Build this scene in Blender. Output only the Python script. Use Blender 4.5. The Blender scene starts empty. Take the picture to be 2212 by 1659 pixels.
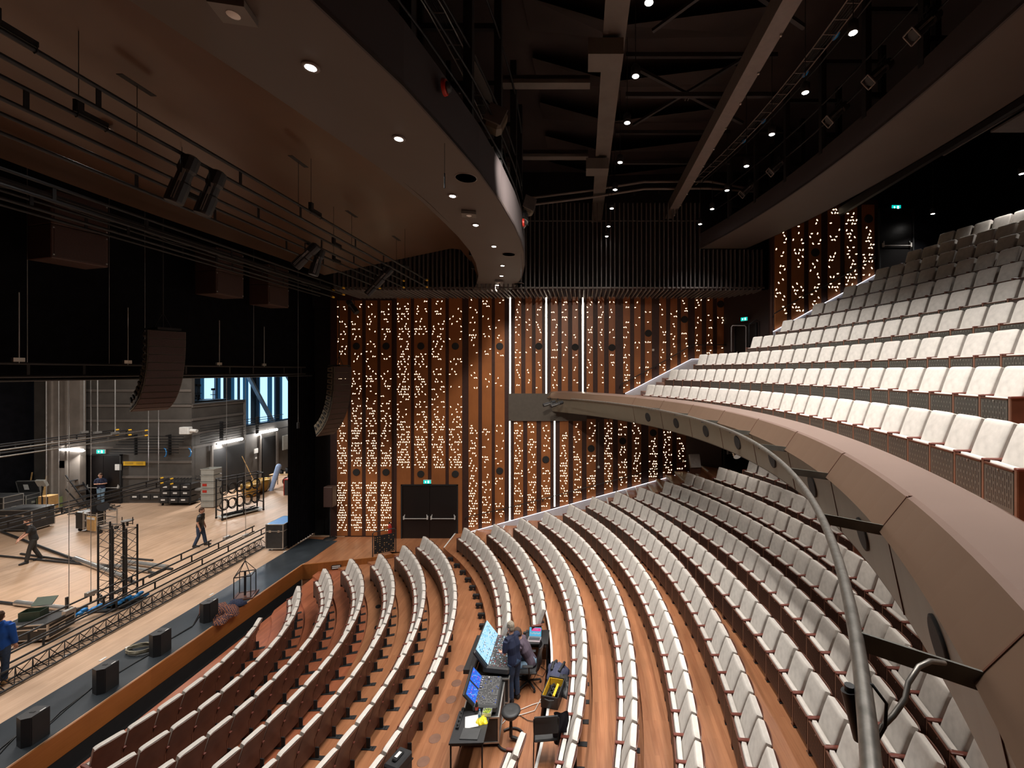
import bpy, bmesh, math, random
from mathutils import Vector, Matrix
PI = math.pi
random.seed(7)
scn = bpy.context.scene
COL = scn.collection

# ---------------------------------------------------------------- camera, world, exposure
CAMZ = 7.85
FPX, CX, CY = 920.0, 1258.0, 802.0
cam_data = bpy.data.cameras.new('camera')
cam = bpy.data.objects.new('camera', cam_data)
COL.objects.link(cam)
cam.location = (0, 0, CAMZ)
cam.rotation_euler = (PI / 2, 0, 0)
cam_data.sensor_fit = 'HORIZONTAL'
cam_data.sensor_width = 36.0
cam_data.lens = 36.0 * FPX / 2212.0
cam_data.shift_x = -(CX - 1106.0) / 2212.0
cam_data.shift_y = (CY - 829.5) / 2212.0
cam_data.clip_start = 0.05
cam_data.clip_end = 200
scn.camera = cam

world = bpy.data.worlds.new('world')
scn.world = world
world.use_nodes = True
wb = world.node_tree.nodes['Background']
wb.inputs[0].default_value = (0.45, 0.62, 1.0, 1)
wb.inputs[1].default_value = 0.004
scn.view_settings.view_transform = 'Standard'
scn.view_settings.look = 'None'
scn.view_settings.gamma = 1.0
scn.view_settings.use_curve_mapping = False
scn.view_settings.exposure = 0.0

def spot(name, loc, target, power, angle=80, blend=0.8, size=0.06, col=(1, 0.96, 0.91)):
    d = bpy.data.lights.new(name, 'SPOT')
    d.energy = power; d.spot_size = math.radians(angle); d.spot_blend = blend
    d.shadow_soft_size = size; d.color = col
    o = bpy.data.objects.new(name, d); COL.objects.link(o)
    o.location = loc
    v = Vector(target) - Vector(loc)
    o.rotation_euler = v.to_track_quat('-Z', 'Y').to_euler()
    return o

def area(name, loc, target, power, sx, sy, col=(1, 0.95, 0.88), spread=PI):
    d = bpy.data.lights.new(name, 'AREA')
    d.shape = 'RECTANGLE'; d.size = sx; d.size_y = sy; d.energy = power; d.color = col; d.spread = spread
    o = bpy.data.objects.new(name, d); COL.objects.link(o)
    o.location = loc
    v = Vector(target) - Vector(loc)
    o.rotation_euler = v.to_track_quat('-Z', 'Y').to_euler()
    return o

# lamps whose housings are modelled further down
CEN_LAMPS = [(1.0, y, 13.40) for y in (4.9, 6.4, 8.0, 9.5, 11.3, 13.0, 14.5, 16.3, 17.5)]
RIGHT_LAMPS = [(4.45, y, 13.42) for y in (3.6, 5.3, 7.0, 8.5, 10.0, 11.55, 13.1, 14.6, 16.1)]
LEFT_LAMPS = [(-3.26, 5.11, 11.50), (-2.88, 6.68, 11.50), (-2.70, 8.86, 11.50), (-2.66, 10.62, 11.50), (-2.58, 12.43, 11.50),
              (-2.76, 14.7, 11.50), (-3.09, 16.27, 11.50), (-3.58, 18.01, 11.50)]
BACK_LAMPS = [(13.0, 15.8, 13.7), (13.0, 12.6, 13.7), (13.0, 9.9, 13.7), (13.0, 7.2, 13.7)]
for i, p in enumerate(CEN_LAMPS):
    spot('lamp_light', (p[0], p[1], p[2] - .02), (p[0], p[1] - (2.5 if p[1] > 15.5 else 0), 0), 900 if p[1] < 15.5 else 420, 115 if p[1] < 15.5 else 60, .9, .07)
for i, p in enumerate(RIGHT_LAMPS):
    spot('lamp_light', (p[0], p[1], p[2] - .02), (p[0] + .6, p[1], 0), 760, 112, .9, .07)
for i, p in enumerate(LEFT_LAMPS):
    spot('lamp_light', (p[0], p[1], p[2] - .03), (p[0] - .6, p[1], 0), 640, 120, .9, .06)
for i, p in enumerate(BACK_LAMPS):
    spot('lamp_light', (p[0], p[1], p[2] - .02), (p[0] - .5, p[1], 6), 260, 110, .9, .07)
# unseen spots without housings, added beside the left catwalk to brighten the balcony seats
for y in (3.5, 9.5, 15.5):
    spot('balcony_fill', (-.8, y, 12.7), (8.0, y - .3, 7.6), 520, 50, .7, .12, (1, .96, .92))
# small downlights under the balcony slab
for Yd in (3.0, 6.0, 9.0, 12.0, 15.0):
    for Xd in (5.2, 7.6):
        spot('under_balcony_light', (Xd, Yd, 5.93), (Xd - .4, Yd, 3), 120, 130, .9, .05, (1, .93, .86))
# added fill spots with no lantern behind them, aimed at the wooden wall
for xx in (-9.5, -5.0, 0.5):
    spot('wall_fill', (-.6, 8.2, 12.6), (xx, 20, 7.0), 1000, 54, .9, .1, (1, .9, .78))
# unseen area lights added above the header to light the stage, no fixtures
for x, y in ((-17, 9), (-17, 15), (-19.5, 21), (-22.0, 12)):
    area('stage_fill', (x, y, 11.5), (x, y, 0), 620, 3.0, 3.0, (1, .93, .86))

# ---------------------------------------------------------------- small math helpers
def at(px, py, Y):
    """world point at depth Y seen at photo pixel (px,py)"""
    return Vector(((px - CX) / FPX * Y, Y, CAMZ - (py - CY) / FPX * Y))
def gr(px, py, z=0.0):
    """world point on the level z"""
    Y = FPX * (CAMZ - z) / (py - CY)
    return Vector(((px - CX) / FPX * Y, Y, z))
def pr(p):
    return (CX + FPX * p[0] / p[1], CY + FPX * (CAMZ - p[2]) / p[1])

# ---------------------------------------------------------------- object helpers
def setp(o, label=None, cat=None, group=None, kind=None):
    if label: o['label'] = label
    if cat: o['category'] = cat
    if group: o['group'] = group
    if kind: o['kind'] = kind
    return o
def empty(name, loc=(0, 0, 0), rz=0.0, label=None, cat=None, group=None, kind=None):
    o = bpy.data.objects.new(name, None); COL.objects.link(o)
    o.location = loc; o.rotation_euler = (0, 0, rz); o.empty_display_size = .1
    return setp(o, label, cat, group, kind)
def copy_tree(o, parent=None):
    c = o.copy(); COL.objects.link(c); c.parent = parent
    for ch in o.children: copy_tree(ch, c)
    return c

class MB:
    def __init__(s): s.v = []; s.f = []; s.m = []; s.sm = []; s.cur = 0; s.smooth = False
    def add(s, vs, fs, smooth=None):
        b = len(s.v); s.v += [tuple(v) for v in vs]
        for f in fs:
            s.f.append(tuple(b + i for i in f)); s.m.append(s.cur); s.sm.append(s.smooth if smooth is None else smooth)
    def box(s, c, d, rz=0.0, rx=0.0, ry=0.0, bev=0.0):
        M = Matrix.Translation(c) @ Matrix.Rotation(rz, 4, 'Z') @ Matrix.Rotation(ry, 4, 'Y') @ Matrix.Rotation(rx, 4, 'X')
        s.mbox(M, d, bev)
    def mbox(s, M, d, bev=0.0):
        x, y, z = d[0] / 2, d[1] / 2, d[2] / 2
        if bev <= 0:
            vs = [M @ Vector((a, b, c)) for a in (-x, x) for b in (-y, y) for c in (-z, z)]
            s.add(vs, [(0, 1, 3, 2), (4, 6, 7, 5), (0, 4, 5, 1), (2, 3, 7, 6), (0, 2, 6, 4), (1, 5, 7, 3)])
        else:
            b = min(bev, x * .9, y * .9, z * .9)
            # octagonal section in xy, with chamfer rings top and bottom
            def oct_(ex, ey, zz):
                return [Vector(q) for q in ((ex, -ey + b, zz), (ex, ey - b, zz), (ex - b, ey, zz), (-ex + b, ey, zz),
                                            (-ex, ey - b, zz), (-ex, -ey + b, zz), (-ex + b, -ey, zz), (ex - b, -ey, zz))]
            def oc2(zz):
                ex, ey = x - b, y - b
                return [Vector(q) for q in ((ex, -ey, zz), (ex, ey, zz), (ex, ey, zz), (-ex, ey, zz),
                                            (-ex, ey, zz), (-ex, -ey, zz), (-ex, -ey, zz), (ex, -ey, zz))]
            R = [oc2(-z), oct_(x, y, -z + b), oct_(x, y, z - b), oc2(z)]
            vs = [M @ q for r in R for q in r]
            fs = []
            for k in range(3):
                for i in range(8):
                    j = (i + 1) % 8
                    fs.append((k * 8 + i, k * 8 + j, k * 8 + 8 + j, k * 8 + 8 + i))
            fs.append((7, 5, 3, 1)); fs.append((24 + 1, 24 + 3, 24 + 5, 24 + 7))
            s.add(vs, fs)
    def bar(s, a, b, w, h=None, up=(0, 0, 1)):
        a = Vector(a); b = Vector(b); d = b - a; L = d.length
        if L < 1e-6: return
        h = h or w
        z = d.normalized(); u = Vector(up)
        if abs(z.dot(u)) > .99: u = Vector((1, 0, 0))
        x = u.cross(z).normalized(); y = z.cross(x)
        M = Matrix.Translation((a + b) / 2) @ Matrix((x, y, z)).transposed().to_4x4()
        s.mbox(M, (w, h, L))
    def tube(s, a, b, r, n=8, r2=None, caps=True):
        a = Vector(a); b = Vector(b); d = b - a
        if d.length < 1e-6: return
        r2 = r if r2 is None else r2
        z = d.normalized(); u = Vector((0, 0, 1)) if abs(z.z) < .99 else Vector((1, 0, 0))
        x = u.cross(z).normalized(); y = z.cross(x)
        vs = []
        for c, rr in ((a, r), (b, r2)):
            for i in range(n):
                t = 2 * PI * i / n
                vs.append(c + x * (rr * math.cos(t)) + y * (rr * math.sin(t)))
        s.add(vs, [(i, (i + 1) % n, n + (i + 1) % n, n + i) for i in range(n)], True)
        if caps: s.add(vs, [tuple(range(n - 1, -1, -1)), tuple(range(n, 2 * n))], False)
    def path(s, pts, r, n=6, closed=False):
        pts = [Vector(p) for p in pts]; N = len(pts); vs = []
        prevx = None
        for i, p in enumerate(pts):
            if closed: t = pts[(i + 1) % N] - pts[i - 1]
            else: t = pts[min(i + 1, N - 1)] - pts[max(i - 1, 0)]
            t.normalize()
            if prevx is None:
                u = Vector((0, 0, 1)) if abs(t.z) < .95 else Vector((1, 0, 0)); x = u.cross(t).normalized()
            else:
                x = prevx - t * prevx.dot(t)
                x = x.normalized() if x.length > 1e-5 else prevx
            prevx = x; y = t.cross(x)
            rr = r[i] if isinstance(r, (list, tuple)) else r
            for k in range(n):
                a = 2 * PI * k / n
                vs.append(p + x * (rr * math.cos(a)) + y * (rr * math.sin(a)))
        fs = []
        for i in range(N if closed else N - 1):
            j = (i + 1) % N
            for k in range(n):
                l = (k + 1) % n
                fs.append((i * n + k, i * n + l, j * n + l, j * n + k))
        s.add(vs, fs, True)
        if not closed: s.add(vs, [tuple(range(n - 1, -1, -1)), tuple((N - 1) * n + k for k in range(n))], False)
    def lathe(s, c, prof, n=24, smooth=True, M=None):
        vs = []; fs = []
        for r, z in prof:
            for i in range(n):
                t = 2 * PI * i / n
                p = Vector((r * math.cos(t), r * math.sin(t), z))
                vs.append((M @ p if M else p) + Vector(c))
        for k in range(len(prof) - 1):
            for i in range(n):
                j = (i + 1) % n
                fs.append((k * n + i, k * n + j, k * n + n + j, k * n + n + i))
        s.add(vs, fs, smooth)
        if prof[0][0] > 1e-4: s.add(vs[:n], [tuple(range(n - 1, -1, -1))], False)
        if prof[-1][0] > 1e-4: s.add(vs[-n:], [tuple(range(n))], False)
    def quad(s, a, b, c, d): s.add([a, b, c, d], [(0, 1, 2, 3)])
    def prism(s, poly, z0, z1, M=None):
        """vertical prism over an xy polygon (counter-clockwise)"""
        n = len(poly)
        vs = [Vector((p[0], p[1], z0)) for p in poly] + [Vector((p[0], p[1], z1)) for p in poly]
        if M: vs = [M @ v for v in vs]
        s.add(vs, [tuple(range(n - 1, -1, -1)), tuple(range(n, 2 * n))] + [(i, (i + 1) % n, n + (i + 1) % n, n + i) for i in range(n)])
    def sweep(s, prof, cen, a0, a1, n, closed=True, smooth=False):
        """sweep an (R,z) profile round a vertical axis at cen from angle a0 to a1"""
        m = len(prof); vs = []
        for i in range(n + 1):
            t = a0 + (a1 - a0) * i / n
            for R, z in prof: vs.append((cen[0] + R * math.cos(t), cen[1] + R * math.sin(t), z))
        fs = []
        for i in range(n):
            for k in range(m if closed else m - 1):
                l = (k + 1) % m
                fs.append((i * m + k, i * m + l, (i + 1) * m + l, (i + 1) * m + k))
        s.add(vs, fs, smooth)
        if closed: s.add(vs, [tuple(range(m)), tuple(n * m + k for k in range(m - 1, -1, -1))], False)
    def ball(s, c, r, n=10, sx=1, sy=1, sz=1):
        prof = [(max(1e-5, math.sin(PI * k / n)) * r, -math.cos(PI * k / n) * r) for k in range(n + 1)]
        b = len(s.v); s.lathe((0, 0, 0), prof, max(8, n))
        for i in range(b, len(s.v)):
            v = s.v[i]; s.v[i] = (v[0] * sx + c[0], v[1] * sy + c[1], v[2] * sz + c[2])
    def mesh(s, name, mats):
        me = bpy.data.meshes.new(name)
        me.from_pydata(s.v, [], s.f)
        if not isinstance(mats, (list, tuple)): mats = [mats]
        for m in mats: me.materials.append(m)
        me.polygons.foreach_set('material_index', s.m)
        me.polygons.foreach_set('use_smooth', s.sm)
        me.update()
        bm = bmesh.new(); bm.from_mesh(me); bmesh.ops.recalc_face_normals(bm, faces=bm.faces); bm.to_mesh(me); bm.free()
        return me
    def build(s, name, mats, parent=None, label=None, cat=None, group=None, kind=None, loc=None, rz=0.0):
        o = bpy.data.objects.new(name, s.mesh(name, mats)); COL.objects.link(o)
        if loc is not None: o.location = loc
        if rz: o.rotation_euler = (0, 0, rz)
        if parent: o.parent = parent
        return setp(o, label, cat, group, kind)

# ---------------------------------------------------------------- materials
def newmat(name):
    m = bpy.data.materials.new(name); m.use_nodes = True
    nt = m.node_tree; return m, nt, nt.nodes['Principled BSDF']
def plain(name, col, rough=.6, metal=0.0, noise=.08, scale=8.0, emit=None, spec=.5, bump=0.0, coord='Object', clear=0.0):
    m, nt, b = newmat(name)
    b.inputs['Roughness'].default_value = rough; b.inputs['Metallic'].default_value = metal
    b.inputs['Specular IOR Level'].default_value = spec
    b.inputs['Coat Weight'].default_value = clear
    tc = nt.nodes.new('ShaderNodeTexCoord'); n = nt.nodes.new('ShaderNodeTexNoise')
    n.inputs['Scale'].default_value = scale; n.inputs['Detail'].default_value = 4
    nt.links.new(tc.outputs[coord], n.inputs['Vector'])
    r = nt.nodes.new('ShaderNodeValToRGB')
    r.color_ramp.elements[0].position = .3; r.color_ramp.elements[1].position = .7
    r.color_ramp.elements[0].color = tuple(c * (1 - noise) for c in col) + (1,)
    r.color_ramp.elements[1].color = tuple(min(1, c * (1 + noise)) for c in col) + (1,)
    nt.links.new(n.outputs['Fac'], r.inputs['Fac']); nt.links.new(r.outputs['Color'], b.inputs['Base Color'])
    if bump > 0:
        bp = nt.nodes.new('ShaderNodeBump'); bp.inputs['Strength'].default_value = bump; bp.inputs['Distance'].default_value = .01
        nt.links.new(n.outputs['Fac'], bp.inputs['Height']); nt.links.new(bp.outputs['Normal'], b.inputs['Normal'])
    if emit:
        b.inputs['Emission Color'].default_value = tuple(emit[:3]) + (1,); b.inputs['Emission Strength'].default_value = emit[3]
    return m
def glow(name, col, st):
    m, nt, b = newmat(name)
    b.inputs['Base Color'].default_value = (*[min(1, c) * .5 for c in col], 1)
    b.inputs['Emission Color'].default_value = (*col, 1); b.inputs['Emission Strength'].default_value = st
    return m
def mapped(nt, scale, rot=(0, 0, 0), coord='Position'):
    if coord == 'Position':
        g = nt.nodes.new('ShaderNodeNewGeometry'); src = g.outputs['Position']
    else:
        g = nt.nodes.new('ShaderNodeTexCoord'); src = g.outputs[coord]
    mp = nt.nodes.new('ShaderNodeMapping'); mp.inputs['Scale'].default_value = scale; mp.inputs['Rotation'].default_value = rot
    nt.links.new(src, mp.inputs['Vector']); return mp.outputs['Vector']
def planks(name, c1, c2, c3, width=.09, length=1.6, rough=.35, along='Y', rz=0.0, coord='Position', dark=.55, coat=0.0):
    m, nt, b = newmat(name)
    if along == 'Y': vec = mapped(nt, (1, 1, 1), (0, 0, PI / 2 + rz), coord)
    elif along == 'Z': vec = mapped(nt, (1, 1, 1), (0, PI / 2, 0), coord)
    else: vec = mapped(nt, (1, 1, 1), (0, 0, rz), coord)
    br = nt.nodes.new('ShaderNodeTexBrick'); nt.links.new(vec, br.inputs['Vector'])
    br.inputs['Scale'].default_value = 1; br.inputs['Brick Width'].default_value = length; br.inputs['Row Height'].default_value = width
    br.inputs['Mortar Size'].default_value = .0018; br.inputs['Mortar Smooth'].default_value = .4
    br.inputs['Color1'].default_value = (*c1, 1); br.inputs['Color2'].default_value = (*c2, 1)
    br.inputs['Mortar'].default_value = (*[c * dark for c in c1], 1); br.inputs['Bias'].default_value = 0
    ns = nt.nodes.new('ShaderNodeTexNoise'); ns.inputs['Scale'].default_value = 1; ns.inputs['Detail'].default_value = 6
    mp = nt.nodes.new('ShaderNodeMapping'); mp.inputs['Scale'].default_value = (2.2, 38, 38); nt.links.new(vec, mp.inputs['Vector'])
    nt.links.new(mp.outputs['Vector'], ns.inputs['Vector'])
    mx = nt.nodes.new('ShaderNodeMixRGB'); mx.blend_type = 'MIX'
    rp = nt.nodes.new('ShaderNodeValToRGB'); rp.color_ramp.elements[0].position = .35; rp.color_ramp.elements[1].position = .75
    rp.color_ramp.elements[0].color = (0, 0, 0, 1); rp.color_ramp.elements[1].color = (.55, .55, .55, 1)
    nt.links.new(ns.outputs['Fac'], rp.inputs['Fac']); nt.links.new(rp.outputs['Color'], mx.inputs['Fac'])
    nt.links.new(br.outputs['Color'], mx.inputs['Color1']); mx.inputs['Color2'].default_value = (*c3, 1)
    # large patches of wear
    n2 = nt.nodes.new('ShaderNodeTexNoise'); n2.inputs['Scale'].default_value = .9; n2.inputs['Detail'].default_value = 3
    nt.links.new(vec, n2.inputs['Vector'])
    hs = nt.nodes.new('ShaderNodeHueSaturation'); mr = nt.nodes.new('ShaderNodeMapRange')
    mr.inputs['From Min'].default_value = .3; mr.inputs['From Max'].default_value = .7; mr.inputs['To Min'].default_value = .86; mr.inputs['To Max'].default_value = 1.12
    nt.links.new(n2.outputs['Fac'], mr.inputs['Value']); nt.links.new(mr.outputs['Result'], hs.inputs['Value'])
    nt.links.new(mx.outputs['Color'], hs.inputs['Color']); nt.links.new(hs.outputs['Color'], b.inputs['Base Color'])
    b.inputs['Roughness'].default_value = rough; b.inputs['Coat Weight'].default_value = coat; b.inputs['Coat Roughness'].default_value = .15
    return m

M = {}
M['floor'] = planks('stalls_floor_wood', (.37, .155, .07), (.27, .10, .043), (.44, .20, .098), .085, 1.5, .38)
M['floor_red'] = planks('stalls_front_floor_wood', (.34, .105, .05), (.24, .07, .034), (.42, .15, .07), .085, 1.5, .35)
M['stage'] = planks('stage_floor_wood', (.56, .37, .25), (.45, .285, .18), (.66, .46, .31), .10, 2.4, .5)
M['fascia'] = planks('fascia_wood', (.33, .115, .028), (.25, .085, .02), (.38, .14, .04), .06, 1.4, .35, 'Y')
M['wallwood'] = planks('wall_panel_wood', (.36, .125, .038), (.29, .095, .029), (.42, .155, .048), .62, 1.1, .42, 'Z', dark=.9)
M['batten'] = plain('wall_batten', (.052, .021, .016), .55, noise=.15)
M['wallback'] = plain('wall_backing', (.035, .016, .013), .6)
M['cream'] = plain('cream_velvet', (.62, .575, .525), .62, noise=.10, scale=9, spec=.35, bump=.12)
M['slit_shade'] = plain('cushion_slit_shade', (.22, .18, .145), .8)  # dark tone painted in for the shade inside the cushion slit
M['seatwood'] = plain('seat_shell_wood', (.105, .036, .020), .42, noise=.16, scale=6)
M['arm'] = plain('armrest_wood', (.16, .042, .028), .38, noise=.1, scale=12)
M['sideboard'] = plain('seat_side_board', (.21, .105, .068), .5)
M['steel'] = plain('dark_steel', (.03, .03, .032), .45, .6)
M['black'] = plain('matt_black', (.012, .012, .013), .7, noise=.2)
M['blackp'] = plain('black_plastic', (.02, .02, .022), .45)
M['drape'] = plain('black_drape', (.006, .006, .008), .95, noise=.3, scale=3, spec=.1)
M['vinyl'] = plain('stage_vinyl', (.036, .044, .052), .32, noise=.18, scale=2)
M['canopy'] = plain('ceiling_canopy', (.115, .062, .037), .30, noise=.10, scale=.6, coord='Object')
M['soffit'] = plain('ceiling_soffit', (.085, .066, .055), .6, noise=.05, scale=1)
M['face'] = plain('ceiling_face', (.045, .036, .039), .75, noise=.06, scale=1)
M['roof'] = plain('roof_deck', (.045, .033, .031), .8, noise=.3, scale=.5)
M['beam'] = plain('steel_beam', (.14, .125, .11), .6, noise=.12, scale=2)
M['darkbeam'] = plain('dark_beam', (.025, .022, .023), .6)
M['slat'] = plain('slat_paint', (.17, .145, .135), .5)
M['slatd'] = plain('slat_paint_dark', (.10, .083, .078), .5)
M['bronze'] = plain('parapet_bronze', (.25, .165, .135), .34, .3, noise=.05, scale=1.2)
M['bronze2'] = plain('fascia_bronze', (.20, .125, .085), .34, .4, noise=.05, scale=1.2)
M['olive'] = plain('balcony_recess_panel', (.20, .18, .14), .38, .3, noise=.05, scale=1.5)
M['under'] = plain('balcony_underside', (.09, .075, .06), .5)
M['grille'] = plain('speaker_grille', (.02, .019, .018), .8, noise=.3, scale=60)
M['skirt'] = plain('lit_skirting', (.60, .60, .64), .5, .0, noise=.04)
M['white'] = plain('white_paint', (.78, .77, .74), .5)
M['pipe'] = plain('galvanised_pipe', (.24, .225, .205), .38, .75, noise=.25, scale=18)
M['bracket'] = plain('bracket_steel', (.13, .128, .112), .5, .3, noise=.2)
M['alu'] = plain('aluminium', (.55, .54, .52), .35, .8)
M['chrome'] = plain('chrome', (.75, .75, .75), .15, 1.0)
M['barlight'] = plain('satin_bar', (.62, .60, .57), .35)
M['yellow'] = plain('yellow_cap', (.85, .50, .03), .4)
M['array'] = plain('speaker_brown', (.085, .045, .034), .55, noise=.1)
M['arrayface'] = plain('speaker_front', (.065, .032, .026), .6, noise=.3, scale=70)
M['arrayside'] = plain('speaker_side', (.12, .095, .065), .5)
M['stagewall'] = plain('stage_wall', (.085, .076, .068), .65, noise=.18, scale=1.5)
M['stagewall2'] = plain('stage_wall_rail', (.15, .13, .115), .6)
M['column'] = plain('stage_concrete', (.22, .19, .165), .7, noise=.2, scale=1.2)
M['case'] = plain('flightcase_black', (.03, .03, .031), .5, noise=.2)
M['blue'] = plain('blue_plastic', (.015, .20, .52), .4)
M['green'] = plain('green_plastic', (.02, .30, .12), .4)
M['oldgreen'] = plain('military_green', (.045, .07, .045), .5)
M['ply'] = plain('plywood', (.55, .33, .13), .5, noise=.2, scale=5)
M['greycrate'] = plain('grey_crate', (.36, .36, .33), .5)
M['pot'] = plain('gold_pot', (.36, .21, .045), .28, .5, noise=.2, scale=3)
M['soil'] = plain('pot_inside', (.012, .01, .008), .8)
M['skin'] = plain('skin', (.62, .33, .23), .5, noise=.05)
M['navy'] = plain('navy_cloth', (.012, .018, .05), .8)
M['jeans'] = plain('denim', (.03, .055, .11), .8, noise=.25, scale=20)
M['jeansl'] = plain('light_denim', (.22, .34, .46), .8, noise=.2, scale=20)
M['hoodie'] = plain('blue_fleece', (.01, .09, .42), .85)
M['plum'] = plain('plum_cloth', (.09, .065, .09), .85)
M['hairg'] = plain('grey_hair', (.26, .22, .17), .8, noise=.3, scale=60)
M['hairb'] = plain('brown_hair', (.07, .035, .02), .8, noise=.3, scale=60)
M['shoe'] = plain('dark_shoe', (.02, .02, .022), .6)
M['boot'] = plain('tan_boot', (.40, .22, .09), .7)
M['trouser'] = plain('dark_trousers', (.035, .033, .03), .8)
M['dull'] = plain('khaki_cloth', (.16, .13, .10), .8)
M['cable'] = plain('black_cable', (.01, .01, .011), .5)
M['wcable'] = plain('white_cable', (.72, .70, .66), .5)
M['screen1'] = glow('console_screen', (.36, .60, .80), .8)
M['dkblue'] = glow('screen_blue', (.02, .10, .55), .9)
M['pinkscr'] = glow('screen_pink', (.75, .05, .25), .9)
M['cyan'] = glow('screen_cyan', (.1, .45, .7), .7)
M['console'] = plain('console_grey', (.055, .056, .058), .45)
M['key'] = plain('console_key', (.28, .28, .28), .5)
M['lampglow'] = glow('downlight_lens', (1, .95, .88), 30)
M['strip'] = glow('led_strip', (1, .90, .72), 7)
M['skirtled'] = glow('skirting_led', (.95, .93, 1.0), 2.6)
M['dots'] = glow('backlit_cutout', (1, .80, .52), 3.6)
M['tube'] = glow('fluorescent_tube', (1, .98, .95), 16)
M['exit'] = glow('exit_green', (.0, .42, .36), 1.6)
M['exitw'] = glow('exit_white', (.85, 1, .95), 1.8)
M['door'] = plain('black_door', (.011, .009, .009), .35, noise=.1)
M['red'] = plain('red_plastic', (.45, .03, .02), .4)
M['orange'] = plain('orange_fabric', (.75, .13, .02), .5)
M['glassblue'] = glow('daylight_pane', (.42, .70, 1.0), 1.5)
M['bluewall'] = plain('blue_panel', (.04, .16, .30), .4, emit=(.03, .16, .36, .25))
M['navyframe'] = plain('facade_frame', (.03, .06, .10), .5)
M['brace'] = plain('facade_brace', (.20, .26, .32), .5)

def slot_mat(name, base, slot):
    """panel with rows of vertical slots, laid out in object space"""
    m, nt, b = newmat(name)
    vec = mapped(nt, (1, 1, 1), (0, 0, 0), 'Object')
    sep = nt.nodes.new('ShaderNodeSeparateXYZ'); nt.links.new(vec, sep.inputs[0])
    def mth(op, a, v=None, c=None):
        n = nt.nodes.new('ShaderNodeMath'); n.operation = op
        if isinstance(a, (int, float)): n.inputs[0].default_value = a
        else: nt.links.new(a, n.inputs[0])
        if v is not None:
            if isinstance(v, (int, float)): n.inputs[1].default_value = v
            else: nt.links.new(v, n.inputs[1])
        return n.outputs[0]
    fx = mth('FRACT', mth('MULTIPLY', sep.outputs['X'], 34))
    colid = mth('FLOOR', mth('MULTIPLY', sep.outputs['X'], 34))
    off = mth('MULTIPLY', mth('MODULO', mth('ABSOLUTE', colid), 2), .5)
    fz = mth('FRACT', mth('ADD', mth('MULTIPLY', sep.outputs['Z'], 7), off))
    a = mth('MULTIPLY', mth('LESS_THAN', mth('ABSOLUTE', mth('SUBTRACT', fx, .5)), .2), mth('LESS_THAN', mth('ABSOLUTE', mth('SUBTRACT', fz, .5)), .40))
    ed = mth('LESS_THAN', mth('ABSOLUTE', sep.outputs['X']), .205)
    mz = mth('MULTIPLY', mth('LESS_THAN', sep.outputs['Z'], .515), mth('GREATER_THAN', sep.outputs['Z'], .16))
    mask = mth('MULTIPLY', mth('MULTIPLY', a, ed), mz)
    mx = nt.nodes.new('ShaderNodeMixRGB'); nt.links.new(mask, mx.inputs['Fac'])
    mx.inputs['Color1'].default_value = (*base, 1); mx.inputs['Color2'].default_value = (*slot, 1)
    nt.links.new(mx.outputs[0], b.inputs['Base Color']); b.inputs['Roughness'].default_value = .5
    return m
M['perf'] = slot_mat('perforated_seat_panel', (.075, .032, .022), (.008, .005, .004))
M['perfg'] = slot_mat('perforated_grey_panel', (.115, .108, .092), (.012, .011, .010))
# ---------------------------------------------------------------- seat row geometry
# name, Xe (row's furthest reach), R, Yc, height of back tops below the eye, first angle, seat spacing
def lerp(a, b, t): return a + (b - a) * t
ROWS = {}
for k in range(7):
    t = k / 6
    ROWS['S%d' % (k + 1)] = dict(Xe=lerp(-9.242, -3.374, t), R=lerp(5.87, 11.83, t), Yc=lerp(10.6, 9.81, t), h=lerp(7.504, 6.945, t), ph=None, s=.5285)
for n, px, py in (('S2', 635, 1274), ('S3', 692, 1236), ('S4', 758, 1212), ('S5', 818, 1202), ('S6', 879, 1181)):
    r = ROWS[n]; Y = FPX * r['h'] / (py - CY); X = (px - CX) / FPX * Y
    r['ph'] = math.atan2(Y - r['Yc'], X - (r['Xe'] - r['R']))
ROWS['S1']['ph'] = .383; ROWS['S7']['ph'] = .7397
for n, Xe, R, Yc, h, ph, s in [('R1', -1.741, 13.837, 9.289, 6.655, .6793, .5508), ('R2', -.841, 13.887, 9.621, 6.451, .6318, .5514),
        ('R3', .125, 15.052, 9.619, 6.268, .5939, .5289), ('R4', 1.137, 15.391, 9.653, 6.03, .5838, .5269), ('R5', 2.106, 17.304, 9.506, 5.802, .5414, .5184),
        ('R6', 3.082, 18.282, 9.385, 5.512, .5246, .5195), ('R7', 4.013, 22.728, 7.849, 5.127, .4631, .5399), ('R8', 4.805, 17.698, 8.755, 4.789, .5118, .5398),
        ('R9', 5.534, 16.163, 9.202, 4.45, .5042, .5361), ('R10', 6.148, 18.934, 8.959, 4.086, .4348, .5496), ('R11', 6.95, 18.632, 9.1, 3.731, .40, .545),
        ('R12', 7.85, 19.4, 9.0, 3.36, .37, .545),
        ('B1', 5.346, 16.585, 8.829, .579, .5488, .5249), ('B2', 6.246, 17.536, 8.706, -.047, .5267, .5316), ('B3', 7.149, 18.489, 8.583, -.654, .4878, .5299),
        ('B4', 8.034, 19.425, 8.459, -1.256, .3881, .5297), ('B5', 8.938, 20.378, 8.336, -1.837, .3638, .5327), ('B6', 9.850, 21.341, 8.213, -2.416, .3419, .5349),
        ('B7', 10.756, 22.298, 8.090, -2.998, .3220, .5307), ('B8', 11.679, 23.271, 7.966, -3.585, .3042, .5247), ('B9', 12.540, 24.182, 7.843, -4.147, .2878, .5322),
        ('B10', 13.463, 25.155, 7.720, -4.710, .2743, .5292)]:
    ROWS[n] = dict(Xe=Xe, R=R, Yc=Yc, h=h, ph=ph, s=s)
SH = .96
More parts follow.
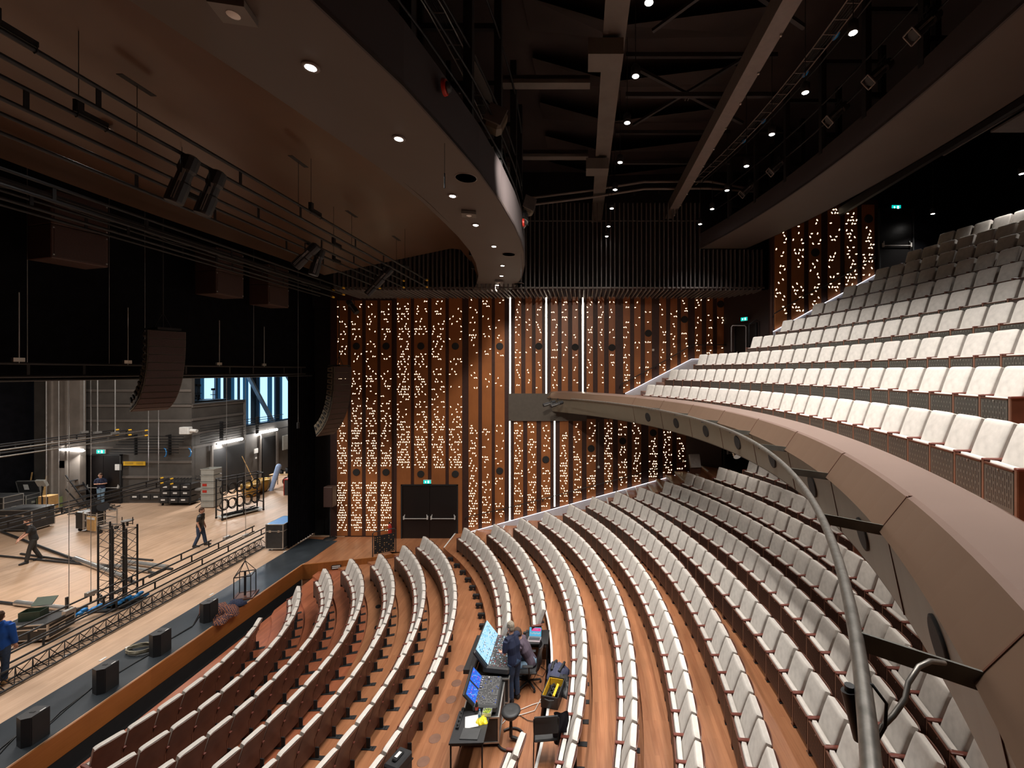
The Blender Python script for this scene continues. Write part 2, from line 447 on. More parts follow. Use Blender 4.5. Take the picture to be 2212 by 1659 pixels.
for r in ROWS.values():
    r['z'] = CAMZ - r['h'] - SH
    r['cx'] = r['Xe'] - r['R']
for n, r in ROWS.items():
    yf = r['Yc'] + r['R'] * math.sin(r['ph'])
    r['ymax'] = 99 if n[0] == 'S' else min(18.4, yf + .35) if n[0] == 'R' else 17.95 if n in ('B1', 'B2', 'B3') else yf + .25
def rowx(r, Y, off=0.0):
    Y = min(Y, r['ymax'])
    R = r['R'] + off; d = Y - r['Yc']
    return r['cx'] + math.sqrt(max(.01, R * R - d * d))

WALL = 20.0
STRUCT = dict(kind='structure')
def struct(mb, name, mats, parent=None): return mb.build(name, mats, parent, kind='structure')

# ---------------------------------------------------------------- stalls floor
def terrace(name, inner, outer, z, zlow, y0, y1, mat, nose=False, step=.35):
    """floor strip between two curves X(Y) with its riser"""
    mb = MB(); n = max(2, int((y1 - y0) / step)); vs = []
    for i in range(n + 1):
        Y = y0 + (y1 - y0) * i / n
        xi, xo = inner(Y), outer(Y)
        vs += [(xi, Y, z), (xo, Y, z), (xi, Y, zlow), (xo, Y, zlow)]
    fs = []
    for i in range(n):
        a = i * 4; b = a + 4
        fs += [(a, a + 1, b + 1, b), (a, b, b + 2, a + 2), (a + 1, a + 3, b + 3, b + 1)]
    fs += [(0, 2, 3, 1), (n * 4, n * 4 + 1, n * 4 + 3, n * 4 + 2)]
    mb.add(vs, fs)
    if nose:
        mb.cur = 1
        for i in range(n):
            Y = y0 + (y1 - y0) * i / n; Y2 = y0 + (y1 - y0) * (i + 1) / n
            mb.quad((inner(Y) - .01, Y, z + .004), (inner(Y) + .045, Y, z + .004), (inner(Y2) + .045, Y2, z + .004), (inner(Y2) - .01, Y2, z + .004))
            mb.quad((inner(Y) - .01, Y, z + .004), (inner(Y) - .01, Y, z - .05), (inner(Y2) - .01, Y2, z - .05), (inner(Y2) - .01, Y2, z + .004))
    return mb.build(name, [mat, M['white']], kind='structure')
OFF = .10
fl = empty('floor', label=None, kind='structure')
def T(*a, **k):
    o = terrace(*a, **k); return o
def edge(n): return lambda Y: rowx(ROWS[n], Y, OFF)
XF = -10.8
# front stalls: seven shallow terraces
ends = {1: 14.6, 2: 16.2, 3: 17.05, 4: 17.45, 5: 17.85, 6: 18.2}
for k in range(1, 7):
    r = ROWS['S%d' % k]
    inner = (lambda Y: XF) if k == 1 else edge('S%d' % (k - 1))
    def clampi(f): return lambda Y: max(XF, min(f(Y), 50))
    y1 = 18.45
    T('floor', clampi(inner), clampi(edge('S%d' % k)), r['z'], -1.2, -2.0, y1, M['floor_red'] if k < 5 else M['floor'], nose=False)
# aisle floor and side landing by the door (level 0)
T('floor', clampi(edge('S6')), lambda Y: -.95 if Y > 7.8 else rowx(ROWS['R1'], Y, -.75), 0.0, -1.2, -2.0, 11.6, M['floor'])
T('floor', clampi(edge('S6')), lambda Y: rowx(ROWS['R1'], Y, -.60) + .15, 0.0, -1.2, 11.6, 18.5, M['floor'])
T('floor', lambda Y: -12.9, lambda Y: rowx(ROWS['R1'], Y, -.60) + .15, 0.0, -1.2, 18.5, WALL + .2, M['floor'])
# landing between fascia and wall
mb = MB()
mb.prism([(-11.36, 17.28), (-8.87, 17.95), (-8.03, 18.37), (-7.0, 18.5), (-11.36, 18.5)], -1.2, 0.0)
mb.build('floor', M['floor'], kind='structure')
# raked stalls
pn = None
for k in range(1, 13):
    r = ROWS['R%d' % k]
    inner = (lambda Y: rowx(ROWS['R1'], Y, -.66)) if k == 1 else edge('R%d' % (k - 1))
    o = edge('R%d' % k)
    if k <= 2:
        T('floor', inner, o, r['z'], 0.0 if k == 1 else -.2, 11.75 if k == 1 else 11.9, 18.4, M['floor'], nose=False)
        T('floor', inner, o, r['z'], -.2, -2.0, 7.55 if k == 2 else 3.0, M['floor'])
    else:
        T('floor', inner, o, r['z'], -.2, -2.0, 18.4, M['floor'], nose=(k == 3))
    # side stair along the far wall
    zprev = 0 if k == 1 else ROWS['R%d' % (k - 1)]['z']
    T('floor', lambda Y, f=inner: f(Y), o, r['z'], -.2, 18.4, WALL, M['floor'], nose=True, step=.8)
    if k > 1:
        T('floor', lambda Y, f=inner: f(Y) - .42, lambda Y, f=inner: f(Y) + .02, (r['z'] + zprev) / 2, -.2, 18.4, WALL, M['floor'], nose=True, step=.8)
# wheels and dark brackets under the movable front wagon
wg = empty('seating_wagon', (-4.2, 16.0, 0), label='low wooden movable seating wagon on black castors under the front raked row', cat='seating wagon')
for i in range(11):
    Y = 17.6 - i * .58; x = rowx(ROWS['R1'], Y, -.70)
    mb = MB(); mb.box((x - .05, Y, .12), (.24, .10, .07)); mb.tube((x - .10, Y - .05, .05), (x - .10, Y + .05, .05), .05, 10)
    mb.tube((x + .05, Y - .05, .05), (x + .05, Y + .05, .05), .05, 10)
    o = mb.build('castor', M['black']); o.parent = wg; o.matrix_parent_inverse = Matrix.Translation((4.2, -16.0, 0))

# stage floor, front fascia, orchestra gap
XS = -11.36
mb = MB(); mb.prism([(-34, -3), (XS, -3), (XS, 17.28), (-11.3, 18.5), (-11.3, 20.4), (-13, 20.4), (-13, 40), (-34, 40)], -1.4, -.002)
mb.build('floor', M['stage'], kind='structure')
mb = MB()
def wallstrip(mb, a, b, z0, z1, th):
    a = Vector(a); b = Vector(b); mb.bar((a.x, a.y, (z0 + z1) / 2), (b.x, b.y, (z0 + z1) / 2), th, z1 - z0, up=(0, 0, 1))
def vwall(mb, a, b, z0, z1, th=.06):
    a = Vector((a[0], a[1], 0)); b = Vector((b[0], b[1], 0)); d = (b - a); L = d.length; rz = math.atan2(d.y, d.x)
    mb.box(((a.x + b.x) / 2, (a.y + b.y) / 2, (z0 + z1) / 2), (L, th, z1 - z0), rz=rz)
vwall(mb, (XS, -3), (XS, 17.3), -.54, .004, .05)
mb.build('trim_1', M['fascia'], kind='structure')
mb = MB()
for a, b in (((XS, 17.28), (-8.87, 17.95)), ((-8.87, 17.95), (-8.03, 18.37)), ((-8.03, 18.37), (-6.85, 18.55))): vwall(mb, a, b, -.60, .004, .05)
mb.build('trim_2', planks('fascia_wood_cross', (.33, .115, .028), (.25, .085, .02), (.38, .14, .04), .06, 1.4, .35, 'X'), kind='structure')
mb = MB(); vwall(mb, (-11.40, -3), (-11.40, 17.2), -1.3, -.54, .1); mb.box((-11.1, 7, -1.0), (.66, 21, .1))
mb.build('trim_3', M['black'], kind='structure')
# vent grilles in the fascia: white double slots in a black frame
for x, y, rz in ((-10.15, 17.57, .27), (-8.3, 18.19, .45)):
    t = empty('fascia_vent', (x, y, -.22), rz, 'black framed vent with two white slots in the short wooden fascia, %s' % ('near the stage corner' if x < -9 else 'by the railing panel'), 'vent')
    mb = MB(); mb.box((0, -.01, 0), (.36, .03, .15)); mb.build('frame', M['black'], t)
    mb = MB(); mb.box((0, -.03, .035), (.30, .01, .035)); mb.box((0, -.03, -.035), (.30, .01, .035)); mb.build('slot', M['white'], t)

# black vinyl runway on the stage edge
mb = MB(); mb.prism([(-13.02, -3), (-11.42, -3), (-11.42, 17.3), (-11.33, 17.6), (-11.33, 19.7), (-12.9, 20.0)], 0.0, .006)
mb.build('stage_vinyl_runner', M['vinyl'], label='dark grey vinyl runner taped along the front edge of the stage', cat='floor covering')

# ---------------------------------------------------------------- far wall with perforated wood strips
def WX(px): return (px - CX) / FPX * WALL
def WZ(py): return CAMZ - (py - CY) / FPX * WALL
mb = MB(); mb.box(((WX(850) + WX(1565)) / 2, WALL + .09, 5.6), (WX(1565) - WX(850), .1, 12.4))
wall = mb.build('wall_far', M['batten'], kind='structure')
mb = MB(); mb.box(((-12.0 + WX(850)) / 2, WALL + .33, 5.6), (WX(850) + 12.0, .1, 12.4)); mb.box((WX(850) + .02, WALL + .2, 5.6), (.05, .3, 12.4))
mb.build('wall_far_recess', M['batten'], kind='structure').name = 'wall_proscenium'
# dark wall continuing up behind the slat screen and down to the floor under the balcony
mb = MB(); mb.box((1.0, WALL + .6, 14.2), (30, .1, 6.5)); mb.build('wall_upper', M['black'], kind='structure')

HEX = []
for k in range(10):
    a = 2 * PI * k / 10; HEX.append((math.cos(a), math.sin(a)))
def cutouts(mb, x0, x1, z0, z1, Y, dens, rng, voids=(), slope=None, k=1.0):
    """backlit leaf-shaped holes on a three-way lattice"""
    dx = .098 * k; dz = .118 * k; row = 0; z = z0 + .03
    while z < z1 - .02:
        x = x0 + .045 + (dx / 2 if row % 2 else 0)
        col = row % 2
        while x < x1 - .035:
            if slope and z < slope(x) + .12: x += dx; continue
            if any(abs(z - vz) < .27 for vz in voids): x += dx; continue
            if rng.random() < dens(x, z):
                o = (row + int((x - x0) / dx) * 2) % 3
                ang = (.15, .15 + PI / 3 * 1, -PI / 3 + .1)[o]
                ca, sa = math.cos(ang), math.sin(ang)
                vs = [(x, Y, z)]
                for c, s_ in HEX:
                    u, v = c * .040 * k, s_ * .028 * k
                    if v > 0: v *= .35
                    vs.append((x + u * ca - v * sa, Y, z + u * sa + v * ca))
                mb.add(vs[1:], [tuple(range(10))])
            x += dx
        z += dz; row += 1
def strip(px0, px1, zt, zb, Yw, pitch=None, parent=None, dens=None, circles=(), seed=0, slope=None, wx=None, wz=None, k=1.0):
    f = FPX; x0 = (px0 - CX) / f * Yw; x1 = (px1 - CX) / f * Yw
    rng = random.Random(seed)
    mb = MB()
    zb1 = slope(x0) if slope else zb; zb2 = slope(x1) if slope else zb
    d = .05
    vs = [(x0, Yw, zb1), (x1, Yw, zb2), (x1, Yw, zt), (x0, Yw, zt), (x0, Yw + d, zb1), (x1, Yw + d, zb2), (x1, Yw + d, zt), (x0, Yw + d, zt)]
    mb.add(vs, [(0, 1, 2, 3), (4, 7, 6, 5), (0, 4, 5, 1), (3, 2, 6, 7), (0, 3, 7, 4), (1, 5, 6, 2)])
    o = mb.build('wood_panel', M['wallwood'], parent, kind=None)
    mb = MB(); cutouts(mb, x0, x1, min(zb1, zb2) + .25, zt - .12, Yw - .004, dens, rng, [c for c in circles], slope, k)
    if mb.v: mb.build('backlit_cutouts', M['dots'], o)
    for cz in circles:
        mb = MB(); mb.lathe(((x0 + x1) / 2, Yw - .012, cz), [(.165 * (1 if k == 1 else 1), -.02), (.165, .012), (.15, .018)], 24, M=Matrix.Rotation(PI / 2, 4, 'X'))
        mb.build('speaker_disc', M['grille'], o)
    return o
YA = WALL + .27; YB = WALL - .0
def wzat(py, Yw): return CAMZ - (py - CY) / FPX * Yw
def densA(top_sparse, base):
    return lambda x, z: min(.95, max(.06, base + (0.62 - base) * max(0, 1 - (z) / 6.0) ** 1.0 + .05 * math.sin(z * 1.7 + x * 2.1)))
clad = empty('wall_cladding', (0, 0, 0)); clad['kind'] = 'structure'; clad.name = 'trim_4'
sd = 0
for a, b, cc in ((728, 751, ()), (758, 782, (748, 1020)), (790, 815, ()), (822, 846, (748, 1020))):
    sd += 1
    strip(a, b, wzat(649, YA), 0.02, YA, parent=clad, dens=(lambda x, z: .22 if z > 8 else .30 if z > 5.8 else .50 if z > 2.9 else (.0 if z > 2.65 else .72)), circles=[wzat(c, YA) for c in cc], seed=sd)
for a, b, cc in ((857, 887, ()), (894.5, 924, (748, 1024)), (932, 962, ()), (969.5, 998, (748, 1024))):
    sd += 1
    base = (.36, .28, .22, .18)[sd - 5]
    strip(a, b, wzat(642, YB), wzat(1049, YB), YB, parent=clad, dens=(lambda x, z, bb=base: 0 if z < WZ(1012) else min(.8, bb * (1.15 if z < 9 else .75) + .34 * max(0, 1 - (z - 3.1) / 2.8))), circles=[wzat(c, YB) for c in cc], seed=sd)
# jambs beside the door
for a, b in ((857, 866), (989, 998)):
    mb = MB(); mb.box(((WX(a) + WX(b)) / 2, YB + .02, WZ(1049) / 2), (WX(b) - WX(a), .06, WZ(1049))); mb.build('wood_panel', M['wallwood'], clad)
# stair slope of the skirting along the wall
def sk_low(x): return .25 + max(0, x - WX(1003)) * (3.16 - .25) / (WX(1488) - WX(1003))
for i, (a, b, cc) in enumerate(((1012, 1033, ()), (1041, 1062, ()), (1069, 1090, (748, 1017)))):
    sd += 1
    strip(a, b, wzat(641, YB), 0, YB, parent=clad, dens=(lambda x, z, i=i: 0 if WZ(915) < z < WZ(838) else (min(.9, .30 - .06 * i + .5 * max(0, 1 - z / (3.6 - i * .9))) if z < 5.5 else .17 - .04 * i)), circles=[wzat(c, YB) for c in cc], seed=sd, slope=sk_low)
# upper section
UP = [(1112, 1126), (1135, 1149), (1157, 1171), (1190, 1205), (1213, 1227), (1236, 1249), (1267, 1281), (1291, 1305), (1315, 1329), (1346, 1361), (1370, 1384),
      (1393, 1408), (1424, 1439), (1448, 1463), (1471, 1486), (1501, 1516), (1526, 1540), (1549, 1564)]
UC = {2: 748, 5: 750, 8: 751, 11: 720, 14: 690, 17: 657}
def sk_up(x):
    return max(WZ(850), min(WZ(775), WZ(849) + (x - WX(1352)) * (WZ(776) - WZ(849)) / (WX(1493) - WX(1352))))
for i, (a, b) in enumerate(UP):
    sd += 1
    strip(a, b, wzat(641, YB), 0, YB, parent=clad, dens=(lambda x, z, i=i: .24 if i % 3 == 0 else .16), circles=[wzat(UC[i], YB)] if i in UC else (), seed=sd, slope=sk_up)
LO = [(1110, 1130), (1139, 1159), (1169, 1189), (1209, 1228), (1238, 1257), (1267, 1287), (1305, 1324), (1335, 1355), (1365, 1385), (1401, 1421), (1432, 1452), (1462, 1482)]
LC = {2: 992.6, 5: 968.8, 7: 952.8, 9: 935}
for i, (a, b) in enumerate(LO):
    sd += 1
    strip(a, b, WZ(905), 0, YB, parent=clad, dens=(lambda x, z, i=i: (.42, .32, .22)[i % 3] + .25 * max(0, 1 - (z - sk_low(x)) / 2.2)), circles=[wzat(LC[i], YB)] if i in LC else (), seed=sd, slope=sk_low)
# vertical light lines
for n, (px, t, b) in enumerate(((1102, 643, 850), (1180, 643, 850), (1259, 643, 850), (1101.5, 909, 1125), (1198, 909, 1094))):
    t_ = empty('light_line', (WX(px), YB, 0), label='%s vertical glowing light line on the far wall' % ('first upper, over the bridge end', 'middle upper', 'third upper, above the lamps', 'tall lower, right of the door', 'second lower, above the stairs')[n], cat='light', group='light lines on the wooden wall')
    mb = MB(); mb.box((0, -.01, (WZ(t) + WZ(b)) / 2), (.055, .02, WZ(t) - WZ(b))); mb.build('diffuser', M['strip'], t_)
    mb = MB()
    for sx in (-1, 1): mb.box((sx * .045, .0, (WZ(t) + WZ(b)) / 2), (.03, .05, WZ(t) - WZ(b)))
    mb.build('frame', M['alu'], t_)
# lit skirting bands that follow the stairs
def skirting(pts_top, pts_bot, Y, name):
    n = len(pts_top)
    mb = MB()
    for i in range(n - 1):
        a, b = pts_top[i], pts_top[i + 1]; c, d = pts_bot[i], pts_bot[i + 1]
        mb.add([(a[0], Y, a[1]), (b[0], Y, b[1]), (d[0], Y, d[1]), (c[0], Y, c[1])], [(0, 1, 2, 3)])
        mb.add([(a[0], Y, a[1]), (b[0], Y, b[1]), (b[0], Y + .06, b[1]), (a[0], Y + .06, a[1])], [(0, 1, 2, 3)])
    mb.build(name, M['skirt'], kind='structure')
    mb = MB()
    for i in range(n - 1):
        a, b = pts_top[i], pts_top[i + 1]
        mb.bar((a[0], Y - .03, a[1] + .01), (b[0], Y - .03, b[1] + .01), .03, .012)
    mb.build('led_line', M['skirtled'], kind='structure').name = 'trim_6'
xs = [WX(p) for p in (1003, 1103, 1197, 1297, 1395, 1489)]
skirting([(x, sk_low(x)) for x in xs], [(x, sk_low(x) - .75) for x in xs], YB - .06, 'baseboard_far')
xs = [WX(p) for p in (1350, 1493, 1565)]
skirting([(x, sk_up(x)) for x in xs], [(x, sk_up(x) - 1.0) for x in xs], YB - .06, 'baseboard_balcony')

# door in section B
def exit_sign(loc, rz, label, w=.36):
    t = empty('exit_sign', loc, rz, label, 'exit sign')
    mb = MB(); mb.box((0, .03, 0), (w, .06, w * .5)); mb.build('housing', M['white'], t)
    mb = MB(); mb.box((0, -.004, 0), (w * .94, .008, w * .44)); mb.build('lit_face', M['exit'], t)
    mb = MB(); k = w
    mb.box((k * .17, -.01, 0), (k * .20, .004, k * .30))               # doorway
    mb.add([(-k * .33, -.01, .0), (-k * .20, -.01, k * .12), (-k * .07, -.01, 0), (-k * .15, -.01, 0), (-k * .15, -.01, -k * .12), (-k * .25, -.01, -k * .12), (-k * .25, -.01, 0)], [(0, 1, 2, 3, 4, 5, 6)])
    mb.build('pictogram', M['exitw'], t)
    mb = MB(); mb.box((k * .16, -.014, k * .02), (k * .035, .003, k * .13)); mb.box((k * .19, -.014, -k * .07), (k * .03, .003, k * .10), ry=.5); mb.box((k * .13, -.014, -k * .07), (k * .03, .003, k * .10), ry=-.6)
    mb.ball((k * .165, -.014, k * .115), k * .025, 6); mb.build('running_figure', M['exit'], t)
    return t
def double_door(name, x0, x1, zb, zt, Y, leaves=2, rz=0):
    t = empty(name, ((x0 + x1) / 2, Y, zb), rz); t['kind'] = 'structure'
    w = (x1 - x0) / leaves
    mb = MB(); mb.box((-(x1 - x0) / 2 - .03, 0, (zt - zb) / 2), (.06, .12, zt - zb + .1)); mb.box(((x1 - x0) / 2 + .03, 0, (zt - zb) / 2), (.06, .12, zt - zb + .1)); mb.box((0, 0, zt - zb + .03), (x1 - x0 + .12, .12, .06))
    mb.build('door_frame', M['black'], t)
    for i in range(leaves):
        cx = -(x1 - x0) / 2 + w * (i + .5)
        mb = MB(); mb.box((cx, .0, (zt - zb) / 2), (w - .02, .05, zt - zb - .01))
        lf = mb.build('door_leaf', M['door'], t)
        mb = MB(); zz = .95
        mb.tube((cx - w * .42, -.10, zz), (cx + w * .42, -.10, zz), .018, 8)
        for sx in (-1, 1):
            mb.box((cx + sx * w * .43, -.06, zz + .03), (.05, .09, .16)); mb.tube((cx + sx * w * .43, -.10, zz), (cx + sx * w * .40, -.05, zz + .18), .016, 6)
        mb.build('panic_bar', M['barlight'], lf)
    return t
double_door('door_1', WX(869), WX(987), 0.0, WZ(1049), YB + .03)
exit_sign((WX(924), YB - .08, WZ(1040)), 0, 'green exit sign above the double door by the stage', .36)

# bridge band at the wall that becomes the balcony front
mb = MB(); mb.box(((WX(1099) + WX(1240)) / 2 + .3, YB - .02, (WZ(850) + WZ(909)) / 2), (WX(1240) - WX(1099) + .6, .12, WZ(850) - WZ(909)))
mb.build('trim_5', M['under'], kind='structure')

# recess with angled dark walls and doors, right of the panels
def awall(name, a, b, z0, z1, mat=None, th=.08):
    mb = MB(); vwall(mb, a, b, z0, z1, th); return mb.build(name, mat or M['wallback'], kind='structure')
awall('wall_recess_upper', (WX(1565), WALL), (8.0, 18.2), 6.3, 11.35)
awall('wall_recess_side', (8.0, 18.2), (7.50, 16.75), 6.3, 17.5, M['batten'])
awall('wall_recess_lower', (WX(1483), WALL), (WX(1483) + 1.3, 18.9), 2.0, 6.2)
awall('wall_recess_back', (WX(1483) + 1.3, 18.9), (14, 18.9), 2.0, 6.2)
# doors in the recesses
d = Vector((8.0 - WX(1565), 18.2 - WALL, 0)); rz = math.atan2(d.y, d.x)
c = Vector((WX(1565), WALL, 0)) + d * .50
t = double_door('door_2', -.5, .5, 0, 2.3, 0, 1); t.location = (c.x - .03, c.y - .05, 7.62); t.rotation_euler = (0, 0, rz)
exit_sign((c.x - .12, c.y - .10, 10.18), rz, 'green exit sign above the dark door beside the balcony stairs', .34)
t = double_door('door_3', -.6, .6, 0, 2.1, 0, 1); t.location = (6.9, 18.8, 3.3)
# second projecting wall with wood strips beside the upper balcony rows
Y2 = 16.7
def X2(px): return (px - CX) / FPX * Y2
def Z2(py): return CAMZ - (py - CY) / FPX * Y2
mb = MB(); mb.box(((X2(1668) + X2(1899)) / 2, Y2 + .10, 10.6), (X2(1899) - X2(1668), .1, 8.0)); mb.build('wall_side', M['batten'], kind='structure')
def sk2(x): return Z2(717) + (x - X2(1668)) * (Z2(590) - Z2(717)) / (X2(1897) - X2(1668))
W2 = [(1674, 1700), (1710.5, 1737), (1748, 1774), (1789, 1815), (1826, 1852), (1863, 1889)]
C2 = {2: 545.6, 5: 473}
for i, (a, b) in enumerate(W2):
    sd += 1
    strip(a, b, Z2(442), 0, Y2, parent=clad, dens=(lambda x, z, i=i: (.24, .24, .22, .26, .38, .34)[i] + .16 * max(0, 1 - (z - sk2(x)) / 1.2)), circles=[Z2(C2[i])] if i in C2 else (), seed=sd + 50, slope=lambda x: sk2(x), k=1.12)
xs = [X2(p) for p in (1668, 1782, 1897)]
skirting([(x, sk2(x)) for x in xs], [(x, sk2(x) - 1.2) for x in xs], Y2 - .06, 'baseboard_side')
# dark wall beyond, second upper door
awall('wall_back_corner', (X2(1899), Y2 + .02), (16.5, Y2 + .02), 9.5, 17.5, M['drape'])
awall('wall_right', (16.0, Y2 + .1), (16.0, -3), 9.0, 17.5, M['drape'])
t = double_door('door_4', -.62, .62, 0, 2.35, 0, 1); t.location = (X2(1933), Y2 - .05, Z2(585))
exit_sign((X2(1932), Y2 - .10, Z2(450)), 0, 'green exit sign above the topmost balcony door', .37)

# handrails on the walls
def handrail(pts, label):
    t = empty('handrail', pts[0], label=label, cat='handrail'); p0 = Vector(pts[0])
    mb = MB(); mb.path([Vector(p) - p0 for p in pts], .02, 8); mb.build('rail', M['steel'], t)
    for i in range(len(pts)):
        p = Vector(pts[i]) - p0
        mb = MB(); mb.path([p + Vector((0, 0, -.02)), p + Vector((0, .03, -.09)), p + Vector((0, .09, -.10))], .011, 6); mb.lathe(p + Vector((0, .09, -.10)), [(.035, -.01), (.035, .01)], 10, M=Matrix.Rotation(PI / 2, 4, 'X')); mb.build('bracket', M['steel'], t)
Yh = YB - .12
handrail([at(1004, 1118, Yh), at(1088, 1099, Yh), at(1172, 1078, Yh), at(1256, 1056, Yh), at(1340, 1034, Yh), at(1420, 1011, Yh), at(1486, 993, Yh)], 'long dark handrail climbing the lower stairs along the wooden wall')
handrail([at(1339, 832, Yh), at(1417, 790, Yh), at(1496, 745, Yh), at(1571, 745, Yh)], 'dark handrail along the wooden wall at the balcony stairs, level at its top')
Yh = Y2 - .12
handrail([at(1672, 678, Yh), at(1740, 637, Yh), at(1784, 616, Yh), at(1838, 586, Yh), at(1892, 553, Yh)], 'dark handrail beside the topmost balcony stairs')

# ---------------------------------------------------------------- slat screen above the panels
mb = MB(); YS = 17.9; x = -10.4; i = 0
rng = random.Random(3)
while x < 7.6:
    zt = 14.9 if x > -3 else 13.6
    if x > 5.0: zt = 12.95
    w = .045
    mb.cur = 1
    mb.box((x, YS, (11.32 + zt) / 2), (w, .14, zt - 11.32))
    mb.cur = 0
    mb.bar((x, YS, 11.29), (x, WALL + .02, 11.29), w, .07)
    x += .18 if i % 3 else .20
    i += 1
mb.box((-1.4, YS + .09, 11.38), (18.2, .05, .06)); mb.box((1.0, YS + .09, 14.2), (8, .04, .04))
mb.build('trim_7', [M['slat'], M['slatd']], kind='structure')

# ---------------------------------------------------------------- balcony
BC = (-11.6, 8.76)
bal = empty('balcony_front', (0, 0, 0)); bal['kind'] = 'structure'; bal.name = 'trim_8'
A0, A1 = -.95, .86
mb = MB(); mb.sweep([(15.62, 6.45), (15.62, 6.90), (15.56, 6.93), (15.16, 6.90), (15.12, 6.88), (15.12, 6.45)], BC, A0, A1, 90); mb.build('parapet_top', M['bronze'], bal)
mb = MB(); mb.sweep([(15.12, 6.885), (14.96, 6.63), (14.94, 6.60), (15.02, 6.59), (15.12, 6.7)], BC, A0, A1, 90); mb.build('sloped_fascia', M['bronze2'], bal)
mb = MB(); mb.sweep([(14.99, 6.60), (15.11, 5.98), (15.18, 5.96), (15.18, 6.6)], BC, A0, A1, 90); rec = mb.build('recess_panel', M['olive'], bal)
mb = MB(); mb.sweep([(15.12, 5.96), (22.5, 5.96), (22.5, 6.2), (15.12, 6.2)], BC, A0, A1, 60); mb.build('underside', M['under'], bal)
mb = MB(); mb.sweep([(15.60, 6.30), (16.9, 6.30), (16.9, 6.1), (15.60, 6.1)], BC, A0, A1, 60); mb.build('walkway', M['floor'], bal)
# joints and flush round loudspeakers
def bpt(a, R, z): return Vector((BC[0] + R * math.cos(a), BC[1] + R * math.sin(a), z))
fb = [(1422, 883.5), (1485, 894.4), (1547, 911.6), (1618, 933.3), (1700, 974), (1786, 1029), (1898, 1143), (2085, 1452)]
angs = []
for px, py in fb:
    Y = FPX * 1.22 / (py - CY); X = (px - CX) / FPX * Y
    angs.append(math.atan2(Y - BC[1], X - BC[0]))
st = (angs[0] - angs[-1]) / 7
angs = [angs[0] + st * 1.0] + [angs[0] - st * i for i in range(10)]
mb = MB()
for a in angs:
    mb.bar(bpt(a, 15.62, 6.905), bpt(a, 15.13, 6.892), .010, .012); mb.bar(bpt(a, 15.125, 6.89), bpt(a, 14.955, 6.62), .010, .012)
    mb.bar(bpt(a, 14.99, 6.6), bpt(a, 15.105, 5.98), .008, .010)
mb.build('panel_joints', M['seatwood'], bal)
for i, a in enumerate(angs):
    a2 = a - st * .5
    p = bpt(a2, 15.045, 6.27); n = Vector((-math.cos(a2), -math.sin(a2), -.18)).normalized()
    R_ = n.to_track_quat('Z', 'Y').to_matrix().to_4x4()
    mb = MB(); mb.lathe(p, [(.155, -.02), (.155, .006), (.14, .012)], 28, M=R_); mb.build('speaker_grille', M['under'] if i < 0 else M['grille'], bal)
# lighting pipe under the balcony edge with welded flat brackets
pipe = empty('balcony_lighting_pipe', bpt(0, 14.3, 6.67), label='long curved grey scaffold pipe carried on flat brackets below the balcony front', cat='pipe')
def rel(o, e):
    o.parent = e; o.matrix_parent_inverse = Matrix.Translation(-Vector(e.location)); return o
mb = MB(); mb.path([bpt(A0 + (.70 - A0) * i / 90, 14.54, 6.67) for i in range(91)], .030, 12); rel(mb.build('pipe', M['pipe']), pipe)
for a in angs[1:]:
    mb = MB(); mb.bar(bpt(a, 14.55, 6.65), bpt(a, 14.98, 6.61), .012, .08)
    rel(mb.build('bracket', M['bracket']), pipe)
# balcony terraces
for k in range(1, 11):
    r = ROWS['B%d' % k]
    inner = (lambda Y: rowx(ROWS['B1'], Y, -.8)) if k == 1 else edge('B%d' % (k - 1))
    y1 = 17.95 if k <= 3 else Y2 - .02
    T('floor', inner, edge('B%d' % k), r['z'], max(6.2, r['z'] - .9), -2.0, y1, M['seatwood'] if k > 3 else M['floor'], nose=False)
    if k <= 3:
        zprev = r['z'] - .6
        T('floor', lambda Y, f=inner: f(Y), edge('B%d' % k), r['z'], max(6.0, r['z'] - .9), 17.95, WALL, M['floor'], step=.8)
        if k > 1:
            for j in (1, 2):
                T('floor', lambda Y, f=inner, j=j: f(Y) - .28 * j, lambda Y, f=inner, j=j: f(Y) - .28 * (j - 1) + .01, r['z'] - .2 * j, max(6.0, r['z'] - .95), 17.95, WALL, M['floor'], step=.8)
T('floor', lambda Y: rowx(ROWS['B3'], Y, .1), lambda Y: 8.2, ROWS['B3']['z'], 6.2, Y2, WALL, M['floor'])

# ---------------------------------------------------------------- ceiling forms
LC_ = (-24.6, 10.9); LR = 22.9
ceil = empty('ceiling_forms', (0, 0, 0)); ceil['kind'] = 'structure'; ceil.name = 'ceiling_1'
def soffit_pts(cx, cy, R, y0, y1, n):
    out = []
    for i in range(n + 1):
        y = y0 + (y1 - y0) * i / n; out.append((cx + math.sqrt(R * R - (y - cy) ** 2), y))
    return out
def band(name, outer, inner, z0, mat, parent, z1=None):
    mb = MB(); n = len(outer); vs = []
    zt = z0 + .05 if z1 is None else z1
    for o, i_ in zip(outer, inner): vs += [(o[0], o[1], z0), (i_[0], i_[1], z0), (o[0], o[1], zt), (i_[0], i_[1], zt)]
    fs = []
    for k in range(n - 1):
        a = 4 * k; b = a + 4
        fs += [(a, a + 1, b + 1, b), (a + 2, b + 2, b + 3, a + 3), (a, b, b + 2, a + 2), (a + 1, a + 3, b + 3, b + 1)]
    fs += [(0, 2, 3, 1), (4 * n - 4, 4 * n - 3, 4 * n - 1, 4 * n - 2)]
    mb.add(vs, fs); return mb.build(name, mat, parent)
ZL = 11.51
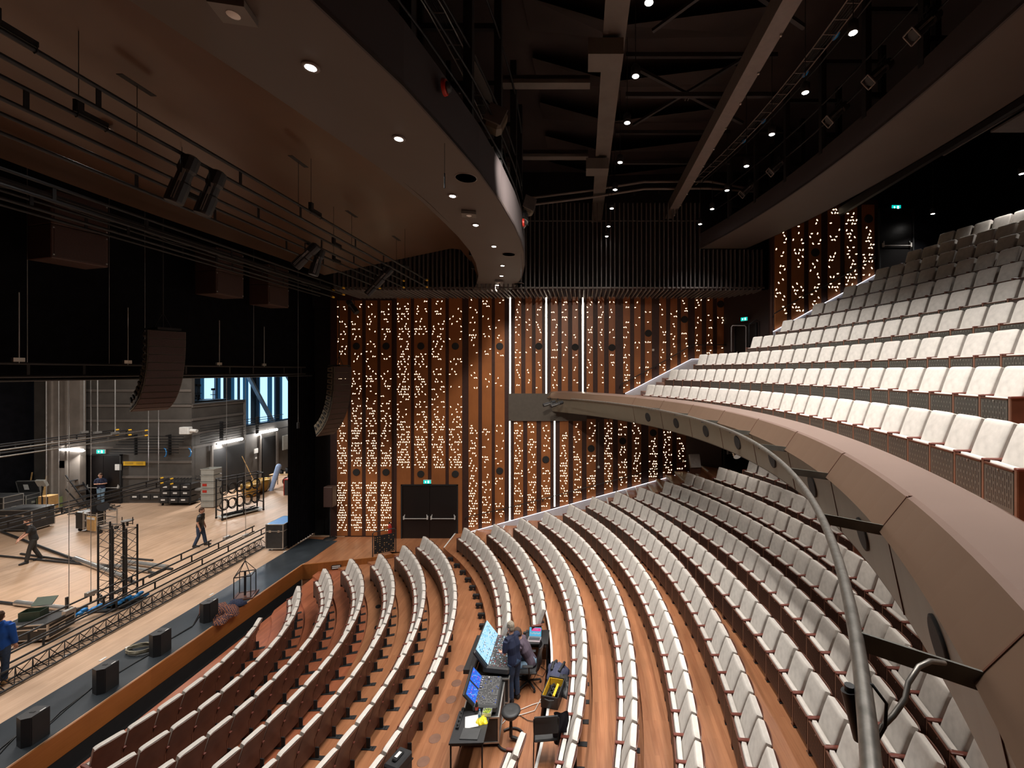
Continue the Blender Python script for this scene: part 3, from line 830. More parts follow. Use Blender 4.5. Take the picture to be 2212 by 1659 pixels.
lo_pts = [(-4.3, -3), (-3.9, -1), (-3.35, 1.0), (-3.0, 2.6), (-2.65, 4.2), (-2.29, 5.46), (-2.14, 6.28), (-1.89, 7.79), (-1.76, 9.2), (-1.70, 10.68), (-1.71, 11.9), (-1.78, 13.08), (-1.97, 14.63), (-2.35, 16.59), (-2.99, 18.71), (-3.6, 19.95)]
li_pts = [(-6.4, -3), (-5.8, -1), (-5.2, 1.0), (-4.8, 2.6), (-4.47, 4.2), (-4.14, 5.46), (-3.95, 6.3), (-3.66, 7.6), (-3.46, 9.2), (-3.40, 10.6), (-3.38, 11.6), (-3.42, 12.9), (-3.6, 14.39), (-3.97, 16.27), (-4.42, 17.82), (-5.15, 19.95)]
band('soffit', lo_pts, li_pts, ZL, M['soffit'], ceil)
band('fascia', [(x + .0, y) for x, y in lo_pts], [(x - .03, y) for x, y in lo_pts], ZL - .01, M['face'], ceil, ZL + .85)
# right curved band
rb = [(6.30 - (y - 8.8) ** 2 / (2 * 29.5), y) for y in [-3 + 20.9 * i / 30 for i in range(31)]]
ro = [(8.25 - (y - 8.8) ** 2 / (2 * 30), y) for x, y in rb]
band('soffit', rb, ro, 13.00, M['soffit'], ceil)
band('fascia', rb, [(x + .04, y) for x, y in rb], 12.99, M['face'], ceil, 13.60)
band('back_edge', [(x - .03, y) for x, y in ro], ro, 13.0, M['face'], ceil, 13.5)
# curved reflector canopy between the soffit and the stage
mb = MB(); NX, NY = 16, 30; vs = []
for j in range(NY + 1):
    y = -3 + (17.5 + 3) * j / NY
    xi = None
    for k in range(len(li_pts) - 1):
        if li_pts[k][1] <= y <= li_pts[k + 1][1]:
            t = (y - li_pts[k][1]) / (li_pts[k + 1][1] - li_pts[k][1]); xi = lerp(li_pts[k][0], li_pts[k + 1][0], t)
    for i in range(NX + 1):
        u = i / NX; x = lerp(xi + .12, -10.6, u)
        z = 11.55 + 1.35 * math.sin(min(1, u / .16) * PI / 2) - max(0, u - .16) * 1.35
        vs.append((x, y, z + .05 * math.sin(y * .5)))
fs = [(j * (NX + 1) + i, j * (NX + 1) + i + 1, (j + 1) * (NX + 1) + i + 1, (j + 1) * (NX + 1) + i) for j in range(NY) for i in range(NX)]
mb.add(vs, fs, True); mb.add([(v[0], v[1], v[2] + .06) for v in vs], fs, True)
mb.build('reflector_canopy', M['canopy'], ceil)
# roof deck, walls of the volume
mb = MB(); mb.box((2, 8.5, 17.6), (32, 26, .2)); mb.build('ceiling_2', M['roof'], kind='structure')
mb = MB(); mb.box((1, -2.6, 8), (34, .1, 20)); mb.build('wall_near', M['black'], kind='structure')
# folded roof panels and deep beams
mb = MB()
for i in range(9):
    y = 2.2 + i * 2.1
    mb.add([(-1.5, y, 17.2), (1.0, y + .3, 16.7), (5.5, y + .2, 17.2), (-1.5, y + 1.4, 17.45), (1.0, y + 1.7, 17.45), (5.5, y + 1.6, 17.45)], [(0, 1, 4, 3), (1, 2, 5, 4)])
mb.build('ceiling_3', M['roof'], kind='structure')
rf = empty('roof_beam', (.55, 10, 15), label='long pale steel beam running the depth of the auditorium roof', cat='roof beam')
mb = MB()
mb.box((.72, 10, 15.1), (.42, 23, .12)); mb.box((.60, 10, 15.4), (.06, 23, .5)); mb.box((.49, 10, 15.02), (.10, 23, .04))
rel(mb.build('girder', M['beam']), rf)
mb = MB(); mb.box((.5, 9.3, 14.75), (.75, .55, .35)); mb.box((.5, 14.4, 14.75), (.75, .55, .35)); bx = rel(mb.build('junction_box', M['beam']), rf)
mb = MB(); mb.lathe((.5, 9.3, 14.56), [(.2, 0), (.2, .02)], 20); bxx = mb.build('speaker_disc', M['grille']); bxx.parent = bx; bxx.matrix_parent_inverse = Matrix.Translation(-Vector(rf.location))
for k, y in enumerate((7.5, 11.2, 15.0)):
    t = empty('cross_beam', (-.6, y, 15.4), label='pale steel cross beam joining the roof girder from the left, %s from the camera' % ('nearest', 'second', 'furthest')[k], cat='roof beam')
    mb = MB(); mb.box((-.35, 0, 0), (2.3, .26, .10)); mb.box((-.35, .1, .15), (2.3, .04, .3)); mb.build('girder', M['beam'], t)
    t = empty('roof_truss', (3, y + .6, 15.8), label='dark roof truss with crossed braces, %s from the camera' % ('nearest', 'second', 'furthest')[k], cat='roof truss')
    mb = MB(); mb.bar((-1.8, 0, -.3), (2.4, 0, -.3), .10, .12); mb.bar((-1.8, 0, .8), (2.4, 0, .8), .10, .12); mb.build('chord', M['darkbeam'], t)
    if k < 2:
        mb = MB(); mb.bar((-1.4, 0, .4), (2.0, 1.5, -.2), .09, .09); mb.build('brace', M['darkbeam'], t)
        mb = MB(); mb.bar((-1.4, 1.6, -.2), (1.6, -.6, .5), .07, .07); mb.build('brace', M['darkbeam'], t)
        mb = MB()
        for a in range(6): mb.box((.05 + (a % 2) * .08, .7 + (a // 2) * .07, .09), (.025, .025, .02))
        mb.build('bolt_plate', M['alu'], t)
t = empty('edge_girder', (4.2, 8, 14.7), label='dark sloping steel girder with pale bolt heads, left of the right lamp row', cat='roof beam')
mb = MB(); mb.box((-.35, 1.5, 0), (.36, 19, .10)); mb.box((-.5, 1.5, .2), (.05, 19, .4)); mb.build('girder', M['slat'], t)
mb = MB()
for i in range(16): mb.ball((-.19, -6 + i * 1.1, -.07), .03, 6)
mb.build('bolt_heads', M['alu'], t)
# proscenium: black header, leg drape, side wall
mb = MB(); mb.box((-13.1, 8, 10.95), (.15, 26, 6.6)); mb.build('wall_header', M['drape'], kind='structure')
mb = MB(); mb.box((-12.45, 20.75, 6.0), (1.3, .12, 12.4)); mb.build('wall_stage_side', M['black'], kind='structure')
mb = MB(); vs = []
NF = 60
for i in range(NF + 1):
    y = 18.84 + 2.0 * i / NF; x = -13.0 + .05 * math.sin(i * 1.25)
    vs += [(x, y, .03), (x, y, 7.85)]
mb.add(vs, [(2 * i, 2 * i + 2, 2 * i + 3, 2 * i + 1) for i in range(NF)], True)
mb.add([(v[0] - .03, v[1], v[2]) for v in vs], [(2 * i, 2 * i + 2, 2 * i + 3, 2 * i + 1) for i in range(NF)], True)
mb.build('leg_drape', M['drape'], label='tall black leg drape hanging at the far edge of the stage opening', cat='curtain')

# ---------------------------------------------------------------- stage house
XU = -23.3; YL = 25.4
mb = MB(); mb.box((-28.0, YL + .1, 6.5), (XU * 0 + 9.4, .2, 13)); mb.build('wall_stage_left', M['stagewall'], kind='structure')
mb = MB()
for z in (.75, 1.55, 2.45, 3.3, 4.9, 5.8, 6.7, 7.6): mb.box((-26.6, YL - .02, z), (6.6, .06, .14))
mb.build('trim_9', M['stagewall2'], kind='structure')
# projecting room: the right part of that wall is only 5.85 m high
bm_ = MB(); bm_.box((XU - .1, (YL + 29.4) / 2 + .12, 2.93), (.2, 29.4 - YL - .2, 5.85)); bm_.box((XU - 2.2, (YL + 29.4) / 2, 5.86), (4.6, 29.4 - YL, .08)); bm_.build('wall_stage_room', M['stagewall'], kind='structure')
mb = MB()
for z in (3.3, 4.1, 4.95, 5.75): mb.box((XU + .02, (YL + 29.4) / 2, z), (.06, 29.4 - YL, .14))
mb.box((XU + .02, 29.35, 4.5), (.1, .14, 2.8)); mb.build('trim_10', M['stagewall2'], kind='structure')
mb = MB(); mb.box((XU - .1, 34.5, 1.7), (.2, 10.2, 3.5)); mb.box((XU - .1, 34.5, 3.75), (.3, 10.2, .5)); mb.build('wall_stage_back', M['stagewall'], kind='structure')
mb = MB(); mb.box((-24, 40, 7), (26, .2, 14)); mb.build('wall_stage_end', M['stagewall'], kind='structure')
mb = MB(); mb.box((-33, 12, 7), (.2, 30, 14)); mb.build('wall_upstage', M['drape'], kind='structure')
mb = MB(); mb.box((-22, 12, 13.9), (24, 56, .2)); mb.build('ceiling_4', M['black'], kind='structure')
mb = MB(); mb.box((-22.5, -2.6, 7), (22, .1, 14)); mb.build('wall_stage_near', M['drape'], kind='structure')
# tall grey panels and dark drape at the far left
mb = MB(); mb.box((-30.2, YL - .5, 6.5), (2.0, .3, 13)); mb.box((-29.9, YL - .7, 6.5), (.12, .1, 13)); mb.box((-30.8, YL - .7, 6.5), (.10, .1, 13)); mb.build('trim_11', M['column'], kind='structure')
# glazed facade above the back wall: daylight stripes, blue panels, dark mullions, diagonal braces
XG = -26.3
win = empty('window_1', (XG, 33, 3.6)); win['kind'] = 'structure'
mb = MB(); y = 27.5; i = 0
pat = [(.35, 0), (.55, 1), (.22, 0), (.7, 2), (.3, 1), (.45, 0)]
while y < 41:
    w, t_ = pat[i % len(pat)]
    if t_ == 0: mb.cur = 0
    elif t_ == 1: mb.cur = 1
    else: mb.cur = 2
    mb.quad((XG, y, 3.4), (XG, y + w, 3.4), (XG, y + w, 12), (XG, y, 12)); y += w; i += 1
mb.build('glazing', [M['glassblue'], M['bluewall'], M['navyframe']], kind='structure').parent = win
bpy.data.objects['glazing'].matrix_parent_inverse = Matrix.Translation((-XG, -33, -3.6))
mb = MB()
for y in (28.5, 30.4, 32.4, 34.3, 36.3, 38.2): mb.box((XG + .15, y, 7.5), (.12, .12, 8.4))
mb.box((XG + .15, 34, 3.62), (.2, 13, .1)); o = mb.build('mullions', M['navyframe'], win); o.matrix_parent_inverse = Matrix.Translation((-XG, -33, -3.6))
mb = MB(); mb.bar((XG + .5, 31.6, 9.4), (XG + .5, 35.6, 3.5), .28, .16); mb.bar((XG + .5, 35.2, 10), (XG + .5, 39.5, 4.6), .28, .16)
o = mb.build('diagonal_brace', M['brace'], win); o.matrix_parent_inverse = Matrix.Translation((-XG, -33, -3.6))
# wall doors and openings of the back wall
t = double_door("door_5", -1.0, 1.0, 0, 2.85, 0, 2); t.location = (-28.45, YL - .08, 0)
exit_sign((-28.6, YL - .12, 3.08), 0, 'green exit sign above the double door at the back of the stage', .5)
bpy.context.view_layer.update()
# ---------------------------------------------------------------- folding seat: origin on the floor below the back top, faces local -Y
def cushion_mb(w, h, th, y0, y1, z0, z1, bulge, slit=True, nx=12, nz=12, crown=.05):
    """upholstered pad: front grid with bulge, rounded edge and stitched dimple; (y0,z0) bottom, (y1,z1) top of its back plane"""
    mb = MB(); mb.smooth = True
    def P(u, v, d):
        x = (u - .5) * w
        y = lerp(y0, y1, v); z = lerp(z0, z1, v)
        L = math.hypot(y1 - y0, z1 - z0); ny, nz_ = -(z1 - z0) / L, (y1 - y0) / L
        # top edge crowned, corners rounded
        drop = crown * max(0, (abs(u - .5) * 2 - .7) / .3) ** 2 * max(0, (v - .7) / .3)
        z -= drop
        x *= 1 - .02 * max(0, (v - .6) / .4) ** 2 - .04 * (1 - v)
        return Vector((x, y + ny * d, z + nz_ * d))
    us = [0, .03, .09, .2, .33, .42, .5, .58, .67, .8, .91, .97, 1]
    vs_ = [0, .03, .1, .25, .4, .55, .65, .672, .694, .75, .88, .97, 1]
    V = []; n = len(us)
    for v in vs_:
        for u in us:
            e = min(u, 1 - u) / .09; g = min(v, 1 - v) / .09
            rim = math.sqrt(max(0, 1 - max(0, 1 - e) ** 2)) * math.sqrt(max(0, 1 - max(0, 1 - g) ** 2))
            d = th * (.84 + .16 * rim) + bulge * math.sin(PI * u) * math.sin(PI * min(1, v * .9 + .05)) * rim
            if slit:
                dd = abs(u - .5) / .13; ee = abs(v - .672) / .022
                if dd <= 1.2 and ee < .9: d -= .022 * (1 if dd < 1 else .3)
            V.append(P(u, v, d))
    m = len(vs_)
    F = [(j * n + i, j * n + i + 1, (j + 1) * n + i + 1, (j + 1) * n + i) for j in range(m - 1) for i in range(n - 1)]
    mb.add(V, F, True)
    # sides and back
    per = [i for i in range(n)] + [j * n + n - 1 for j in range(1, m)] + [(m - 1) * n + i for i in range(n - 2, -1, -1)] + [j * n for j in range(m - 2, 0, -1)]
    uv = [(u_, v_) for v_ in vs_ for u_ in us]
    B = [P(uv[i][0], uv[i][1], 0) for i in per]
    k = len(per); base = len(mb.v)
    mb.v += [tuple(b) for b in B]
    for i in range(k):
        mb.f.append((per[i], per[(i + 1) % k], base + (i + 1) % k, base + i)); mb.m.append(0); mb.sm.append(False)
    mb.f.append(tuple(base + i for i in range(k))); mb.m.append(0); mb.sm.append(False)
    return mb
_bk = cushion_mb(.468, 0, .100, -.200, -.020, .42, .960, .012, slit=False, crown=.018)
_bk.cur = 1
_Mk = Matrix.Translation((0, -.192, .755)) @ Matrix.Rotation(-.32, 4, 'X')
_bk.smooth = False; _bk.mbox(_Mk, (.125, .010, .014))  # thin dark bar standing in for the shaded slit
BACK = _bk.mesh('seat_back_cushion', [M['cream'], M['slit_shade']])
PADF = cushion_mb(.445, 0, .078, -.315, -.285, .26, .565, .004, slit=False, crown=.0).mesh('folded_seat_cushion', M['cream'])
def shell_mesh():
    mb = MB(); mb.smooth = True; n = 8; V = []
    prof = [(-.006, .955), (-.014, .935), (-.08, .74), (-.14, .56), (-.195, .42), (-.21, .16)]
    for z_i, (y, z) in enumerate(prof):
        for i in range(n + 1):
            u = i / n - .5
            w = .492 if z_i < 5 else .47
            zz = z - (.022 * max(0, (abs(u) * 2 - .7) / .3) ** 2 if z_i < 2 else 0)
            V.append((u * w, y + .018 - .030 * (abs(u) * 2) ** 2 * (1 if z_i < 5 else .4) + .012, zz))
    F = [(j * (n + 1) + i, j * (n + 1) + i + 1, (j + 1) * (n + 1) + i + 1, (j + 1) * (n + 1) + i) for j in range(len(prof) - 1) for i in range(n)]
    mb.add(V, F, True)
    V2 = [(v[0], v[1] - .016, v[2]) for v in V]
    mb.add(V2, F, True)
    m = n + 1; k = len(prof) - 1
    mb.add([V[0], V[n], V2[n], V2[0]], [(0, 1, 2, 3)])
    for a in (0, n):
        for j in range(k): mb.add([V[j * m + a], V[(j + 1) * m + a], V2[(j + 1) * m + a], V2[j * m + a]], [(0, 1, 2, 3)], False)
    for i in range(n): mb.add([V[i], V[i + 1], V2[i + 1], V2[i]], [(0, 1, 2, 3)], False)
    return mb.mesh('seat_back_shell', M['seatwood'])
SHELL = shell_mesh()
def panel_mesh(mat):
    mb = MB(); mb.box((0, -.392, .325), (.452, .016, .43)); mb.cur = 1
    mb.box((0, -.392, .545), (.456, .030, .018)); mb.lathe((0, -.402, .515), [(.010, 0), (.010, .004)], 8, M=Matrix.Rotation(PI / 2, 4, 'X'))
    return mb.mesh('seat_front_panel', [mat, M['seatwood']])
PANEL = panel_mesh(M['perf']); PANELG = panel_mesh(M['perfg'])
mb = MB(); mb.mbox(Matrix.Translation((0, -.255, .575)) @ Matrix.Rotation(.04, 4, 'X'), (.058, .30, .030), .008); ARM = mb.mesh('seat_armrest', M['arm'])
mb = MB(); mb.box((0, -.29, .29), (.030, .20, .55)); mb.cur = 1; mb.box((0, -.23, .006), (.10, .34, .012)); mb.box((0, -.02, .006), (.11, .10, .012)); mb.box((0, -.16, .12), (.02, .10, .22))
mb.cur = 2; mb.box((0, -.395, .29), (.034, .016, .55))
LEG = mb.mesh('seat_side_stand', [M['seatwood'], M['black'], M['sideboard']])
mb = MB(); mb.lathe((0, -.4035, .515), [(.011, 0), (.011, .003)], 10, M=Matrix.Rotation(PI / 2, 4, 'X')); PLATE = mb.mesh('seat_number_plate', M['alu'])

def seat_list():
    out = []
    for n, r in ROWS.items():
        th = r['ph']; j = 0; dth = r['s'] / r['R']
        lim = {'S1': -.42}.get(n, -1.2)
        while th > lim and j < 60:
            X = r['cx'] + r['R'] * math.cos(th); Y = r['Yc'] + r['R'] * math.sin(th)
            if Y < .7: break
            j += 1; t0 = th; th -= dth
            ptop = pr((X, Y, r['z'] + SH)); pbot = pr((X, Y, r['z'] + .1))
            if ptop[0] > 2260 or ptop[0] < -60 or ptop[1] > 1700: continue
            if n == 'R1' and Y < 11.45: continue
            if n == 'R2' and 7.9 < Y < 11.7: continue
            if n[0] == 'R':  # wholly behind the balcony slab
                hid = True
                for p in ((X, Y, r['z'] + SH), (X - .45, Y, r['z'] + .5), (X, Y, r['z'] + .1)):
                    q = pr(p)
                    # underside curve of the balcony front at this image height
                    best = None
                    for a in range(-60, 61):
                        w = bpt(a * .014, 15.1, 5.88)
                        if w.y < .5: continue
                        e = pr(w)
                        if best is None or abs(e[1] - q[1]) < best[0]: best = (abs(e[1] - q[1]), e[0])
                    if q[0] < best[1] + 12 or q[1] > 1659: hid = False
                if hid: continue
            d = math.sqrt(X * X + Y * Y + (CAMZ - r['z'] - .5) ** 2)
            vis = 1.0 if (0 < ptop[0] < 2212 and ptop[1] < 1659) else .75
            out.append(dict(row=n, j=j, th=t0, X=X, Y=Y, z=r['z'], d=d, w=vis / d))
    return out
SEATS = seat_list()
byrow = {}
for s in SEATS: byrow.setdefault(s['row'], []).append(s)
keep = sorted(SEATS, key=lambda s: -s['w'])[:300]
keepid = {id(s) for s in keep}
ORD = ['', 'first', 'second', 'third', 'fourth', 'fifth', 'sixth', 'seventh', 'eighth', 'ninth', 'tenth', 'eleventh', 'twelfth', 'thirteenth', 'fourteenth', 'fifteenth',
       'sixteenth', 'seventeenth', 'eighteenth', 'nineteenth', 'twentieth', 'twenty-first', 'twenty-second', 'twenty-third', 'twenty-fourth', 'twenty-fifth',
       'twenty-sixth', 'twenty-seventh', 'twenty-eighth', 'twenty-ninth', 'thirtieth', 'thirty-first', 'thirty-second', 'thirty-third', 'thirty-fourth', 'thirty-fifth', 'thirty-sixth', 'thirty-seventh', 'thirty-eighth', 'thirty-ninth', 'fortieth']
ROWTXT = {}
for k in range(1, 8): ROWTXT['S%d' % k] = ('front row at the stage' if k == 1 else '%s flat stalls row from the stage' % ORD[k]) if k < 7 else 'last flat stalls row before the aisle'
for k in range(1, 13): ROWTXT['R%d' % k] = '%s raked stalls row from the stage' % ORD[k]
for k in range(1, 11): ROWTXT['B%d' % k] = '%s balcony row from the parapet' % ORD[k]
GR = {'S': 'cream folding seats of the flat stalls', 'R': 'cream folding seats of the raked stalls', 'B': 'cream folding seats of the balcony'}
rest = {'cream': MB(), 'wood': MB()}
def put(kind, s):
    loc = (s['X'], s['Y'], s['z']); rz = s['th'] - PI / 2
    return loc, rz
PROTO = None
def child(name, me, par, loc=(0, 0, 0), rot=None):
    o = bpy.data.objects.new(name, me); COL.objects.link(o); o.parent = par; o.location = loc
    if rot: o.rotation_euler = rot
    return o
seat_meshes = {'back_cushion': BACK, 'back_shell': SHELL, 'seat_cushion': PADF, 'armrest': ARM, 'side_stand': LEG}
stuffV = []; stuffF = []; stuffM = []; stuffS = []
def bake(me, T4, matidx):
    b = len(stuffV)
    for v in me.vertices: stuffV.append(tuple(T4 @ v.co))
    for p in me.polygons:
        stuffF.append(tuple(b + i for i in p.vertices)); stuffM.append(matidx[p.material_index]); stuffS.append(p.use_smooth)
nrow = {}
for n in ROWS:
    lst = byrow.get(n, [])
    for q, s in enumerate(lst):
        ang = s['th'] - PI / 2
        first = (q == 0) or (lst[q - 1]['j'] != s['j'] - 1)
        last = (q == len(lst) - 1) or (lst[q + 1]['j'] != s['j'] + 1)
        hs = ROWS[n]['s'] / 2
        grey = n[0] == 'B'
        if id(s) in keepid:
            t = empty('folding_seat', (s['X'], s['Y'], s['z']), ang)
            idx = q + 1
            if n == 'R2' and s['Y'] < 7.9:
                lab = 'cream folding seat by the black chair, %s after the gap in the second raked row' % ORD[q - len([x for x in lst if x['Y'] > 8]) + 1]
            else:
                lab = 'cream folding seat, %s from the far wall, %s' % (ORD[min(idx, 40)], ROWTXT[n])
            setp(t, lab, 'seat', GR[n[0]])
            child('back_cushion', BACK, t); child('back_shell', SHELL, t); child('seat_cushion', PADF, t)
            pn_ = child('front_panel', PANELG if grey else PANEL, t)
            if n[0] != 'S': child('number_plate', PLATE, t)
            child('armrest', ARM, t, (hs, 0, 0)); child('side_stand', LEG, t, (hs, 0, 0))
            if first: child('armrest', ARM, t, (-hs, 0, 0)); child('side_stand', LEG, t, (-hs, 0, 0))
        else:
            T4 = Matrix.Translation((s['X'], s['Y'], s['z'])) @ Matrix.Rotation(ang, 4, 'Z')
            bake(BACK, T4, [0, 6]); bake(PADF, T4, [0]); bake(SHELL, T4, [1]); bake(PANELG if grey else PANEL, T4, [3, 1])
            for hx in ((hs, -hs) if first else (hs,)):
                T5 = T4 @ Matrix.Translation((hx, 0, 0)); bake(ARM, T5, [2]); bake(LEG, T5, [1, 4, 5])
me = bpy.data.meshes.new('far_seats'); me.from_pydata(stuffV, [], stuffF)
for m_ in (M['cream'], M['seatwood'], M['arm'], plain('far_seat_panel', (.075, .05, .04), .5), M['black'], M['sideboard'], M['slit_shade']): me.materials.append(m_)
me.polygons.foreach_set('material_index', stuffM); me.polygons.foreach_set('use_smooth', stuffS); me.update()
o = bpy.data.objects.new('far_folding_seats', me); COL.objects.link(o)
setp(o, 'the remaining smaller cream folding seats in the distant parts of the rows', 'seats', kind='stuff')
print('SEATS', len(SEATS), {n: len(v) for n, v in byrow.items()})
# ================================================================ hung equipment and ceiling fittings
def thing(name, loc, label, cat, rz=0.0, group=None): return empty(name, loc, rz, label, cat, group)
def place(mb, name, mats, t):
    """part given in world coordinates, parented to a thing that may be rotated"""
    o = mb.build(name, mats); o.parent = t
    o.matrix_parent_inverse = (Matrix.Translation(t.location) @ Matrix.Rotation(t.rotation_euler[2], 4, 'Z')).inverted()
    return o
N_ = ['nearest', 'second', 'third', 'fourth', 'fifth', 'sixth', 'seventh', 'eighth', 'ninth', 'tenth', 'eleventh', 'twelfth']
def from_far(i, n):  # counted from the far wall
    return ['the far wall', ''][0], ORD[n - i]
def vis(p): q = pr(p); return p[1] > .3 and -40 < q[0] < 2250 and -40 < q[1] < 1700
# pendant and recessed downlights
mb = MB(); mb.lathe((0, 0, 0), [(.07, -.01), (.085, 0), (.085, .16), (.05, .20)], 16); DLH = mb.mesh('downlight_housing', M['blackp'])
mb = MB(); mb.lathe((0, 0, -.012), [(.001, -.004), (.055, -.004), (.062, 0)], 16); DLL = mb.mesh('downlight_lens', M['lampglow'])
mb = MB(); mb.tube((0, 0, .2), (0, 0, 1.9), .008, 6); DLR = mb.mesh('downlight_rod', M['black'])
mb = MB(); mb.lathe((0, 0, 0), [(.075, -.012), (.10, -.008), (.10, .01)], 20); RDH = mb.mesh('recessed_ring', M['slat'])
for nm, lst, txt, grp in (('pendant_downlight', CEN_LAMPS, 'round downlight hung beside the pale roof beam', 'downlights along the roof beam'),
                          ('pendant_downlight', RIGHT_LAMPS, 'round downlight in the row over the right catwalk', 'downlights over the right catwalk'),
                          ('recessed_downlight', LEFT_LAMPS, 'small downlight recessed in the curved ceiling band', 'downlights in the curved band'),
                          ('pendant_downlight', BACK_LAMPS, 'small downlight above the topmost balcony rows', 'downlights over the upper balcony')):
    v = [p for p in lst if vis(p)]
    for i, p in enumerate(v):
        t = thing(nm, p, '%s, %s from the far wall' % (txt, ORD[len(v) - i] if nm != 'pendant_downlight' or lst is not BACK_LAMPS else ORD[i + 1]), 'lamp', group=grp)
        if nm == 'recessed_downlight': child('ring', RDH, t)
        else: child('housing', DLH, t); child('rod', DLR, t)
        child('lens', DLL, t)
t = thing('recessed_downlight', (-8.35, 7.46, 12.10), 'single small downlight in the brown canopy behind the lighting bars', 'lamp'); child('ring', RDH, t); child('lens', DLL, t)
spot('lamp_light', (-8.35, 7.46, 12.05), (-8.35, 7.46, 0), 60, 110, .9, .05)
# ceiling speakers, emergency boxes, sirens
for i, (x, y) in enumerate(((-2.2, 8.05), (-2.3, 13.3), (-2.65, 17.8))):
    t = thing('ceiling_speaker', (x, y, ZL), 'pale round ceiling speaker in the curved band, %s' % ('nearest the camera', 'second from the far wall', 'nearest the far wall')[i], 'speaker')
    mb = MB(); mb.lathe((0, 0, 0), [(.19, -.012), (.21, -.006), (.21, .01)], 28); mb.build('rim', M['slat'], t)
    mb = MB(); mb.lathe((0, 0, -.013), [(.001, 0), (.19, 0)], 28); mb.build('grille', M['soffit'] if i == 0 else M['greycrate'], t)
for i, (px, py) in enumerate(((504, 14), (1013, 458), (1078, 606))):
    p = gr(px, py, ZL) if 0 else None
    Y = FPX * (ZL - CAMZ) / (CY - py); X = (px - CX) / FPX * Y
    t = thing('emergency_light', (X, Y, ZL - .05), 'flat square emergency light box under the curved band, %s' % ('nearest the camera', 'middle of three', 'furthest')[i], 'light', .2)
    mb = MB(); mb.box((0, 0, 0), (.32, .26, .07)); mb.build('case', M['beam'], t)
    mb = MB(); mb.lathe((0, 0, -.038), [(.001, -.012), (.04, -.01), (.06, 0)], 14); mb.build('lens', M['white'], t)
for i, (x, y, z) in enumerate(((-2.07, 6.3, 12.05), (-1.70, 12.05, 12.05))):
    t = thing('fire_siren', (x, y, z), 'red and black round fire siren on the dark band edge, %s' % ('nearer one' if i == 0 else 'further one'), 'siren')
    Mx = Matrix.Rotation(PI / 2, 4, 'Y')
    mb = MB(); mb.lathe((0.02, 0, 0), [(.115, -.01), (.12, .0), (.105, .045)], 22, M=Mx); mb.build('red_base', M['red'], t)
    mb = MB(); mb.lathe((0.03, 0, 0), [(.001, .10), (.06, .09), (.08, .05)], 18, M=Mx); mb.build('sounder', M['blackp'], t)
for i, (x, y) in enumerate(((-2.2, 6.8), (-1.9, 13.2), (-2.15, 15.9))):
    t = thing('hanging_microphone', (x, y, ZL - .02), 'thin hanging microphone on a wire from the curved band, %s' % ('nearest the camera', 'middle one', 'furthest one')[i], 'microphone')
    mb = MB(); mb.tube((0, 0, 0), (0, 0, -.5), .004, 5); mb.build('wire', M['black'], t); mb = MB(); mb.tube((0, 0, -.48), (0, 0, -.72), .012, 8); mb.build('capsule', M['steel'], t)
# slots in the canopy with lifting wires
for i, (x, y) in enumerate(((-6.9, 6.6), (-6.0, 9.0), (-6.5, 12.0), (-6.2, 14.2))):
    t = thing('cable_slot', (x, y, 12.28), 'dark oval cable slot in the brown canopy above the lighting bars, %s' % N_[i], 'ceiling slot')
    mb = MB(); mb.box((0, 0, 0.0), (.10, .52, .012), bev=.005); mb.build('slot', M['black'], t)
    mb = MB(); mb.tube((0, 0, 0), (0, 0, -.95), .005, 5); mb.build('wire', M['steel'], t)

# ladder-type lighting bars across the stage front
def ladder_bar(name, x, z, y0, y1, gap, label, cap=True, strut=1.9, r=.030, mat=None, group=None, zs=0.0, cat='lighting bar'):
    t = thing(name, (x, y0, z), label, cat, group=group); mat = mat or M['steel']
    for k, dz in enumerate((0, -gap)):
        mb = MB(); mb.tube((0, 0, dz), (0, y1 - y0, dz), r, 8); p = mb.build('pipe', mat, t)
        if cap:
            mb = MB(); mb.tube((0, y1 - y0 - .02, dz), (0, y1 - y0 + .13, dz), r * 1.25, 8); mb.build('end_cap', M['yellow'], p)
    n = int((y1 - y0) / strut)
    for i in range(n + 1):
        y = .5 + i * strut + (.3 * (i % 2))
        if y < y1 - y0: mb = MB(); mb.box((0, y, -gap / 2), (.012, .055, gap)); mb.build('strut', mat, t)
    return t
BARS = []
for i, (x, z, y0, y1) in enumerate(((-6.02, 11.38, 1.0, 16.4), (-6.92, 11.36, 1.0, 16.4), (-7.85, 11.33, 1.0, 16.4), (-9.3, 11.1, 1.0, 16.5), (-9.7, 11.0, 1.0, 16.5), (-10.6, 11.15, 1.0, 17.2))):
    BARS.append(ladder_bar('lighting_bar', x, z, y0, y1, .26, 'twin-pipe lighting bar under the canopy, %s from the audience side' % ORD[i + 1], group='twin-pipe lighting bars before the stage', cap=(i < 5), mat=M['steel']))
t = thing('cable_tray', (-10.1, 1.0, 11.15), 'dark cable tray with looped cables along the stage lighting bars', 'cable tray')
mb = MB(); mb.box((0, 7.9, 0), (.35, 15.8, .05)); mb.build('tray', M['steel'], t)
mb = MB()
for k in range(3): mb.path([(-.1 + .1 * k, s * .5, .06 - .16 * abs(math.sin(s * .9 + k))) for s in range(31)], .012, 5)
mb.build('cables', M['cable'], t)
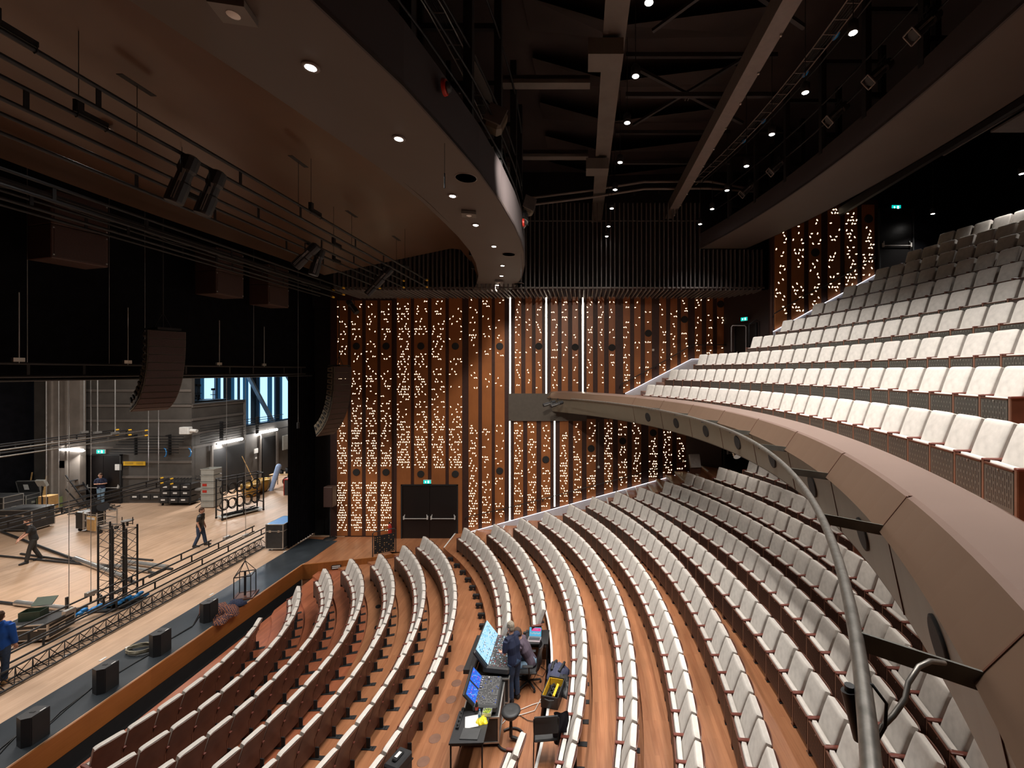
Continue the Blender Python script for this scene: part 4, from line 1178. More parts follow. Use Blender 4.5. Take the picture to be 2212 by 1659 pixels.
# suspension wires with clamps
for bi, y in ((0, 4.5), (0, 9.6), (0, 14.6), (1, 6.0), (1, 12.0), (2, 8.5), (2, 13.6)):
    x, z = ((-6.02, 11.38), (-6.92, 11.36), (-7.85, 11.33))[bi]
    mb = MB(); mb.box((0, y - 1.0, .07), (.05, .40, .06)); mb.box((0, y - 1.15, .14), (.07, .08, .14)); mb.tube((0, y - 1.15, .2), (0, y - 1.15, 1.35), .005, 5)
    for s in (-.18, .18): mb.path([(.03, y - 1 + s, .05), (.035, y - 1 + s, -.02), (0, y - 1 + s, -.04), (-.03, y - 1 + s, 0)], .006, 5)
    mb.build('hanger_clamp', M['steel'], BARS[bi])
def profile_lantern(loc, aim, label, L=.85, r=.115, hang=.3):
    t = thing('profile_lantern', loc, label, 'stage light')
    d = (Vector(aim) - Vector(loc)).normalized(); Rm = d.to_track_quat('Z', 'Y').to_matrix().to_4x4()
    a = Vector((0, 0, -hang)); 
    mb = MB()
    mb.lathe(a, [(.06, -L * .42), (r * .95, -L * .38), (r * 1.0, -L * .12), (r * .8, -L * .06), (r * .8, L * .12), (r, L * .15), (r, L * .52), (r * .92, L * .55)], 12, smooth=False, M=Rm)
    mb.build('barrel', M['blackp'], t)
    mb = MB(); mb.lathe(a, [(.001, L * .54), (r * .85, L * .54)], 14, M=Rm); mb.build('front_lens', M['steel'], t)
    side = d.cross(Vector((0, 0, 1))); side = side.normalized() if side.length > .01 else Vector((1, 0, 0))
    mb = MB(); w = r * 1.25
    mb.path([a + side * w, a + side * w + Vector((0, 0, hang * .8)), a - side * w + Vector((0, 0, hang * .8)), a - side * w], .012, 5)
    mb.build('yoke', M['steel'], t)
    mb = MB(); mb.box((0, 0, -.02), (.05, .07, .09)); mb.path([(0, .02, -.04), (.08, .1, -.15), (.03, .05, -hang)], .008, 5); mb.build('clamp', M['steel'], t)
    mb = MB(); mb.bar(a + side * (r * .9) - d * L * .1, a + side * (r * .9) + d * L * .5, .02, .04); mb.bar(a - side * (r * .9) - d * L * .1, a - side * (r * .9) + d * L * .5, .02, .04); mb.build('side_rail', M['alu'], t)
    return t
for i, (px, py, X, z, ax, L) in enumerate(((398, 345, -6.02, 11.1, -.25, .8), (458, 378, -6.02, 11.1, -.25, .8), (665, 487, -6.92, 11.1, -.9, .8), (686, 500, -6.92, 11.05, -.2, .75), (812, 560, -6.92, 11.05, -.8, .8), (830, 570, -6.02, 11.05, -.8, .75), (760, 625, -9.7, 10.9, .8, .7))):
    Y = FPX * abs(X) / (CX - px)
    loc = Vector((X, Y, z))
    d = Vector((ax, -.15, -1.0))
    nm = ('large profile spotlight on the front bar, nearest the camera', 'large profile spotlight on the front bar, second from the camera', 'tilted profile spotlight, left of the middle pair', 'upright profile spotlight, right of the middle pair', 'tilted profile spotlight of the far pair, left one', 'tilted profile spotlight of the far pair, right one', 'small profile spotlight at the far end over the wooden wall')[i]
    profile_lantern(loc, loc + d * 5, nm, L, .12)
# flown subwoofer clusters
def cabinet_pair(loc, label, rz):
    t = thing('flown_subwoofer', loc, label, 'speaker', rz)
    for k in (0, 1):
        mb = MB(); mb.box((0, 0, -.37 - .76 * k), (.80, .95, .75), bev=.015); c = mb.build('cabinet', M['array'], t)
        mb = MB(); mb.box((.03, 0, -.37 - .76 * k), (.765, .86, .66)); mb.build('mesh_front', M['arrayface'], c)
        mb = MB()
        for sy in (-.44, .44):
            for sz in (-.30, .30): mb.box((.408, sy, -.37 - .76 * k + sz), (.012, .03, .03))
        mb.build('corner_bolts', M['alu'], c)
    mb = MB(); mb.box((0, 0, .03), (.7, .8, .05)); mb.tube((0, 0, 0), (0, 0, 1.93), .015, 6); mb.build('flying_frame', M['black'], t)
for i, (px, Y, rz) in enumerate(((150, 9.9, -.25), (475, 14.2, -.15), (582, 16.4, -.12))):
    X = (px - CX) / FPX * Y
    cabinet_pair((X, Y, 11.85), 'dark brown twin subwoofer flown against the black header, %s' % ('nearest and largest', 'middle one', 'furthest one')[i], rz)
# curved line arrays
def line_array(loc, n, label, rz=0.0, w=.95, h=.235, curve=.055, dep=.55, start=0.0):
    t = thing('line_array', loc, label, 'speaker array', rz)
    x, z, a = 0.0, -.1, start
    for k in range(n):
        Mk = Matrix.Translation((x, 0, z)) @ Matrix.Rotation(a, 4, 'Y') @ Matrix.Translation((-dep / 2, 0, -h / 2))
        mb = MB()
        f = [(dep / 2, -w / 2, -h / 2 + .004), (dep / 2, w / 2, -h / 2 + .004), (dep / 2, w / 2, h / 2 - .004), (dep / 2, -w / 2, h / 2 - .004)]
        b = [(-dep / 2, -w * .38, -h * .30), (-dep / 2, w * .38, -h * .30), (-dep / 2, w * .38, h * .30), (-dep / 2, -w * .38, h * .30)]
        vs = [Mk @ Vector(q) for q in f + b]
        mb.add(vs, [(0, 1, 2, 3), (4, 7, 6, 5), (0, 4, 5, 1), (1, 5, 6, 2), (2, 6, 7, 3), (3, 7, 4, 0)])
        c = mb.build('array_cabinet', M['arrayside'], t)
        mb = MB(); mb.mbox(Mk @ Matrix.Translation((dep / 2 + .006, 0, 0)), (.014, w * .96, h * .86)); mb.build('mesh_front', M['arrayface'], c)
        mb = MB()
        for sy in (-1, 1):
            mb.mbox(Mk @ Matrix.Translation((dep * .36, sy * w * .485, 0)), (.05, .03, h * .8)); mb.mbox(Mk @ Matrix.Translation((-dep * .1, sy * w * .455, 0)), (.14, .03, h * .3))
        mb.build('rigging_plate', M['black'], c)
        z -= h * math.cos(a); x -= h * math.sin(a); a += curve * (.35 + k * .16)
    mb = MB(); mb.box((-.25, 0, -.05), (.75, .5, .06)); mb.tube((-.25, 0, -.05), (-.25, 0, 13.8 - loc[2]), .02, 6); mb.tube((-.25, -.2, -.05), (-.25, 0, .4), .012, 5); mb.tube((-.25, .2, -.05), (-.25, 0, .4), .012, 5)
    mb.build('flying_frame', M['black'], t)
    return t
line_array((-11.30, 11.6, 9.05), 12, 'curved brown line array hanging in the middle of the stage opening', -.42, w=.80, h=.215, dep=.50, curve=.088)
line_array((-10.62, 18.9, 8.15), 13, 'curved brown line array hanging beside the wooden wall', -.38, w=.85, h=.265, dep=.55, curve=.062)
# header truss at eye level
t = ladder_bar('header_truss', -12.75, 8.03, 2.0, 19.6, .30, 'long dark ladder truss along the bottom of the black header', cap=False, strut=1.4, mat=M['darkbeam'], cat='truss')
mb = MB(); mb.tube((.3, 0, -.38), (.3, 17.6, -.38), .03, 8); mb.build('lower_pipe', M['steel'], t)
for y in (9.6, 11.9, 14.9, 17.0): 
    mb = MB(); mb.tube((.05, y - 2, 0), (.05, y - 2, 1.6), .012, 6); mb.box((.03, y - 2, .08), (.06, .2, .09)); mb.build('hanger', M['alu'], t)
for i, y in enumerate((12.15, 12.9)):
    q = thing('black_lantern', (-12.4, y, 7.45), 'small black lantern clamped under the header truss behind the line array, %s' % ('left' if i == 0 else 'right'), 'stage light')
    mb = MB(); mb.tube((0, -.12, 0), (0, .16, -.03), .13 if i == 0 else .10, 14); mb.build('body', M['blackp'], q); mb = MB(); mb.tube((0, 0, .1), (0, 0, .25), .02, 6); mb.build('clamp', M['steel'], q)
# thin wires before the header
for i, (px, Y) in enumerate(((59, 9.6), (236, 11.2), (313, 12.2), (548, 16.0), (644, 17.9))):
    p = at(px, 600, Y)
    q = thing('steel_wire', (p.x, Y, 13.8), 'thin vertical steel wire in front of the black header, %s from the left' % ORD[i + 1], 'wire')
    mb = MB(); mb.tube((0, 0, 0), (0, 0, -(13.8 - (CAMZ + .2)) if i != 4 else -8.1), .006, 5); mb.build('wire', M['alu'], q)
    if i == 4: mb = MB(); mb.tube((0, 0, -8.1), (0, 0, -8.35), .05, 8); mb.build('weight', M['black'], q)

# catwalk cage over the curved band, left of the roof opening
cw = thing('left_catwalk', (-3.5, 9, 13), 'black steel catwalk with cable ladders above the curved ceiling band', 'catwalk')
def cwx(y, off): 
    for k in range(len(lo_pts) - 1):
        if lo_pts[k][1] <= y <= lo_pts[k + 1][1]:
            t_ = (y - lo_pts[k][1]) / (lo_pts[k + 1][1] - lo_pts[k][1]); return lerp(lo_pts[k][0], lo_pts[k + 1][0], t_) + off
ys = [2.0 + i * 1.9 for i in range(9)]
for y in ys: mb = MB(); mb.box((cwx(y, -.15), y, 14.1), (.16, .16, 4.2)); mb.box((cwx(y, -1.9), y, 14.1), (.12, .12, 4.2)); mb.box((cwx(y, -1.0), y, 13.0), (1.8, .10, .12)); mb.box((cwx(y, -1.0), y, 15.6), (1.8, .10, .12)); place(mb, 'post_frame', M['black'], cw)
mb = MB()
for z, off in ((12.6, -.05), (13.1, -.05), (13.65, -.1), (15.3, -.1)): mb.path([(cwx(y, off), y, z) for y in [1.2 + i * .8 for i in range(22)]], .025, 6)
place(mb, 'rails', M['steel'], cw)
mb = MB()
for off in (-.55, -.85):
    for z in (14.3,): mb.path([(cwx(y, off), y, z) for y in [1.2 + i * .8 for i in range(22)]], .015, 5)
for i in range(44): y = 1.2 + i * .38; mb.bar((cwx(y, -.55), y, 14.3), (cwx(y, -.85), y, 14.3), .015, .015)
place(mb, 'cable_ladder', M['alu'], cw)
mb = MB()
for k in range(7): mb.path([(cwx(y, -.58 - .04 * k), y, 14.34 + .02 * math.sin(y * 3 + k)) for y in [1.2 + i * .8 for i in range(22)]], .010, 4)
place(mb, 'cables', M['cable'], cw)
mb = MB(); mb.box((0, 0, 0), (.02, .02, .02)); mb = MB()
for y0 in (4.4, 8.3, 12.6): mb.bar((cwx(y0, -.35), y0, 13.95), (cwx(y0 + 2.2, -.35), y0 + 2.2, 13.95), .22, .14)
place(mb, 'duct', M['beam'], cw)
def ear_speaker(loc, label, rz):
    q = thing('catwalk_speaker', loc, label, 'speaker', rz)
    mb = MB(); mb.mbox(Matrix.Rotation(-.35, 4, 'X') @ Matrix.Rotation(.35, 4, 'Y'), (.42, .34, .58), .09); mb.build('cabinet', M['arrayside'], q)
    mb = MB(); mb.mbox(Matrix.Rotation(-.35, 4, 'X') @ Matrix.Rotation(.35, 4, 'Y') @ Matrix.Translation((0, -.17, 0)), (.38, .03, .53), .02); mb.build('grille', M['slat'], q)
    mb = MB(); mb.path([(0, 0, .2), (-.15, .1, .45), (-.3, .1, .5)], .02, 6); mb.build('bracket', M['black'], q)
ear_speaker(at(1069, 262, 8.9), 'rounded grey loudspeaker hung on the left catwalk, nearer one', .3)
ear_speaker(at(1140, 446, 13.2), 'rounded grey loudspeaker hung on the left catwalk, further one', .5)
q = thing('moving_light', at(1131, 478, 13.0), 'white and black moving light hanging at the end of the curved band', 'stage light')
mb = MB(); mb.tube((0, 0, .22), (0, 0, .08), .14, 14); mb.box((0, 0, .26), (.2, .2, .08)); mb.build('base', M['blackp'], q)
mb = MB(); mb.tube((.05, -.05, 0), (-.08, -.12, -.28), .11, 12, .09); mb.build('head', M['greycrate'], q); mb = MB(); mb.box((.13, 0, 0), (.03, .1, .25)); mb.box((-.13, 0, 0), (.03, .1, .25)); mb.build('yoke', M['black'], q)
# right catwalk behind the curved band with lanterns
cr = thing('right_catwalk', (5.6, 9, 14.3), 'black steel catwalk with cable trays above the right curved band', 'catwalk')
def rbx(y, off): return 6.30 - (y - 8.8) ** 2 / 59 + off
for y in [1.5 + i * 1.6 for i in range(10)]: mb = MB(); mb.box((rbx(y, .05), y, 14.9), (.13, .13, 2.8)); mb.box((rbx(y, 1.6), y, 14.9), (.13, .13, 2.8)); mb.box((rbx(y, .8), y, 14.0), (1.6, .08, .1)); mb.box((rbx(y, .8), y, 15.9), (1.6, .08, .1)); place(mb, 'post_frame', M['black'], cr)
mb = MB(); yy = [.8 + i * .8 for i in range(21)]
for z, off in ((14.2, 0), (14.75, 0), (15.3, -.5), (15.9, -.3)): mb.path([(rbx(y, off), y, z) for y in yy], .022, 6)
place(mb, 'rails', M['steel'], cr)
mb = MB()
for off in (-.75, -1.05): mb.path([(rbx(y, off), y, 15.2) for y in yy], .015, 5)
for i in range(40): y = .9 + i * .4; mb.bar((rbx(y, -.75), y, 15.2), (rbx(y, -1.05), y, 15.2), .014, .014)
place(mb, 'cable_ladder', M['slat'], cr)
mb = MB()
for k in range(5): mb.path([(rbx(y, -.8 - .05 * k), y, 15.24 + .03 * math.sin(y * 2 + k)) for y in yy], .012, 4)
place(mb, 'cables', M['cable'], cr)
mb = MB()
for y in (4.3, 7.4, 9.4, 10.6, 12.6, 13.7): mb.ball((rbx(y, -.7), y, 15.25), .06, 6, 1, 2.2, .7)
place(mb, 'blue_cable_loops', M['blue'], cr)
for i, y in enumerate((3.4, 4.6, 5.5, 7.6, 8.8, 10.2, 12.8, 14.4)):
    loc = (rbx(y, -.12), y, 14.35)
    q = profile_lantern(loc, (rbx(y, -.12) - 5, y + .2, 9.8), 'black profile lantern with square frame on the right catwalk, %s from the camera' % ORD[i + 1], .6, .11, .28)
    d_ = (Vector((-5, .2, -4.5))).normalized(); mb = MB(); Rm = d_.to_track_quat('Z', 'Y').to_matrix().to_4x4()
    for a in range(4):
        a0, a1 = a * PI / 2 + PI / 4, (a + 1) * PI / 2 + PI / 4
        e = d_ * .36 + Vector((0, 0, -.28))
        mb.bar(e + Rm @ Vector((math.cos(a0) * .16, math.sin(a0) * .16, 0)), e + Rm @ Vector((math.cos(a1) * .16, math.sin(a1) * .16, 0)), .02, .02)
    mb.build('gel_frame', M['slat'], q)
# far catwalk rails and trays in front of the slats
q = thing('far_catwalk_rail', (1.5, 17.2, 15.4), 'pale cable tray and pipes spanning below the roof at the far end', 'cable tray')
mb = MB()
for z in (0, -.28): mb.path([(-3.6, 0, -.55 + z), (-1.2, 0, -.25 + z), (1.0, 0, .10 + z), (3.6, 0, .12 + z), (5.4, 0, -.2 + z * .3)], .05, 6)
mb.build('tray', M['slat'], q)
mb = MB()
for k in range(9): mb.box((-3.4 + k, .05, -.45 + .07 * k), (.05, .04, .5))
mb.build('hangers', M['black'], q)
# dark beam and speaker frame over the upper balcony
q = thing('rear_beam', (9.8, 9, 13.9), 'dark beam with small pipe brackets above the upper balcony', 'roof beam')
mb = MB(); mb.box((.3, 0, .2), (.14, 18, .3)); mb.build('girder', M['darkbeam'], q); mb = MB(); mb.box((.8, -1, .3), (.05, 9, .06)); mb.box((.95, 1, .0), (.9, 1.5, .05)); mb.build('panel', M['slat'], q)

# lanterns, camera head and cable on the balcony pipe
for i, (px, py) in enumerate(((1283, 868), (1315, 868))):
    a = (.80, .765)[i]; p = bpt(a, 14.57, 6.63)
    profile_lantern(p, p + Vector((-4, -1.5, -1.2)), 'black and silver profile lantern below the far end of the balcony, %s one' % ('left', 'right')[i], .62, .085, .22)
Yq = 12.5
p = at(1597, 940, 12.1)
q = thing('camera_head', p, 'black remote camera head hanging from the balcony pipe', 'camera')
mb = MB(); mb.tube((0, 0, 0), (0, 0, -.28), .02, 6); mb.build('drop_pole', M['black'], q)
mb = MB(); mb.tube((0, 0, -.28), (0, 0, -.36), .17, 18); mb.tube((0, 0, -.36), (0, 0, -.62), .12, 18, .10); mb.box((.02, 0, -.30), (.34, .24, .10)); mb.build('body', M['blackp'], q)
mb = MB(); mb.tube((-.12, -.06, -.50), (-.12, -.16, -.58), .10, 14); mb.build('lens', M['chrome'], q)
mb = MB(); mb.path([(.05, .02, -.3), (.28, .02, -.25), (.30, .05, .05), (.15, .1, .14)], .012, 6); mb.path([(.0, .02, .1), (-.2, .0, .05), (-.22, 0, -.18)], .006, 5); mb.build('cable', M['cable'], q)
# thick looped cable and plug box near the camera
a = -.468
pb = gr(1835, 1500, 6.66); 
q = thing('plug_box', at(1845, 1500, 1.62), 'black rubber plug box taped to the balcony pipe with a looped grey cable', 'plug box')
mb = MB(); mb.tube((-.03, -.02, .03), (-.01, -.05, -.13), .030, 12, .022); mb.tube((-.03, -.02, .05), (-.03, -.02, .03), .018, 10); mb.build('box', M['blackp'], q)
mb = MB(); P0 = Vector(q.location)
def L2(px, py, Y): return at(px, py, Y) - P0
mb.path([L2(1845, 1490, 1.62), L2(1858, 1470, 1.6), L2(1885, 1480, 1.58), L2(1915, 1520, 1.55), L2(1912, 1570, 1.55), L2(1895, 1600, 1.56)], .006, 8); mb.build('thin_cable', M['cable'], q)
mb = MB(); mb.path([L2(2040, 1432, 1.72), L2(2010, 1428, 1.70), L2(1985, 1440, 1.68), L2(1962, 1475, 1.65), L2(1955, 1510, 1.62), L2(1930, 1545, 1.6), L2(1905, 1570, 1.58), L2(1893, 1600, 1.57), L2(1900, 1620, 1.56)], .010, 10); mb.build('grey_cable', M['pipe'], q)
# lone folded seats
def lone_seat(loc, rz, label):
    t = thing('usher_seat', loc, label, 'seat', rz); child('back_cushion', BACK, t); child('back_shell', SHELL, t)
    mb = MB(); mb.tube((0, -.12, 0), (0, -.12, .45), .03, 8); mb.build('post', M['seatwood'], t)
p = gr(1507, 1062, 3.0); lone_seat((p.x + .1, 18.2, 3.35), .15, 'single cream usher seat beside the dark door under the balcony')
lone_seat(at(1309, 870, 17.6) + Vector((0, 0, -.75)), .9, 'single cream seat back showing behind the far end of the balcony parapet')
# stair railings by the balcony exit
q = thing('guard_rail', at(1580, 760, 17.6), 'pale tubular guard rail beside the dark balcony exit', 'railing')
mb = MB(); mb.path([(0, 0, 0), (0, 0, 1.02), (.05, 0, 1.08), (.55, 0, 1.08), (.60, 0, 1.02), (.60, 0, 0)], .022, 8); mb.build('tube', M['slat'], q)
q = thing('guard_rail', at(1618, 760, 17.9), 'dark tubular guard rail behind the pale one at the balcony exit', 'railing')
mb = MB(); mb.path([(0, 0, 0), (0, 0, 1.15), (.3, 0, 1.35), (.48, .1, 1.3), (.5, .1, 0)], .02, 8); mb.build('tube', M['steel'], q)
# sockets on the wall
for i, (px, py) in enumerate(((1411, 756), (1293, 1009))):
    q = thing('wall_socket', at(px, py, WALL - .02), 'small white wall socket between wood strips, %s' % ('upper wall', 'lower wall')[i], 'socket')
    mb = MB(); mb.box((0, 0, 0), (.10, .03, .10), bev=.008); mb.build('plate', M['white'], q)
    if i: mb = MB(); mb.tube((0, 0, .05), (0, 0, 2.1), .008, 5); mb.build('conduit', M['alu'], q)
# ================================================================ stage equipment
def case(loc, d, rz, label, name='flight_case', lid=None, body=None, top=None, cat='case'):
    """road case: panel body, aluminium edges, corner balls, latches, castors"""
    t = thing(name, loc, label, cat, rz); x, y, z = d; zb = .10
    mb = MB(); mb.box((0, 0, zb + z / 2), (x, y, z)); b = mb.build('body', body or M['case'], t)
    mb = MB(); e = .022
    for sx in (-1, 1):
        for sy in (-1, 1): mb.box((sx * x / 2, sy * y / 2, zb + z / 2), (e * 1.6, e * 1.6, z))
    for zz in (zb, zb + z * .72, zb + z):
        for s in (-1, 1): mb.box((0, s * y / 2, zz), (x, e * 1.5, e * 1.5)); mb.box((s * x / 2, 0, zz), (e * 1.5, y, e * 1.5))
    mb.build('aluminium_edges', M['alu'], t)
    for s in (-1, 1):
        mb = MB(); mb.box((s * x * .25, -y / 2 - .01, zb + z * .72), (.10, .02, .10)); mb.box((s * x * .25, y / 2 + .01, zb + z * .72), (.10, .02, .10)); mb.build('latch', M['chrome'], t)
        mb = MB(); mb.box((s * (x / 2 + .012), 0, zb + z * .42), (.02, .18, .12)); mb.build('handle', M['alu'], t)
    for sx in (-1, 1):
        for sy in (-1, 1):
            mb = MB(); mb.tube((sx * x * .4, sy * y * .36 - .02, .05), (sx * x * .4, sy * y * .36 + .02, .05), .05, 10); mb.box((sx * x * .4, sy * y * .36, .09), (.05, .05, .03)); mb.build('castor', M['blue'] if top else M['black'], t)
    if top: mb = MB(); mb.box((0, 0, zb + z + .006), (x * .94, y * .94, .012)); mb.build('top_sheet', top, t)
    if lid:  # open lid leaning back, with paper inside
        mb = MB(); Ml = Matrix.Translation((0, y / 2, zb + z)) @ Matrix.Rotation(-lid, 4, 'X') @ Matrix.Translation((0, -y / 2, .06))
        mb.mbox(Ml, (x, y, .10)); l = mb.build('lid', M['case'], t)
        mb = MB()
        for sx in (-1, 1): mb.mbox(Ml @ Matrix.Translation((sx * x / 2, 0, 0)), (.03, y, .12))
        for sy in (-1, 1): mb.mbox(Ml @ Matrix.Translation((0, sy * y / 2, 0)), (x, .03, .12))
        mb.build('lid_edges', M['alu'], l)
        mb = MB(); mb.mbox(Ml @ Matrix.Translation((-.1, 0, -.055)), (.24, .32, .006)); mb.build('paper_sheet', M['white'], l)
    return t
fc = gr(600, 1186)
case((fc.x, fc.y + .35, 0), (.75, 1.1, 1.05), 0.0, 'tall flight case with steel edges and blue top beside the leg drape', top=M['blue'])
p = gr(55, 1388); case((p.x, p.y + .3, 0), (1.15, .75, .42), .15, 'low flight case with grey edges near the man in blue', body=M['case'])
q = thing('ammo_box', (p.x - .15, p.y + .3, .52), 'open dark green metal box standing on the low flight case', 'box', .25)
mb = MB(); mb.box((0, 0, .01), (.5, .26, .02)); mb.box((0, -.13, .13), (.5, .012, .25)); mb.box((0, .13, .13), (.5, .012, .25)); mb.box((-.25, 0, .13), (.012, .26, .25)); mb.box((.25, 0, .13), (.012, .26, .25)); mb.build('body', M['oldgreen'], q)
mb = MB(); mb.box((.06, .26, .38), (.5, .02, .27), rx=-.9); mb.build('lid', M['oldgreen'], q)

# ---- cases and boxes at the far left
p = gr(30, 1150); case((p.x, p.y + .5, 0), (1.6, .9, .95), 0, 'wide open-fronted black flight case, leftmost on the stage', 'flight_case')
p = gr(22, 1108); case((p.x + .5, p.y - .8, 0), (1.5, .8, 1.1), 0, 'wide flight case behind the leftmost open one')
p = gr(95, 1112)
q = thing('plywood_cabinet', (p.x, p.y, 0), 'narrow plywood cabinet standing between the black cases', 'cabinet')
mb = MB(); mb.box((0, .2, .5), (.55, .5, 1.0)); mb.build('carcass', M['ply'], q); mb = MB(); mb.box((0, -.06, .5), (.04, .03, 1.0)); mb.box((-.27, -.06, .5), (.03, .03, 1.0)); mb.box((.27, -.06, .5), (.03, .03, 1.0)); mb.build('front_frame', M['case'], q)
p = gr(82, 1092); case((p.x, p.y - .7, 0), (1.1, .7, .75), .1, 'flight case with its lid open and a paper note, left of the plum bin', lid=1.35)
p = gr(148, 1082); case((p.x, p.y + .3, 0), (1.0, .65, .5), -.15, 'flight case with upright open lid and white note, near the grey panels', lid=1.5)
p = gr(45, 1078)
q = thing('scenery_trolley', (p.x, p.y + .3, 0), 'pale wooden scenery panel on a grey framed trolley', 'trolley')
mb = MB(); mb.box((0, 0, .85), (2.6, .06, 1.1)); mb.build('panel', plain('pale_wood', (.62, .50, .33), .5), q)
mb = MB()
for x in (-1.3, -.1, 1.3): mb.box((x, -.05, .85), (.10, .08, 1.3))
mb.box((0, -.05, 1.48), (2.9, .35, .10)); mb.box((0, -.05, .25), (2.7, .10, .06)); mb.build('frame', M['beam'], q)
p = gr(112, 1095)
q = thing('plastic_bin', (p.x, p.y, 0), 'green translucent plastic bin standing among the cases', 'bin')
mb = MB(); mb.prism([(-.5, -.3), (.5, -.3), (.5, .3), (-.5, .3)], 0, .02); 
for s in (-1, 1): mb.box((0, s * .3, .3), (1.0, .015, .6)); mb.box((s * .5, 0, .3), (.015, .6, .6))
mb.build('body', plain('olive_plastic', (.20, .25, .10), .4), q); mb = MB(); mb.box((0, -.31, .6), (1.06, .03, .05)); mb.box((0, .31, .6), (1.06, .03, .05)); mb.build('rim', M['oldgreen'], q)
p = gr(157, 1071)
q = thing('green_bucket', (p.x, p.y + .2, 0), 'bright green bucket on the floor behind the open case', 'bucket')
mb = MB(); mb.lathe((0, 0, 0), [(.15, 0), (.22, .38), (.235, .38), (.235, .42), (.21, .42), (.14, .04)], 20); mb.build('body', M['green'], q)
mb = MB(); mb.path([(-.22, 0, .38), (-.15, 0, .55), (0, 0, .6), (.15, 0, .55), (.22, 0, .38)], .008, 5); mb.build('handle', M['steel'], q)
p = gr(115, 1078)
q = thing('yellow_crate', (p.x, p.y, 0), 'small yellow crate beside the green bucket', 'crate')
mb = MB(); mb.box((0, 0, .02), (.42, .30, .03)); mb.box((0, -.15, .13), (.42, .02, .24)); mb.box((0, .15, .13), (.42, .02, .24)); mb.box((-.21, 0, .13), (.02, .30, .24)); mb.box((.21, 0, .13), (.02, .30, .24)); mb.build('body', M['yellow'], q)
q = thing('step_ladder', (-29.6, 24.4, 0), 'dark leaning step ladder with handrail against the grey panels', 'ladder')
mb = MB(); mb.bar((0, 0, 1.9), (1.3, 0, .1), .05, .05); mb.bar((0, .5, 1.9), (1.3, .5, .1), .05, .05); mb.bar((0, 0, 1.1), (1.0, 0, 0), .04, .04); mb.build('rails', M['black'], q)
mb = MB()
for k in range(5): mb.box((.2 + .22 * k, .25, 1.55 - .3 * k), (.2, .5, .03))
mb.build('treads', M['steel'], q)
for i, (px, Y, h, lab) in enumerate(((57, 24.9, 1.9, 'left of the ladder'), (129, 25.0, 2.0, 'behind the open case'), (91, 24.6, 1.8, 'wider board by the ladder'))):
    x = (px - CX) / FPX * Y
    q = thing('timber_batten', (x, Y, 0), 'pale timber batten leaning on the stage wall, %s' % lab, 'timber')
    mb = MB(); mb.bar((0, 0, 0), (.08, .2, h), .16 if i == 2 else .05, .03); mb.build('board', M['ply'], q)
q = thing('work_lamp', (-28.3, 22.3, 0), 'grey floodlight on a tripod at the left of the stage', 'lamp')
mb = MB(); mb.box((0, 0, 2.0), (.5, .12, .38), rx=.4, bev=.02); mb.build('head', M['greycrate'], q)
mb = MB(); mb.tube((0, 0, 0), (0, 0, 1.85), .02, 6)
for a in range(3): mb.tube((0, 0, .5), (.4 * math.cos(a * 2.1), .4 * math.sin(a * 2.1), 0), .012, 5)
mb.build('stand', M['black'], q)
q = thing('projector_box', at(140, 1002, 24.9), 'white square ventilation box fixed on the grey stage wall', 'wall unit')
mb = MB(); mb.box((0, 0, 0), (.36, .3, .46), bev=.02); mb.build('case', M['white'], q); mb = MB(); mb.path([(.15, 0, .15), (.32, 0, .1), (.36, 0, -.15)], .015, 6); mb.build('hose', M['yellow'], q)
q = thing('tool_shelf', at(168, 1016, 25.0), 'black tool shelf on the wall with hanging blue gloves below', 'shelf')
mb = MB(); mb.box((0, 0, .1), (.75, .3, .04)); mb.box((0, .1, .0), (.7, .1, .3)); mb.build('board', M['black'], q)
mb = MB()
for k in range(6): mb.box((.0 + .07 * k, 0, -.75), (.04, .08, .28), ry=.2)
mb.build('blue_gloves', M['blue'], q)
mb = MB(); mb.box((-.25, 0, -.6), (.18, .12, .7), bev=.04); mb.build('grey_bag', M['greycrate'], q)
q = thing('notice', at(256, 1009, YL - .1), 'white paper notice taped on the black stage door', 'paper'); mb = MB(); mb.box((0, -.03, 0), (.36, .01, .36)); mb.build('sheet', M['white'], q)
q = thing('yellow_sign', at(291, 1001, YL - .1), 'long yellow safety sign on the dark stage wall', 'sign')
mb = MB(); mb.box((0, -.02, 0), (1.3, .02, .24)); mb.build('panel', M['yellow'], q)
mb = MB()
for k in range(3): mb.box((-.30, -.033, .06 - .05 * k), (.5, .003, .012)); mb.box((.33, -.033, .06 - .05 * k), (.4, .003, .012))
mb.build('text_lines', M['case'], q)
# racks of horizontal pipes on the wall
q = thing('pipe_rack', at(330, 955, YL - .3), 'rack of long blue-grey pipes stored on the stage wall', 'pipe rack')
mb = MB()
for k in range(7): mb.tube((-1.6 - .15 * k, -.1, .35 - .16 * k), (1.9 - (.3 if k > 2 else 0), -.1, .35 - .16 * k), .024, 6)
mb.build('pipes', M['steel'], q)
mb = MB()
for x in (1.0, -1.0): mb.box((x, 0, -.15), (.06, .15, 1.2)); mb.box((x, -.1, .42), (.08, .3, .04))
mb.build('brackets', M['black'], q)
q = thing('pipe_rack', (XU + .35, 27.2, 4.2), 'rack of long pipes below the dark projecting stage room', 'pipe rack')
mb = MB()
for k in range(7): mb.tube((0, -1.6, .35 - .16 * k), (0, 5.5 - .5 * k, .35 - .16 * k), .024, 6)
mb.build('pipes', M['steel'], q)
mb = MB()
for y in (.0, 3.0): mb.box((-.1, y, -.15), (.2, .06, 1.2))
mb.build('brackets', M['black'], q)
